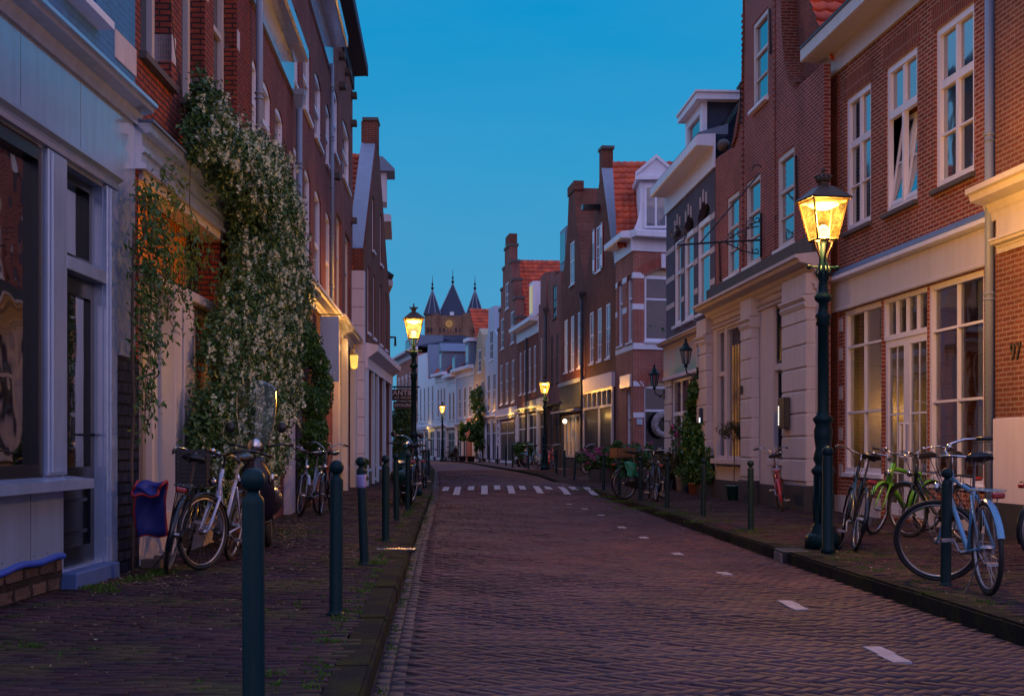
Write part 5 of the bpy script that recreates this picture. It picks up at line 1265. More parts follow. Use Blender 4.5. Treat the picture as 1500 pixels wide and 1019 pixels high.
finish_each('stone_band', bm, M['white'], R)
# R9 white leaning gable
W, R, Lh = simple_house('white_neck_gable_house', 'narrow white painted neck gable house left of the stepped gable', C7, C8, M['bluewall'], [(0, -.3), (0, 8.3), (.22, 8.9), (.28, 10.5), (.72, 10.5), (.78, 8.9), (1, 8.3), (1, -.3)], wr(2, 3.6, 6.1, .05, .5) + [(.36, .64, 7.0, 9.0)], [(.08, .45, .3, 2.9), (.55, .92, .3, 2.9)], 'white', 'glass_far')
# R10 beige neck gable
W, R, Lh = simple_house('ochre_neck_gable_house', 'narrow ochre plastered neck gable house with climbing greenery', C8, C9, M['ochre'], [(0, -.3), (0, 6.8), (.2, 7.4), (.30, 9.0), (.5, 9.5), (.70, 9.0), (.80, 7.4), (1, 6.8), (1, -.3)], wr(2, 3.6, 5.8, .05, .45) + [(.36, .62, 6.4, 8.0)], [(.1, .9, .3, 2.7)], 'white', 'glass_far')
# R11
W, R, Lh = simple_house('pale_blue_house', 'pale blue plastered house with a dormer and steep red roof towards the gate', C9, C10, M['bluewall'], [(0, -.3), (0, 6.6), (1, 6.6), (1, -.3)], wr(3, 3.4, 5.7, .05, .5), [(.35, .6, .2, 2.6), (.68, .95, .4, 2.6)], 'white', 'glass_far', corn=('white', 6.4, .45, .45))
tile_slope('roof', W.L(-1.5, -.3, 7.0), W.L(0, -9, 0), W.L(4.6, 0, 4.4), M['tile_red'], R, .3, .4)
bm = bmesh.new(); wbox(bm, W, 1.6, 3.0, -2.5, .0, 7.2, 8.9); dm = finish('dormer', bm, M['lead'], R); band('pane', W, dm, M['glass_net'], 1.8, 2.8, .0, .03, 7.4, 8.6); band('dormer_cornice', W, dm, M['white'], 1.4, 3.2, -2.6, .15, 8.9, 9.15)
band('door', W, R, M['orange_door'], Lh * .06, Lh * .30, .0, .14, .1, 3.3); lampl(W.at(Lh * .3, 1.0, 3.0), 14, (1, .45, .12), .1)
# R12 R13
W, R, Lh = simple_house('white_twin_window_house', 'small white house with twin windows behind the farthest street lamp', C10, C11, M['white'], [(0, -.3), (0, 6.4), (1, 6.4), (1, -.3)], wr(2, 3.3, 5.5, .08, .5), [(.1, .9, .2, 2.4)], 'cream', 'glass_far', corn=('white', 6.2, .4, .45))
bm = bmesh.new(); wbox(bm, W, .8, 2.3, -2.5, -.1, 7.0, 8.3); dm = finish('dormer', bm, M['lead'], R); band('pane', W, dm, M['glass_net'], 1.0, 2.1, -.1, -.07, 7.2, 8.1); tile_slope('roof', W.L(0, 0, 6.9), W.L(Lh, 0, 0), W.L(0, -3, 3.0), M['tile_red'], R, .3, .4)
W, R, Lh = simple_house('white_oriel_house', 'white house with a broad three light upper window and red roof', C11, C12, M['white'], [(0, -.3), (0, 6.6), (1, 6.6), (1, -.3)], wr(3, 3.6, 6.0, .1, .6), [(.08, .45, .3, 2.6), (.55, .92, .3, 2.6)], 'white', 'glass_far', corn=('white', 6.5, .45, .45))
tile_slope('roof', W.L(0, 0, 7.2), W.L(Lh, 0, 0), W.L(0, -3.5, 3.0), M['tile_red'], R, .3, .4)
bm = bmesh.new(); wbox(bm, W, 1.4, 2.6, -2.5, .1, 7.3, 8.9); dm = finish('dormer', bm, M['lead'], R); bm = bmesh.new()
vs = [bm.verts.new(W.L(*p)) for p in ((1.2, .2, 8.9), (2.8, .2, 8.9), (2.0, .2, 9.6), (1.2, -2.6, 8.9), (2.8, -2.6, 8.9), (2.0, -2.6, 9.6))]
for fc in ((0, 1, 2), (3, 4, 5), (0, 1, 4, 3), (1, 2, 5, 4), (2, 0, 3, 5)): bm.faces.new([vs[i] for i in fc])
finish('pediment', bm, M['lead'], dm); band('pane', W, dm, M['glass_net'], 1.6, 2.4, .1, .13, 7.6, 8.7)
W, R, Lh = simple_house('long_white_house', 'long white house with four tall windows and a lit shop fascia far down the street', C12, C13, M['white'], [(0, -.3), (0, 7.0), (.44, 7.0), (.48, 9.3), (1, 9.3), (1, -.3)], wr(4, 3.4, 6.4, .05, .42), [(.05, .3, .4, 2.6), (.36, .6, .2, 2.6), (.66, .94, .4, 2.6)], 'white', 'glass_far', corn=None)
tile_slope('roof', W.L(0, -.1, 7.2), W.L(Lh * .5, 0, 0), W.L(0, -3.6, 3.2), M['tile_red'], R, .3, .4)
bm = bmesh.new(); vs = [bm.verts.new(W.L(*p)) for p in ((Lh * .34, -.1, 7.2), (Lh * .60, -.1, 7.2), (Lh * .47, -.1, 10.0), (Lh * .34, -4, 7.2), (Lh * .60, -4, 7.2), (Lh * .47, -4, 10.0))]
for fc in ((0, 1, 2), (3, 4, 5), (0, 1, 4, 3), (1, 2, 5, 4), (2, 0, 3, 5)): bm.faces.new([vs[i] for i in fc])
finish('lead_gable', bm, M['lead'], R); lampl(W.at(Lh * .3, .5, 2.8), 16, (1, .6, .1), .1); band('fascia', W, R, M['lilac'], 0, Lh, 0, .2, 2.75, 3.0)
W, R, Lh = simple_house('far_brick_house', 'red brick house with striped window arches closing the view beside the left lamp', C13, C14, M['brick_bright'], [(0, -.3), (0, 9.6), (1, 9.6), (1, -.3)], wr(5, 4.6, 7.6, .04, .4), wr(3, .4, 3.0, .05, .6), 'white', 'glass_far', corn=('lilac', 9.4, .5, .6))
bm = bmesh.new(); wbox(bm, W, Lh * .3, Lh * .75, -3, -.4, 10.0, 11.6); dm = finish('dormer', bm, M['lead'], R); band('pane', W, dm, M['glass_hi'], Lh * .36, Lh * .50, -.4, -.35, 10.3, 11.3); band('pane', W, dm, M['glass_hi'], Lh * .54, Lh * .7, -.4, -.35, 10.3, 11.3); prof_obj('roof', W, R, M['slate'], [(.3, 10.2), (-4, 11.0), (-4, 10)], 0, Lh)
bm = bmesh.new()
for i in range(5):
    c_ = Lh * (.04 + .92 * (i + .5) / 5)
    for k in range(-3, 4): wbox(bm, W, c_ + k * .28 - .07, c_ + k * .28 + .07, 0, .04, 7.7, 8.1) if k % 2 == 0 else None
finish_each('arch_stripes', bm, M['white'], R)

# ---- the old city gate with its three slate spires
ZT = 232.0; k_ = ZT / F
X_ = lambda x: (x - CX) * k_
Hh = lambda y: EYE + (HY - y) * k_
T = thing('city_gate_tower', 'medieval brick city gate with three slate spires and a gilt clock', 'tower', (X_(662), ZT, 0))
cx0 = X_(662); x0 = lambda x: X_(x) - cx0
W = Wall((X_(640), ZT), (1, 0), -1)
bm = bmesh.new(); bbox(bm, x0(636), x0(686), 0, 8, -.3, Hh(462)); bbox(bm, x0(623), x0(700), 1.5, 9, -.3, Hh(495)); finish('wall', bm, M['brick_tower'], T)
bm = bmesh.new()
for xa_, xb_ in ((621, 645), (686, 707)):
    c_ = (x0(xa_) + x0(xb_)) / 2; r_ = (x0(xb_) - x0(xa_)) / 2; lathe(bm, [(r_, -.3), (r_, Hh(461)), (r_ * 1.08, Hh(461)), (r_ * 1.08, Hh(459))], (c_, .8, 0), 8, sq=True)
for xc_ in (636, 685): lathe(bm, [(.9, 14), (.9, Hh(459))], (x0(xc_), .2, 0), 10)
finish_each('turret', bm, M['brick_tower'], T)
def spire(c_, r_, hb, ht, seg, name, yy):
    bm = bmesh.new(); lathe(bm, [(r_ * 1.05, hb), (r_, hb + .25), (.05, ht)], (c_, yy, 0), seg, sq=True); o = finish(name, bm, M['slate'], T)
    bm = bmesh.new()
    for k in range(seg):
        a = 2 * PI * (k + .5) / seg; tube(bm, [(c_ + r_ * 1.02 * math.cos(a), yy + r_ * 1.02 * math.sin(a), hb + .2), (c_ + .06 * math.cos(a), yy + .06 * math.sin(a), ht)], .07, 5)
    finish('lead_ridge', bm, M['zinc'], o)
    bm = bmesh.new(); lathe(bm, [(.05, ht - .3), (.12, ht), (.28, ht + .35), (.1, ht + .6), (.06, ht + .7), (.2, ht + 1.0), (.06, ht + 1.3), (.03, ht + 2.4), (0.0, ht + 2.6)], (c_, yy, 0), 8); finish('finial', bm, M['iron'], o)
spire((x0(621) + x0(645)) / 2, 1.55, Hh(461), Hh(424), 8, 'spire', .8); spire((x0(684) + x0(707)) / 2, 1.55, Hh(461), Hh(424), 8, 'spire', .8)
spire(x0(662), 3.35, Hh(463), Hh(412), 4, 'main_spire', 3.2)
bm = bmesh.new(); bbox(bm, x0(659), x0(665), -.3, 1.2, Hh(462), Hh(457)); finish('dormer', bm, M['white'], T)
bm = bmesh.new(); cz_ = Hh(474); cx_ = x0(658)
lathe(bm, [(.60, 0), (.64, 0), (.64, .06), (.60, .06)], seg=24, M=Matrix.Translation((cx_, -.02, cz_)) @ Matrix.Rotation(PI / 2, 4, 'X'))
for k in range(12):
    a = k * PI / 6; Mx = Matrix.Translation((cx_ + .92 * math.sin(a), -.05, cz_ + .92 * math.cos(a))) @ Matrix.Rotation(a, 4, 'Y'); bbox(bm, -.05, .05, -.04, .02, -.14, .14, Mx)
for a, l_ in ((math.radians(330), .55), (math.radians(178), .85)):
    Mx = Matrix.Translation((cx_, -.08, cz_)) @ Matrix.Rotation(a, 4, 'Y'); bbox(bm, -.06, .06, -.03, .02, -.15, l_, Mx)
finish('clock', bm, M['brass'], T)
bm = bmesh.new()
for xx in (640, 645, 650, 668, 674, 680, 626, 632, 694, 701): bbox(bm, x0(xx) - .12, x0(xx) + .12, -.08 if 637 < xx < 684 else -.9, .1, Hh(486), Hh(480))
finish_each('slit_window', bm, M['black_paint'], T)
prof = bmesh.new(); bbox(prof, x0(630), x0(690), -2.5, -.4, 0, Hh(499))
vs = [prof.verts.new(p) for p in ((x0(626), -3, Hh(499)), (x0(693), -3, Hh(499)), (x0(686), 0, Hh(491)), (x0(634), 0, Hh(491)))]; prof.faces.new(vs); finish('gatehouse_roof', prof, M['slate'], T)

# ================================================================== STREET LAMPS
def lantern_post(name, label, pos, H=4.2, sc=1.0, power=60, rz=0.0, seg=16, detail=True, mat='green_post'):
    o = thing(name, label, 'street lamp', (pos[0], pos[1], pos[2]), rz); z = H - .80   # bottom of the lantern
    pr = [(.165, 0), (.165, .16), (.14, .19), (.135, .24), (.105, .27), (.10, .80), (.125, .83), (.135, .87), (.10, .90), (.085, .93), (.11, .98), (.10, 1.05), (.085, 1.10), (.10, 1.22), (.105, 1.30), (.085, 1.36), (.105, 1.40), (.12, 1.43), (.075, 1.47), (.065, 1.52), (.060, z - .95), (.085, z - .93), (.07, z - .88), (.095, z - .84), (.06, z - .80), (.05, z - .70), (.095, z - .66), (.10, z - .62), (.06, z - .58), (.05, z - .45), (.07, z - .40), (.05, z - .34), (.06, z - .28), (.035, z - .22), (.035, z)]
    bm = bmesh.new(); lathe(bm, pr, seg=seg)
    lathe(bm, [(.20, 0), (.20, .13), (.165, .17)], seg=8, sq=True)
    finish('pole', bm, M[mat], o, True)
    if detail:
        bm = bmesh.new()
        for k in range(8):      # flutes and leaves on the base
            a = 2 * PI * k / 8; Mx = Matrix.Rotation(a, 4, 'Z'); tube(bm, [Mx @ Vector((.10, 0, .28)), Mx @ Vector((.112, 0, .5)), Mx @ Vector((.10, 0, .8))], .012, 5)
            tube(bm, [Mx @ Vector((.05, 0, z - .42)), Mx @ Vector((.085, 0, z - .36)), Mx @ Vector((.055, 0, z - .29))], .012, 5)
        finish('ornament', bm, M[mat], o, True)
        bm = bmesh.new(); tube(bm, [(-.16, 0, z - .30), (.16, 0, z - .30)], .014, 6)
        for q_ in (-.17, .17): bmesh.ops.create_uvsphere(bm, u_segments=8, v_segments=6, radius=.028, matrix=Matrix.Translation((q_, 0, z - .30)))
        finish('ladder_bar', bm, M[mat], o)
    bm = bmesh.new(); rb, rt, hl = .115, .20, .43          # half widths at bottom and top of the glass
    for k in range(4):
        Mx = Matrix.Rotation(k * PI / 2, 4, 'Z'); tube(bm, [Mx @ Vector((.02, 0, z - .24)), Mx @ Vector((.05, 0, z - .16)), Mx @ Vector((.10, 0, z - .05)), Mx @ Vector((rb, 0, z))], [.016, .012, .012, .014], 6)
        a = PI / 4 + k * PI / 2; c, s_ = math.cos(a) * 1.414, math.sin(a) * 1.414
        tube(bm, [(rb * c, rb * s_, z), (rt * c, rt * s_, z + hl)], .013, 4)
        c2, s2_ = math.cos(a + PI / 2) * 1.414, math.sin(a + PI / 2) * 1.414
        tube(bm, [(rb * c, rb * s_, z), (rb * c2, rb * s2_, z)], .018, 4); tube(bm, [(rt * c, rt * s_, z + hl), (rt * c2, rt * s2_, z + hl)], .02, 4)
    finish('lantern_frame', bm, M['lamp_metal'], o)
    bm = bmesh.new(); q = 1.414
    lathe(bm, [(rt * q + .045, z + hl), (rt * q + .055, z + hl + .02), (.09 * q, z + hl + .15), (.065, z + hl + .17), (.065, z + hl + .21), (.085, z + hl + .22), (.09, z + hl + .25), (.05, z + hl + .28), (.02, z + hl + .30), (.015, z + hl + .32), (.03, z + hl + .34), (.015, z + hl + .36), (.0, z + hl + .38)], seg=4, sq=True)
    if detail:
        for k in range(10): a = 2 * PI * k / 10; bmesh.ops.create_uvsphere(bm, u_segments=6, v_segments=4, radius=.018, matrix=Matrix.Translation((.085 * math.cos(a), .085 * math.sin(a), z + hl + .27)))
    finish('lantern_roof', bm, M['lamp_metal'], o)
    bm = bmesh.new()
    for k in range(4):
        a = PI / 4 + k * PI / 2; c, s_ = math.cos(a) * 1.39, math.sin(a) * 1.39; c2, s2_ = math.cos(a + PI / 2) * 1.39, math.sin(a + PI / 2) * 1.39
        vs = [bm.verts.new(p) for p in ((rb * c, rb * s_, z), (rb * c2, rb * s2_, z), (rt * c2, rt * s2_, z + hl), (rt * c, rt * s_, z + hl))]; bm.faces.new(vs)
    finish('lantern_pane', bm, M['lantern_glass'], o)
    bm = bmesh.new(); lathe(bm, [(.0, z + hl - .02), (.17, z + hl - .03), (.17, z + hl - .05), (.08, z + hl - .09), (0, z + hl - .10)], seg=14); lathe(bm, [(.02, z + .02), (.055, z + .04), (.055, z + .14), (.02, z + .16)], seg=10)
    finish('lamp_element', bm, M['lamp_core'], o)
    if sc != 1: o.scale = (sc, sc, sc)
    L = lampl((pos[0], pos[1], pos[2] + (z + .22) * sc), power, (1, .52, .13), .12)
    return o
M['lamp_metal'] = metal('bronze_lantern_metal', (.10, .07, .05), .5, .6)
M['lamp_core'] = emit('glowing_lamp', (1.0, .62, .16), 9)
m = bpy.data.materials.new('seeded_lantern_glass'); m.use_nodes = True; nt = m.node_tree; nt.nodes.clear(); out = N(nt, 'ShaderNodeOutputMaterial')
tr = N(nt, 'ShaderNodeBsdfTransparent'); tr.inputs[0].default_value = (1, .82, .45, 1); em = N(nt, 'ShaderNodeEmission'); ad = N(nt, 'ShaderNodeAddShader')
o_ = N(nt, 'ShaderNodeTexCoord').outputs['Object']; nz = noise(nt, o_, 34, 3); r_ = ramp(nt, [(.35, .25), (.65, 1.0)]); nt.links.new(nz, r_.inputs[0])
n2 = ramp(nt, [(.35, .15), (.65, 1.0)]); nt.links.new(noise(nt, o_, 7, 2), n2.inputs[0])
em.inputs[0].default_value = (1, .50, .08, 1); nt.links.new(mth(nt, 'MULTIPLY', mth(nt, 'MULTIPLY', r_.outputs[0], n2.outputs[0]), 1.9), em.inputs[1])
nt.links.new(tr.outputs[0], ad.inputs[0]); nt.links.new(em.outputs[0], ad.inputs[1]); nt.links.new(ad.outputs[0], out.inputs[0]); M['lantern_glass'] = m
x, z = gp(1206, 803); lantern_post('street_lamp', 'tall dark green lamp post with a lit lantern on the right pavement, the nearest lamp', (x, z, G(z)), 4.20, 1, 740, math.radians(12))
lantern_post('street_lamp', 'lit lamp post on the left kerb standing in front of the antiques sign', ((606 - CX) / F * 31.5, 31.5, G(31.5)), 4.45, 1, 400, math.radians(8))
lantern_post('street_lamp', 'lit lamp post among parked bicycles halfway down the right side', ((798 - CX) / F * 58.5, 58.5, G(58.5)), 4.1, 1.0, 380, math.radians(10), 10)
lantern_post('street_lamp', 'small distant lit lamp post before the white houses', ((648 - CX) / F * 96, 96, G(96)), 4.25, 1.0, 380, 0, 10)
# utility post strapped beside the near lamp
x, z = gp(1209, 808)
o = thing('service_post', 'slim dark green ball topped post chained against the near lamp', 'bollard', (x - .02, z - .2, G(z))); bm = bmesh.new(); lathe(bm, [(.075, 0), (.075, .05), (.06, .07), (.058, 1.0), (.05, 1.02), (.045, 1.04)], seg=14); finish('post', bm, M['green_post'], o, True)
bm = bmesh.new(); bmesh.ops.create_uvsphere(bm, u_segments=14, v_segments=10, radius=.062, matrix=Matrix.Translation((0, 0, 1.07))); finish('ball', bm, M['green_post'], o, True)

# ================================================================== BOLLARDS
def bollard_proto(mat, seg=20):
    o = bpy.data.objects.new('bollard', None); col.objects.link(o)
    bm = bmesh.new(); lathe(bm, [(.062, 0), (.058, .01), (.045, .016), (.043, .03), (.0425, .85), (.040, .868), (.026, .885), (.022, .895)], seg=seg); finish('post', bm, M[mat], o, True)
    bm = bmesh.new(); bmesh.ops.create_uvsphere(bm, u_segments=seg, v_segments=12, radius=.047, matrix=Matrix.Translation((0, 0, .938))); finish('ball', bm, M[mat], o, True)
    return o
protoL = bollard_proto('green_post', 28); protoR = bollard_proto('green_post_r', 14); usedL = usedR = False
ordn = ['nearest', 'second', 'third', 'fourth', 'fifth', 'sixth', 'seventh', 'eighth', 'ninth', 'tenth', 'eleventh', 'twelfth', 'thirteenth', 'fourteenth', 'fifteenth', 'sixteenth', 'seventeenth', 'eighteenth']
LB = [((372 - CX) / F * 5.35, 5.35), gp(492, 900), gp(534, 827), gp(565, 793), gp(581, 763), gp(597, 746), ((611 - CX) / F * 33, 33), ((620 - CX) / F * 41, 41), ((624 - CX) / F * 45, 45), ((628 - CX) / F * 50, 50)]
for i, (x, z) in enumerate(LB):
    if not usedL: o = protoL; usedL = True
    else: o = copy_tree(protoL)
    o.location = (x, z, G(z) + .002); o.rotation_euler = (math.radians(random.uniform(-1, 1)), math.radians(-2.2 if i == 2 else random.uniform(-.9, .9)), 0)
    s_ = (1.03, 1.03, 1.035)[0]; o.scale = (1.03, 1.03, 1.04)
    lab = 'dark green ball topped bollard on the left kerb, %s to the camera of its row' % ordn[i] if i else 'large dark green ball topped bollard nearest the camera on the left'
    if i == 2: lab = 'leaning dark green bollard with a blue sticker round its neck, third on the left kerb'
    tag(o, lab, 'bollard', 'bollards along the kerbs')
x, z = LB[2]
st_ = bmesh.new(); lathe(st_, [(.0455, .70), (.0462, .72), (.0462, .80), (.0455, .82)], seg=20)
o = finish('sticker', st_, paint('blue_purple_sticker', (.10, .10, .38), .5, .9, .1, scale=14, dcol=(.5, .45, .6)), None, True); o.parent = [c for c in bpy.data.objects if c.get('label', '').startswith('leaning')][0]
RB = [gp(1385, 857), gp(1100, 777), gp(1030, 757), gp(977, 743), gp(938, 733), gp(907, 726), gp(884, 718), gp(841, 703), gp(827, 698.5), gp(815, 694), gp(774, 687.5), gp(751, 684.5), gp(741, 682), gp(729, 680), gp(716.5, 677.5), gp(702, 676.3), gp(688, 675.2), gp(674, 674.3)]
for i, (x, z) in enumerate(RB):
    if not usedR: o = protoR; usedR = True
    else: o = copy_tree(protoR)
    o.location = (x, z, G(z) + .002); o.rotation_euler = (0, math.radians(5 if i == 7 else random.uniform(-1, 1)), 0); o.scale = (1.0, 1.0, .96 if z < 60 else 1.1)
    tag(o, 'weathered dark green bollard on the right kerb, %s to the camera of its row' % ordn[i], 'bollard', 'bollards along the kerbs')
for c in protoR.children: pass

# kerb inlet and grate
x, z = gp(1127, 806); o = thing('drain_inlet', 'cast iron gully box let into the right kerb', 'drain', (float(ip(KR, z)) + .02, z, G(z))); bm = bmesh.new()
bbox(bm, -.06, .22, -.25, .25, -.14, .012, None, .006); finish('box', bm, M['iron'], o); bm = bmesh.new()
for k in range(5): bbox(bm, -.075, -.06, -.2 + k * .09, -.165 + k * .09, -.12, -.02)
finish_each('grating', bm, M['alu'], o)
x, z = gp(588, 805); o = thing('drain_grate', 'worn metal lettered drain cover beside the left kerb', 'drain', (x - .02, z, G(z) + .012)); bm = bmesh.new(); bbox(bm, -.26, .18, -.12, .12, -.03, 0, None, .004); finish('cover', bm, M['iron'], o); bm = bmesh.new()
for k in range(13): bbox(bm, -.24 + k * .032, -.225 + k * .032, -.09, .09, .0, .006)
finish_each('rib', bm, metal('worn_bright_metal', (.85, .6, .5), .35), o)

# ================================================================== WROUGHT IRON BRACKET
def spiral(c, r0, r1, a0, a1, n, ax):   # in plane spanned by ax (horizontal 2d direction) and z
    out = []
    for i in range(n + 1):
        t = i / n; a = a0 + (a1 - a0) * t; r = r0 + (r1 - r0) * t; d = r * math.cos(a); out.append(Vector((c[0] + ax[0] * d, c[1] + ax[1] * d, c[2] + r * math.sin(a))))
    return out
W = WR2; s = W.s; sb = s(1116); base = W.at(sb, .0, 5.35); nx_, ny_ = -W.d.y, W.d.x; ax = (nx_, ny_)
o = thing('sign_bracket', 'long black wrought iron sign bracket with scrolls on the bell gable house', 'bracket', base); q = lambda d, h: Vector((ax[0] * d, ax[1] * d, h))
Lb = 1.75
bm = bmesh.new(); tube(bm, [q(.02, 0), q(.7, -.04), q(Lb, -.12)], .022, 6); tube(bm, [q(.02, 0) + Vector((0, 0, -.35)), q(.02, .55)], .025, 6)
tube(bm, [q(.05, 1.35), q(Lb * .72, -.06)], .017, 6); finish('arm', bm, M['iron'], o)
bm = bmesh.new()
for sp_ in (spiral((0, 0, 0), .05, .22, 0, 3.2 * PI, 26, ax),):
    c_ = q(Lb - .02, .12); tube(bm, [p + c_ for p in spiral((0, 0, 0), .045, .20, 0, 3.5 * PI, 30, ax)], .015, 5)
tube(bm, [q(.05, .05) + v for v in spiral((0, 0, 0), .30, .34, -PI * .0, PI * 1.0, 14, ax)], .014, 5)
for dd, hh, r_, a_ in ((.38, .12, .13, 2.2), (.38, -.14, .13, 2.2), (.25, .3, .09, 2.5), (.62, .08, .07, 2.4), (.12, -.22, .08, 2.2), (.1, .42, .08, 2.2)): tube(bm, [q(dd, hh) + v for v in spiral((0, 0, 0), .02, r_, 0, a_ * PI, 18, ax)], .012, 5)
tube(bm, [q(.06, .28), q(.35, .22), q(.75, -.02)], .014, 5); tube(bm, [q(.06, -.28), q(.35, -.24), q(.75, -.06)], .014, 5)
tube(bm, [q(.1, 1.42) + v for v in spiral((0, 0, 0), .10, .12, 0, PI * 1.2, 12, ax)], .014, 5)
finish('scroll', bm, M['iron'], o)
# wall lanterns
def wall_lantern(label, pos, ax):
    o = thing('wall_lantern', label, 'wall lantern', pos); q = lambda d, h: Vector((ax[0] * d, ax[1] * d, h))
    bm = bmesh.new(); tube(bm, [q(0, -.35), q(.12, -.42), q(.28, -.34), q(.30, -.22)], .018, 6); tube(bm, [q(.02, -.5), q(.02, -.2)], .03, 6); tube(bm, [q(.12, -.42) + v for v in spiral((0, 0, 0), .01, .06, 0, 3 * PI, 12, ax)], .01, 5); finish('bracket', bm, M['green_post'], o)
    c_ = q(.30, -.22); bm = bmesh.new(); lathe(bm, [(.02, 0), (.06, .04), (.03, .07), (.075, .10)], c_, 6)
    for k in range(6): a = k * PI / 3; tube(bm, [c_ + Vector((.075 * math.cos(a), .075 * math.sin(a), .1)), c_ + Vector((.135 * math.cos(a), .135 * math.sin(a), .42))], .009, 4)
    lathe(bm, [(.155, .41), (.16, .44), (.07, .54), (.07, .57), (.03, .62), (.035, .66), (.0, .74)], c_, 6); finish('lantern_frame', bm, M['green_post'], o)
    bm = bmesh.new(); lathe(bm, [(.07, .1), (.128, .42)], c_, 6); finish('lantern_pane', bm, M['clear'], o)
    return o
W = WR3; s = W.s; axr = (-W.d.y, W.d.x)
wall_lantern('dark green wall lantern on the stone pilaster beside the panel painted with sunset reflection', WR2.at(WR2.s(1041), .30, 3.25), (-WR2.d.y, WR2.d.x))
wall_lantern('dark green wall lantern hanging in front of the black door with the wreath', W.at(s(976.5), .05, 3.0), axr)
# door wreath
Wc = Wall.two(C0, (C0[0] + 2.1, 48.7), -1); c_ = Wc.at(1.15, .06, 1.95)
bm = bmesh.new(); torus(bm, (0, 0, 0), .36, .13, 36, 10); 
for v in bm.verts: v.co += Vector((random.uniform(-.02, .02), random.uniform(-.02, .02), random.uniform(-.02, .02)))
o = finish('wreath', bm, paint('pale_twig_wreath', (.34, .30, .32), .9, .9, 1.0, scale=9), None); o.location = c_; o.rotation_euler = (0, 0, .3); tag(o, 'large round pale twig wreath hung on the black corner door', 'wreath')
# letterboxes and small plates
W = WR2; s = W.s
o = thing('mailbox', 'brown wall letterbox with a strip of small lights on the stone pilaster', 'mailbox', W.at(s(1177), .31, 1.75), math.atan2(W.d.y, W.d.x)); bm = bmesh.new(); bbox(bm, -.22, .22, 0, .11, -.28, .28, None, .01); finish('case', bm, M['darkwood'], o); bm = bmesh.new()
for k in range(8): bbox(bm, .12, .17, .11, .116, -.22 + k * .045, -.19 + k * .045)
finish('light_strip', bm, emit('small_white_lights', (1, .95, .85), 1.6), o)
o = thing('lit_number_box', 'small square lit plate on the grey pilaster beside the olive tree', 'house number', W.at(s(1047), .31, 1.88), math.atan2(W.d.y, W.d.x)); bm = bmesh.new(); bbox(bm, -.10, .10, 0, .05, -.18, .18, None, .008); finish('plate', bm, M['slate'], o); bm = bmesh.new(); bbox(bm, -.06, .06, .05, .056, -.16, -.05); finish('light', bm, emit('plate_light', (.8, .9, 1), 1.6), o)
o = num_text('house_number', '93', W, 0, 0, 0, .26, M['iron']); place_text(o, W, s(1108), .315, 2.3); tag(o, 'small dark house number on the middle stone pilaster', 'house number')
Wc2 = W4r; o = thing('number_plate', 'small blue white number plate on the corner house brickwork', 'house number', Wc.at(.22, .02, 2.05), math.atan2(Wc.d.y, Wc.d.x)); bm = bmesh.new(); bbox(bm, -.11, .11, -.02, 0, -.1, .1, None, .005); finish('plate', bm, M['bluewall'], o)

# ================================================================== ANTIQUES SIGN
o = thing('hanging_sign', 'black hanging antiques sign with pale lettering behind the left lamp', 'sign', (-4.55, 50.2, 0)); bm = bmesh.new()
k2 = 50.2 / F; zy = lambda y: EYE + (HY - y) * k2; xx = lambda x: (x - CX) * k2 + 4.55
bbox(bm, xx(573), xx(612), -.03, .03, zy(586.5), zy(570)); bbox(bm, xx(576), xx(610), -.03, .03, zy(598.5), zy(588.0)); finish('board', bm, M['black_paint'], o)
bm = bmesh.new(); tube(bm, [(xx(568), 0, zy(566.5)), (xx(615), 0, zy(566.5))], .035, 6); 
for x_ in (578, 606): tube(bm, [(xx(x_), 0, zy(566.5)), (xx(x_), 0, zy(570))], .015, 5); tube(bm, [(xx(x_), 0, zy(586)), (xx(x_), 0, zy(589))], .012, 5)
finish('bracket', bm, M['iron'], o)
M['letter'] = paint('pale_lettering', (.62, .48, .46), .6, .2)
for txt, x_, y_, sz in (('ANTIEK', 593.5, 575.5, .262), ('W.P. VAN DEN H', 592.5, 582.3, .098), ('RESTAURATIE', 593, 593.5, .145)):
    cu = bpy.data.curves.new('lettering', 'FONT'); cu.body = txt; cu.size = sz; cu.extrude = .004; cu.align_x = 'CENTER'; cu.align_y = 'CENTER'
    t = bpy.data.objects.new('tmp', cu); col.objects.link(t); bpy.context.view_layer.update(); me = bpy.data.meshes.new_from_object(t); bpy.data.objects.remove(t)
    q2 = bpy.data.objects.new('lettering', me); col.objects.link(q2); me.materials.append(M['letter']); q2.parent = o; q2.location = (xx(x_), -.036, zy(y_)); q2.rotation_euler = (PI / 2, 0, 0)
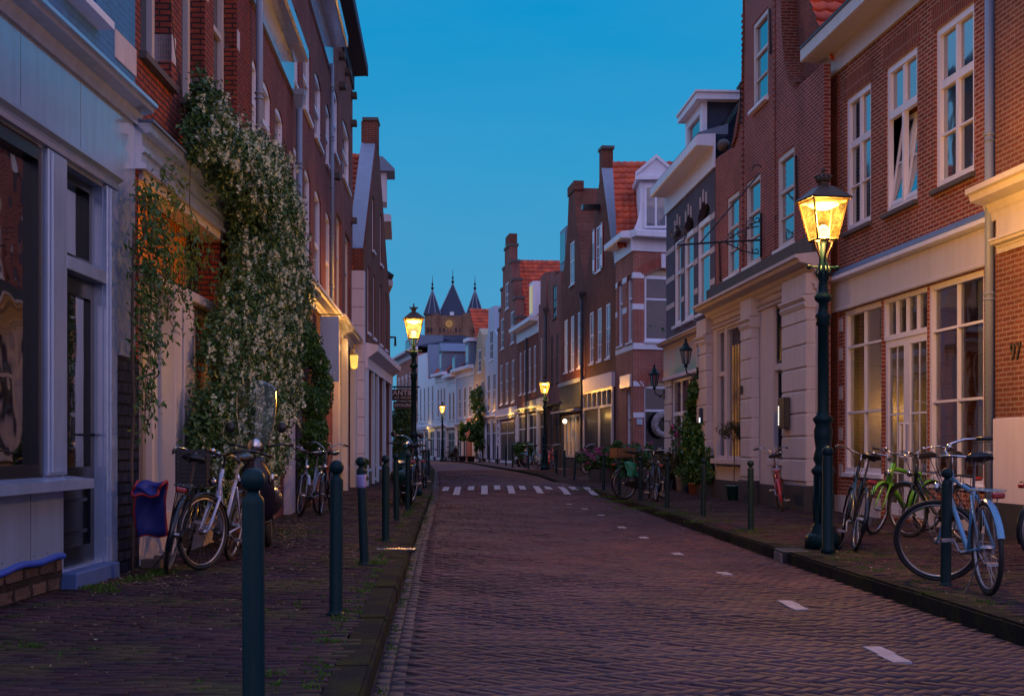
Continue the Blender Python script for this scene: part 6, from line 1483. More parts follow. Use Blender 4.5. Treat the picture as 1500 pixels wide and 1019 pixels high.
# ================================================================== BICYCLES
_wheel_cache = {}
def wheel(parent, R_, M4, tyre='rubber', rim='alu', spokes=28, lod=False):
    key = (R_, tyre, rim, lod)
    if key not in _wheel_cache:
        a = bmesh.new(); torus(a, (0, 0, 0), R_ - .020, .020, 20 if lod else 40, 6); me_t = bpy.data.meshes.new('tyre'); a.to_mesh(me_t); a.free(); me_t.materials.append(M[tyre])
        for p in me_t.polygons: p.use_smooth = True
        a = bmesh.new(); torus(a, (0, 0, 0), R_ - .046, .012, 20 if lod else 40, 5, ry=1.1); me_r = bpy.data.meshes.new('rim'); a.to_mesh(me_r); a.free(); me_r.materials.append(M[rim])
        for p in me_r.polygons: p.use_smooth = True
        a = bmesh.new(); tube(a, [(0, -.05, 0), (0, -.03, 0), (0, .03, 0), (0, .05, 0)], [.012, .026, .026, .012], 8)
        n = 14 if lod else spokes
        for k in range(n):
            t = 2 * PI * k / n; t2 = t + (.5 if k % 2 else -.5); sy = .03 if (k // 2) % 2 else -.03
            tube(a, [(.024 * math.cos(t2), sy, .024 * math.sin(t2)), ((R_ - .05) * math.cos(t), 0, (R_ - .05) * math.sin(t))], .0022 if lod else .0015, 3, False)
        me_s = bpy.data.meshes.new('wheel'); a.to_mesh(me_s); a.free(); me_s.materials.append(M['alu'])
        _wheel_cache[key] = (me_s, me_t, me_r)
    ms, mt, mr = _wheel_cache[key]
    w_ = bpy.data.objects.new('wheel', ms); col.objects.link(w_); w_.parent = parent; w_.matrix_basis = M4
    for nm, me in (('tyre', mt), ('rim', mr)):
        o = bpy.data.objects.new(nm, me); col.objects.link(o); o.parent = w_
    return w_
def bike(label, pos, heading, frame='black', lean=0, steer=0, R_=.345, tyre='rubber', step=True, rack=True, bars='dutch', barmat='chrome', group=None, lod=False, basket=False, fender=None, guard=True, fat=1.0, sc=1.0, light=True, arcs=((5, 200), (35, 185))):
    o = thing('bicycle', label, 'bicycle', pos, 0, group)
    Lw = 1.10; fm = M[frame]; fe = M[fender or frame]
    o.rotation_euler = Euler((math.radians(lean), 0, math.radians(heading)), 'XYZ'); o.scale = (sc, sc, sc)
    BB = Vector((.46, 0, .29)); hubr = Vector((0, 0, R_)); hubf = Vector((Lw, 0, R_)); st = Vector((.27, 0, .80)); ht = Vector((.86, 0, .90)); hb = Vector((.92, 0, .68))
    axis = (ht - hb).normalized(); S = Matrix.Translation(hb) @ Matrix.Rotation(math.radians(steer), 4, axis) @ Matrix.Translation(-hb)
    f = bmesh.new(); tw = .017 * fat
    tube(f, [BB, st], tw, 8); tube(f, [hb - axis * .03, ht + axis * .02], tw * 1.15, 8)
    if step: tube(f, [hb + axis * .05, Vector((.72, 0, .50)), Vector((.56, 0, .34)), BB], tw * 1.25, 8); tube(f, [hb + axis * .14, Vector((.70, 0, .60)), Vector((.42, 0, .44)) ], tw * .8, 8)
    else: tube(f, [hb + axis * .02, BB], tw * 1.2, 8); tube(f, [ht - axis * .04, st - Vector((-.01, 0, .04))], tw, 8)
    for sy in (-.055, .055):
        tube(f, [BB + Vector((0, sy * .5, 0)), hubr + Vector((0, sy, 0))], .010, 6); tube(f, [st + Vector((.01, sy * .4, -.06)), hubr + Vector((0, sy, 0))], .009, 6)
    finish('frame', f, fm, o, True)
    fk = bmesh.new()
    for sy in (-.05, .05):
        tube(fk, [S @ (hb - axis * .02 + Vector((0, sy * .8, 0))), S @ (hb.lerp(hubf, .45) + Vector((.0, sy, 0))), S @ (hb.lerp(hubf, .8) + Vector((-.012, sy, 0))), S @ (hubf + Vector((0, sy, 0)))], [.014, .013, .011, .009], 6)
    tube(fk, [S @ (hb + Vector((0, -.045, -.02))), S @ (hb + Vector((0, .045, -.02)))], .016, 6); finish('fork', fk, fm, o, True)
    wheel(o, R_, Matrix.Translation(hubr), tyre, lod=lod); wheel(o, R_, S @ Matrix.Translation(hubf), tyre, lod=lod)
    # mudguards
    for M4, c, (a0, a1) in ((None, hubr, arcs[0]), (S, hubf, arcs[1])):
        if a0 is None: continue
        a0, a1 = math.radians(a0), math.radians(a1)
        b = bmesh.new(); n = 16; prev = None
        for i in range(n + 1):
            a = a0 + (a1 - a0) * i / n; ring = []
            for k in range(5):
                t = (k / 4 - .5); rr = R_ + .016 - .012 * (2 * t) ** 2; p = Vector((c.x + rr * math.cos(a), t * .052, c.z + rr * math.sin(a))); ring.append(b.verts.new(M4 @ p if M4 else p))
            if prev:
                for k in range(4): b.faces.new((prev[k], prev[k + 1], ring[k + 1], ring[k]))
            prev = ring
        finish('mudguard', b, fe, o, True)
    # handlebar
    hbm = bmesh.new(); top = ht + axis * .14; tube(hbm, [S @ (ht - axis * .02), S @ top, S @ (top + Vector((.03, 0, .01)))], .012, 6)
    grips = bmesh.new()
    for sy in (-1, 1):
        if bars == 'dutch': P_ = [(0.03, 0, .01), (.06, .10, .03), (.02, .20, .06), (-.08, .27, .06), (-.18, .29, .04)]; G_ = [(-.17, .29, .04), (-.29, .30, .02)]
        elif bars == 'high': P_ = [(0.03, 0, .01), (.05, .08, .10), (.0, .18, .16), (-.08, .28, .15)]; G_ = [(-.07, .27, .15), (-.17, .33, .13)]
        else: P_ = [(0.03, 0, .01), (.03, .12, .02), (.0, .25, .02)]; G_ = [(0, .24, .02), (-.02, .33, .015)]
        tube(hbm, [S @ (top + Vector((a, b_ * sy, c))) for a, b_, c in P_], .011, 6); tube(grips, [S @ (top + Vector((a, b_ * sy, c))) for a, b_, c in G_], .016, 8)
        g0 = Vector(G_[0]); g0.y *= sy; tube(grips, [S @ (top + g0), S @ (top + g0 + Vector((.02, -.01 * sy, -.03))), S @ (top + g0 + Vector((-.09, .02 * sy, -.045)))], .005, 4)
    hobj = finish('handlebar', hbm, M[barmat], o, True); finish('grip', grips, M['plastic_black'], hobj, True)
    bm = bmesh.new(); bmesh.ops.create_uvsphere(bm, u_segments=10, v_segments=6, radius=.028, matrix=S @ Matrix.Translation(top + Vector((.03, -.13, .05)))); finish('bell', bm, M['chrome'], hobj, True)
    if not lod:
        bm = bmesh.new()
        for sy in (-1, 1): tube(bm, [S @ (top + Vector((.0, .2 * sy, .05))), S @ (top + Vector((.14, .16 * sy, .06))), S @ (top + Vector((.15, .05 * sy, -.06))), S @ (hb + Vector((.02, .02 * sy, .05)))], .004, 4)
        finish('brake_cable', bm, M['plastic_black'], hobj)
    # saddle
    sd_ = bmesh.new(); prev = None; top_s = st + Vector((-.045, 0, .20)); n = 10
    for i in range(n + 1):
        t = i / n; x = -.13 + .27 * t; wv = .085 * (1 - t) ** .75 + .022; zz = .035 + .012 * math.cos(t * 4); ring = []
        for a, q in ((-1, -.035), (-.9, .0), (-.5, .02), (0, .026), (.5, .02), (.9, .0), (1, -.035), (.6, -.02), (-.6, -.02)): ring.append(sd_.verts.new(top_s + Vector((x, a * wv, zz + q))))
        if prev:
            for k in range(9): sd_.faces.new((prev[k], prev[(k + 1) % 9], ring[(k + 1) % 9], ring[k]))
        else: sd_.faces.new(ring)
        prev = ring
    sd_.faces.new(prev[::-1]); so_ = finish('saddle', sd_, M['saddle'], o, True)
    sp_ = bmesh.new(); tube(sp_, [st - Vector((-.02, 0, .05)), top_s], .012, 6)
    for sy in (-.05, .05): tube(sp_, [top_s + Vector((.06, sy * .3, .02)), top_s + Vector((-.06, sy, -.02)), top_s + Vector((-.11, sy, .03))], .006, 4)
    finish('seat_post', sp_, M['alu'], so_)
    # drivetrain
    d = bmesh.new(); tube(d, [BB + Vector((0, -.07, 0)), BB + Vector((0, .07, 0))], .018, 8)
    ang = math.radians(random.uniform(-60, 240)); 
    for sgn in (1, -1):
        e = BB + Vector((.17 * math.cos(ang) * sgn, -.075 * sgn, .17 * math.sin(ang) * sgn)); tube(d, [BB + Vector((0, -.07 * sgn, 0)), e], .010, 6); 
        Mx = Matrix.Translation(e + Vector((0, -.055 * sgn, 0))); bbox(d, -.04, .04, -.045, .045, -.012, .012, Mx)
    finish('crank', d, M['alu'], o)
    if guard:
        c = bmesh.new(); pts_ = [(.56, .07), (.46, .10), (.0, .055), (-.07, .0), (.0, -.055), (.46, -.09), (.56, -.06)]
        A = [c.verts.new((x, -.048, (R_ if x < .2 else .29) + z)) for x, z in pts_]; B = [c.verts.new((x, -.068, (R_ if x < .2 else .29) + z)) for x, z in pts_]
        c.faces.new(A); c.faces.new(B[::-1]); k = len(A)
        for i in range(k): c.faces.new((A[i], A[(i + 1) % k], B[(i + 1) % k], B[i]))
        finish('chain_case', c, M['plastic_black'], o)
    else:
        c = bmesh.new(); torus(c, (BB.x, -.05, BB.z), .09, .005, 18, 4); tube(c, [(BB.x, -.05, BB.z + .09), (0, -.05, R_ + .035)], .004, 4); tube(c, [(BB.x, -.05, BB.z - .09), (0, -.05, R_ - .035)], .004, 4); finish('chain', c, M['alu'], o)
    ks = bmesh.new(); tube(ks, [(.12, .03, .26), (.10, .10, .10), (.09, .15, .01)], .008, 5); finish('kickstand', ks, M['iron'], o)
    if rack:
        r = bmesh.new(); zt = .79
        for sy in (-.07, .07): tube(r, [(.20, sy, zt - .02), (.10, sy, zt), (-.28, sy, zt)], .006, 5); tube(r, [(0, sy * .9, R_), (-.08, sy, zt)], .005, 4); tube(r, [(0, sy * .9, R_), (.08, sy, zt)], .005, 4)
        for x in (.12, 0, -.12, -.26): tube(r, [(x, -.07, zt), (x, .07, zt)], .005, 4)
        tube(r, [(.15, .0, zt + .004), (-.25, .0, zt + .004)], .008, 4); ro = finish('carrier', r, M['alu'] if frame not in ('black_paint',) else M['plastic_black'], o)
        bm = bmesh.new(); bbox(bm, -.325, -.29, -.048, .048, zt - .055, zt - .010, None, .012); finish('rear_light', bm, M['plastic_red'], o)
    if light:
        bm = bmesh.new(); lathe(bm, [(.012, 0), (.035, .02), (.045, .055), (.04, .06), (0, .064)], seg=12, M=S @ Matrix.Translation(hb + Vector((.03, 0, .12))) @ Matrix.Rotation(PI / 2, 4, 'Y')); finish('headlight', bm, M['chrome'], o, True)
    if basket:
        bm = bmesh.new(); Mb = S @ Matrix.Translation(Vector((.98, 0, .98)))
        for (a, b_, c_, d_, e_, g_) in ((-.15, .15, -.2, -.19, -.12, .12), (-.15, .15, .19, .2, -.12, .12), (-.15, -.14, -.19, .19, -.12, .12), (.14, .15, -.19, .19, -.12, .12), (-.15, .15, -.2, .2, -.13, -.12)): bbox(bm, a, b_, c_, d_, e_, g_, Mb)
        finish('basket', bm, M[basket], o)
    return o
M['bike_blue'] = paint('metallic_blue_frame', (.10, .30, .50), .22, .25, .0, .8); M['bike_green'] = paint('lime_green_frame', (.10, .36, .03), .22, .2, .0, .8); M['bike_white'] = paint('pale_lilac_frame', (.42, .46, .62), .25, .2, .0, .7)
M['bike_red'] = paint('red_frame', (.38, .02, .03), .25, .2, .0, .8); M['bike_dgreen'] = paint('dark_green_frame', (.01, .07, .07), .25, .3, .0, .8); M['bike_silver'] = paint('silver_blue_frame', (.22, .30, .42), .25, .3, 0, .8); M['wicker'] = paint('wicker', (.22, .10, .045), .8, .7, .9, scale=14)
def gz(x, z): return (x, z, G(z) + .004)
# right
bike('light blue bicycle in the right foreground with its front wheel turned across the pavement', gz(3.56, 10.2), 88, 'bike_blue', -2, 66, .355, guard=False, step=False, arcs=((75, 165), (None, 0)))
bike('black city bicycle locked behind the near lamp post on the right', gz(3.66, 14.6), 84, 'black_paint', 11, -8)
bike('lime green bicycle leaning by the white glazed door', gz(5.45, 18.0), 218, 'bike_green', -8, 14, step=False, fat=1.7, guard=False, bars='flat')
bike('dark bicycle with a red rear light between the lime green one and the shop window', gz(5.25, 15.8), 108, 'black_paint', -4, 10)
bike('bicycle cut by the right edge of the picture with only a sliver of wheel showing', gz(4.98 + .0, 12.6), 12, 'black_paint', 0, 0)
bike('small red bicycle with brown tyres leaning on the stone shopfront', gz(4.73, 23.9), 80, 'bike_red', -8, -18, .30, 'tan_tyre', bars='high', sc=.95)
bike('bicycle with a green saddlebag beside the pink flower planters', gz(2.42, 29.4), 35, 'black_paint', 0, 20, bars='dutch')
bike('black bicycle parked upright in front of the black corner door', gz(3.0, 28.4), 92, 'black_paint', 4, -10, tyre='rubber')
bike('dark bicycle with pale tyres against the drainpipe of the shuttered gable house', gz(3.1, 51.5), 100, 'bike_red', -6, 25, lod=True)
gb = 'bicycles crowded round the third lamp'
for k, (px, z, hd, fr, lab) in enumerate(((774, 63.5, 95, 'bike_red', 'rust red bicycle by the green bush near the third lamp'), (786, 62.5, 120, 'bike_blue', 'blue bicycle second left of the third lamp post'), (793, 61.6, 85, 'black_paint', 'black bicycle directly left of the third lamp post'), (806, 60.2, 80, 'bike_red', 'red bicycle directly right of the third lamp post'), (814, 59.2, 96, 'black_paint', 'black bicycle two to the right of the third lamp post'))):
    bike(lab, gz((px - CX) / F * z, z), hd, fr, random.uniform(-5, 5), random.uniform(-20, 20), lod=True, group=gb)
bike('white bicycle leaning outside the ochre neck gable house', gz((704 - CX) / F * 92, 92), 100, 'white', 0, 10, lod=True)
bike('dark bicycle against the distant lamp before the white houses', gz((655 - CX) / F * 100, 100), 60, 'black_paint', 0, 10, lod=True)
# left
bA = bike('black bicycle with a red and blue bag leaning on the wall of the lit cafe', gz(-3.04, 12.05), 96, 'black_paint', 12, 12, barmat='chrome')
bB = bike('pale lilac bicycle facing the camera with a black front crate by the cafe', gz(-2.78, 13.45), 268, 'bike_white', -9, -26, barmat='plastic_black', guard=True, fender='plastic_black')
bike('silver blue bicycle with its wheel turned beside the scooter', gz(-3.30, 23.2), 262, 'bike_silver', -4, 30, tyre='rubber')
bike('dark bicycle parked outermost beside the silver blue one on the left pavement', gz(-3.12, 23.6), 268, 'black_paint', -3, 5, bars='high', barmat='bike_silver')
bike('black bicycle with a red rear light and blue handlebar behind the left bollards', gz(-1.95, 26.4), 94, 'black_paint', 2, -14, barmat='bike_blue', bars='high', sc=1.12)
bike('dark bicycle parked beyond the left lamp post', gz(-2.42, 37.5), 92, 'black_paint', 0, 8, lod=True)
def crate(name, label, cat, pos, rz, sx, sy, sz, mat, slats=True):
    o = thing(name, label, cat, pos, rz); bm = bmesh.new(); t = .008
    bbox(bm, -sx, sx, -sy, sy, 0, t); 
    for k in range(9):
        z0, z1 = .02 + sz * k / 9, .02 + sz * (k + .86) / 9
        bbox(bm, -sx, sx, -sy, -sy + t, z0, z1); bbox(bm, -sx, sx, sy - t, sy, z0, z1); bbox(bm, -sx, -sx + t, -sy + t, sy - t, z0, z1); bbox(bm, sx - t, sx, -sy + t, sy - t, z0, z1)
    for a in (-1, 1):
        for b in (-1, 1): bbox(bm, a * sx - .012 * (a > 0), a * sx + .012 * (a < 0), b * sy - .012 * (b > 0) , b * sy + .012 * (b < 0), t, sz + .02)
    finish('crate_body', bm, mat, o); return o
crate('crate', 'black plastic crate carried on the front of the lilac bicycle', 'crate', (-2.98, 12.75, .74), .1, .14, .15, .34, M['plastic_black'])
crate('crate', 'brown wicker basket on the bicycle beside the pink flowers', 'basket', ((912 - CX) / F * 30.3, 30.3, .90), .5, .24, .16, .2, M['wicker'])
# cloth bag over the carrier of the wall bicycle
def drape(name, label, cat, pos, rz, wid, left, right, mat, trim=None):
    o = thing(name, label, cat, pos, rz); bm = bmesh.new(); nu, nv = 14, 18; g = []
    for i in range(nu + 1):
        u = -wid / 2 + wid * i / nu; row = []
        for j in range(nv + 1):
            t = j / nv; 
            if t < .42: a = (.42 - t) / .42; y = -.10 - .06 * a - .02 * math.sin(u * 20 + a * 3); z = -left * a
            elif t > .58: a = (t - .58) / .42; y = .10 + .05 * a + .02 * math.sin(u * 22); z = -right * a
            else: a = (t - .5) / .08; y = a * .10; z = .02 * (1 - a * a)
            row.append(bm.verts.new((u * (1 - .25 * abs(t - .2)) + .02 * math.sin(t * 9), y + .025 * math.sin(t * 17 + u * 26) * (t < .4 or t > .6), z + .012 * math.sin(u * 30))))
        g.append(row)
    for i in range(nu):
        for j in range(nv): bm.faces.new((g[i][j], g[i + 1][j], g[i + 1][j + 1], g[i][j + 1]))
    b = finish('cloth', bm, mat, o, True); so2 = b.modifiers.new('s', 'SOLIDIFY'); so2.thickness = .012
    if trim:
        bm = bmesh.new(); edge = [g_ for g_ in []]
        def P_(u, t):
            u0 = u; q_ = P0_(u, t); q_.x += u * (1 - .25 * abs(t - .2)) - u; q_.y += .025 * math.sin(t * 17 + u * 26) * (t < .4 or t > .6); return q_
        def P0_(u, t):
            if t < .42: a = (.42 - t) / .42; return Vector((u + .02 * math.sin(t * 9), -.10 - .06 * a - .02 * math.sin(u * 20 + a * 3), -left * a + .012 * math.sin(u * 30)))
            if t > .58: a = (t - .58) / .42; return Vector((u + .02 * math.sin(t * 9), .10 + .05 * a + .02 * math.sin(u * 22), -right * a + .012 * math.sin(u * 30)))
            a = (t - .5) / .08; return Vector((u + .02 * math.sin(t * 9), a * .10, .02 * (1 - a * a)))
        for u in (-wid / 2, wid / 2): tube(bm, [P_(u, j / 24) for j in range(25)], .013, 5)
        for t in (0, 1): tube(bm, [P_(-wid / 2 + wid * i / 10, t) for i in range(11)], .013, 5)
        finish('trim', bm, trim, o, True)
    return o
drape('bag', 'blue cloth bag with red trim draped over the carrier of the cafe wall bicycle', 'bag', (-3.14, 11.84, .80), math.radians(186), .26, .46, .10, paint('royal_blue_cloth', (.012, .02, .17), .7, .5, .5, scale=9), paint('red_trim', (.30, .012, .02), .7, .3))
drape('bag', 'green saddlebag hanging on the bicycle beside the flower planters', 'bag', (2.50, 29.4, .80), math.radians(35), .32, .3, .32, paint('green_canvas', (.02, .20, .10), .6, .3, .3))
# ---- scooters
def scooter(label, pos, heading, body, screen=True, sc=1.0, lean=0):
    o = thing('scooter', label, 'scooter', pos, 0); o.rotation_euler = Euler((math.radians(lean), 0, math.radians(heading)), 'XYZ'); o.scale = (sc,) * 3
    R_ = .21
    for x in (0, 1.22):
        bm = bmesh.new(); torus(bm, (x, 0, R_), R_ - .05, .055, 28, 8); finish('tyre', bm, M['rubber'], o, True)
        bm = bmesh.new(); lathe(bm, [(.02, -.04), (.13, -.035), (.13, .035), (.02, .04)], seg=16, M=Matrix.Translation((x, 0, R_)) @ Matrix.Rotation(PI / 2, 4, 'X')); finish('rim', bm, M['alu'], o)
    def loft(name, secs, mat, sub=2):
        bm = bmesh.new(); prev = None; k = len(secs[0])
        for sec in secs:
            ring = [bm.verts.new(p) for p in sec]
            if prev:
                for i in range(k): bm.faces.new((prev[i], prev[(i + 1) % k], ring[(i + 1) % k], ring[i]))
            else: bm.faces.new(ring)
            prev = ring
        bm.faces.new(prev[::-1]); ob = finish(name, bm, mat, o, True); md = ob.modifiers.new('sub', 'SUBSURF'); md.levels = sub; md.render_levels = sub; return ob
    def ell(x, z, wx, wz, n=8, tilt=0): return [(x + tilt * math.sin(2 * PI * i / n) * wz, wx * math.cos(2 * PI * i / n), z + wz * math.sin(2 * PI * i / n)) for i in range(n)]
    def hor(x0, x1, wy, z): return [(x0, -wy * .7, z), (x0, wy * .7, z), ((x0 + x1) / 2, wy, z), (x1, wy * .6, z), (x1 + .02, 0, z), (x1, -wy * .6, z), ((x0 + x1) / 2, -wy, z), (x0 - .0, 0, z)]
    # leg shield (outwardly curved plate), front of the machine
    secs = []
    for z, x, wy, th in ((.30, .88, .17, .05), (.42, .93, .23, .06), (.60, .96, .235, .07), (.78, .98, .21, .08), (.92, .97, .13, .08), (1.0, .95, .07, .06)):
        secs.append([(x - .03, -wy, z), (x - .045, -wy * .5, z), (x - .05, 0, z), (x - .045, wy * .5, z), (x - .03, wy, z), (x + th * .5, wy * .55, z), (x + th, 0, z), (x + th * .5, -wy * .55, z)])
    loft('leg_shield', secs, body)
    loft('rear_body', [ell(-.32, .55, .05, .06), ell(-.2, .52, .15, .15), ell(.05, .50, .20, .2), ell(.3, .50, .19, .2), ell(.46, .52, .13, .17)], body)
    loft('floorboard', [[(.4, -.17, .28), (.4, .17, .28), (.4, .17, .34), (.4, -.17, .34)], [(.95, -.17, .28), (.95, .17, .28), (.95, .17, .34), (.95, -.17, .34)]], M['plastic_black'], 1)
    loft('seat', [ell(-.28, .74, .08, .03), ell(-.1, .76, .13, .05), ell(.15, .76, .13, .055), ell(.42, .75, .09, .04)], M['saddle'])
    bm = bmesh.new(); prev = None
    for i in range(11):
        a = math.radians(20 + 150 * i / 10); ring = [bm.verts.new((1.22 + (R_ + .03 - .03 * abs(t)) * math.cos(a), t * .075, R_ + (R_ + .03 - .03 * abs(t)) * math.sin(a))) for t in (-1, -.5, 0, .5, 1)]
        if prev:
            for k in range(4): bm.faces.new((prev[k], prev[k + 1], ring[k + 1], ring[k]))
        prev = ring
    finish('front_mudguard', bm, body, o, True)
    bm = bmesh.new(); tube(bm, [(1.22, .07, R_), (1.12, .06, .5), (.98, 0, 1.0)], .02, 6); tube(bm, [(1.22, -.07, R_), (1.12, -.06, .5), (.98, 0, 1.0)], .02, 6); finish('fork', bm, M['alu'], o, True)
    loft('headset', [ell(.86, 1.06, .06, .05), ell(.93, 1.07, .10, .07), ell(1.0, 1.08, .085, .07), ell(1.04, 1.08, .05, .05)], body)
    bm = bmesh.new(); lathe(bm, [(.075, 0), (.08, .02), (.06, .035), (0, .04)], seg=16, M=Matrix.Translation((1.03, 0, 1.09)) @ Matrix.Rotation(PI / 2, 4, 'Y')); finish('headlight', bm, M['chrome'], o, True)
    bm = bmesh.new(); tube(bm, [(.92, -.1, 1.08), (.90, -.24, 1.11), (.86, -.34, 1.10)], .014, 6); tube(bm, [(.92, .1, 1.08), (.90, .24, 1.11), (.86, .34, 1.10)], .014, 6)
    for sy in (-1, 1): tube(bm, [(.86, .34 * sy, 1.10), (.83, .36 * sy, 1.10)], .02, 6)
    hb_ = finish('handlebar', bm, M['plastic_black'], o, True)
    for sy in (-1, 1):
        bm = bmesh.new(); tube(bm, [(.9, .2 * sy, 1.12), (.93, .24 * sy, 1.24)], .006, 5); lathe(bm, [(0, -.008), (.045, -.008), (.055, 0), (.045, .012), (0, .014)], seg=14, M=Matrix.Translation((.93, .26 * sy, 1.28)) @ Matrix.Rotation(PI / 2, 4, 'Y')); finish('mirror', bm, M['plastic_black'], hb_, True)
        bm = bmesh.new(); bmesh.ops.create_uvsphere(bm, u_segments=12, v_segments=8, radius=.04, matrix=Matrix.Translation((1.0, .17 * sy, .76)) @ Matrix.Diagonal((.5, .7, 1.3, 1))); finish('indicator', bm, M['chrome'], o, True)
    if screen:
        bm = bmesh.new(); g = []
        for j in range(13):
            t = j / 12; z = 1.10 + .66 * t; wv = (.13 + .07 * math.sin(min(1, t * 1.25) * PI * .62)) * (1 if t < .8 else math.sqrt(max(0.05, 1 - ((t - .8) / .205) ** 2))); row = []
            for i in range(9):
                u = -1 + 2 * i / 8; row.append(bm.verts.new((1.03 - .13 * t - .05 * u * u, wv * u, z)))
            g.append(row)
        for a, b in zip(g, g[1:]):
            for i in range(8): bm.faces.new((a[i], a[i + 1], b[i + 1], b[i]))
        finish('windscreen', bm, M['perspex'], o, True)
        bm = bmesh.new(); tube(bm, [g_.to_tuple() if False else g_ for g_ in [Vector((1.03 - .13 * t - .05, (.13 + .07 * math.sin(min(1, t * 1.25) * PI * .62)) * (1 if t < .8 else math.sqrt(max(0.05, 1 - ((t - .8) / .205) ** 2))), 1.10 + .66 * t)) for t in [j / 12 for j in range(13)]]], .005, 4)
        tube(bm, [Vector((1.03 - .13 * t - .05, -(.13 + .07 * math.sin(min(1, t * 1.25) * PI * .62)) * (1 if t < .8 else math.sqrt(max(0.05, 1 - ((t - .8) / .205) ** 2))), 1.10 + .66 * t)) for t in [j / 12 for j in range(13)]], .005, 4)
        finish('screen_edge', bm, M['chrome'], o)
    return o
M['perspex'] = clear_glass('perspex', (.66, .76, .90), 1.5, .03, .03, .25, 4)
scooter('dark scooter with a tall clear windscreen facing the camera on the left pavement', (-2.74, 15.3, .004), 273, paint('plum_black_scooter_paint', (.010, .009, .018), .28, .2, 0, .5), sc=1.03)
scooter('dark green moped standing behind the left bollards', (-2.28, 27.0, .004), 88, M['bike_dgreen'], False, 1.08, 4)
scooter('dark motor scooter parked by the farthest street lamp', ((662 - CX) / F * 99, 99, G(99)), 75, M['black_paint'], False)

# ================================================================== PLANTS
def leaves(name, P, Nrm, size, mat, parent=None, asp=.55, fold=.25):
    """P (n,3) centres, Nrm (n,3) rough facing; each leaf is a folded four sided blade"""
    P = np.asarray(P, np.float32); n = len(P); Nn = np.asarray(Nrm, np.float32) + RNG.normal(0, .55, (n, 3)); Nn /= np.linalg.norm(Nn, axis=1)[:, None] + 1e-6
    T = RNG.normal(0, 1, (n, 3)); T[:, 2] -= .8; T -= Nn * (T * Nn).sum(1)[:, None]; T /= np.linalg.norm(T, axis=1)[:, None] + 1e-6; B = np.cross(Nn, T)
    sz = (size * RNG.uniform(.55, 1.25, n))[:, None]
    V = np.zeros((n, 6, 3), np.float32); w_ = sz * asp
    V[:, 0] = P - T * sz; V[:, 1] = P - T * sz * .1 + B * w_ + Nn * sz * fold; V[:, 2] = P + T * sz * .5 + B * w_ * .6 + Nn * sz * fold * .6; V[:, 3] = P + T * sz - Nn * sz * fold; V[:, 4] = P + T * sz * .5 - B * w_ * .6 + Nn * sz * fold * .6; V[:, 5] = P - T * sz * .1 - B * w_ + Nn * sz * fold
    Fc = np.array([(0, 1, 2, 3), (0, 3, 4, 5)], np.int32)
    return np_mesh(name, V.reshape(-1, 3), (Fc[None] + 6 * np.arange(n, dtype=np.int32)[:, None, None]).reshape(-1, 4), mat, parent)
def flowers(name, P, size, mat, parent=None):
    P = np.asarray(P, np.float32); n = len(P); V = []; Fc = []
    ax = RNG.normal(0, 1, (n, 3)); ax /= np.linalg.norm(ax, axis=1)[:, None]
    t = np.cross(ax, RNG.normal(0, 1, (n, 3))); t /= np.linalg.norm(t, axis=1)[:, None]; b = np.cross(ax, t)
    Vv = np.zeros((n, 20, 3), np.float32)
    for k in range(5):
        a = 2 * PI * k / 5; d = t * math.cos(a) + b * math.sin(a); e = -t * math.sin(a) + b * math.cos(a)
        Vv[:, 4 * k] = P; Vv[:, 4 * k + 1] = P + d * size * .6 + e * size * .25 + ax * .003; Vv[:, 4 * k + 2] = P + d * size; Vv[:, 4 * k + 3] = P + d * size * .6 - e * size * .25
    f = np.arange(20, dtype=np.int32).reshape(5, 4)
    return np_mesh(name, Vv.reshape(-1, 3), (f[None] + 20 * np.arange(n, dtype=np.int32)[:, None, None]).reshape(-1, 4), mat, parent)
M['leaf_dark'] = island('jasmine_leaves', [(.030, .085, .022), (.05, .13, .03), (.08, .17, .04), (.035, .08, .035)], .45, .5, trans=.2)
M['leaf_mid'] = island('vine_leaves', [(.020, .075, .015), (.045, .13, .02), (.08, .18, .03)], .45, .5, trans=.25)
M['leaf_olive'] = island('olive_leaves', [(.05, .06, .03), (.09, .09, .045)], .6, .3, trans=.2)
M['flower_white'] = island('jasmine_flowers', [(.66, .72, .48), (.84, .86, .66)], .7, .2, trans=.3)
M['flower_pink'] = island('pink_flowers', [(.55, .03, .22), (.70, .06, .32), (.45, .02, .2)], .7, .2, trans=.3)
M['bark'] = paint('bark', (.10, .065, .045), .9, .5, .8, scale=8)
def inpoly(x, y, poly):
    c = False; n = len(poly); j = n - 1
    for i in range(n):
        xi, yi = poly[i]; xj, yj = poly[j]
        if (yi > y) != (yj > y) and x < (xj - xi) * (y - yi) / (yj - yi) + xi: c = not c
        j = i
    return c
def edge_dist(x, y, poly):
    best = 1e9
    for (ax, ay), (bx, by) in zip(poly, poly[1:] + poly[:1]):
        dx, dy = bx - ax, by - ay; t = max(0, min(1, ((x - ax) * dx + (y - ay) * dy) / (dx * dx + dy * dy + 1e-9))); best = min(best, math.hypot(x - ax - t * dx, y - ay - t * dy))
    return best
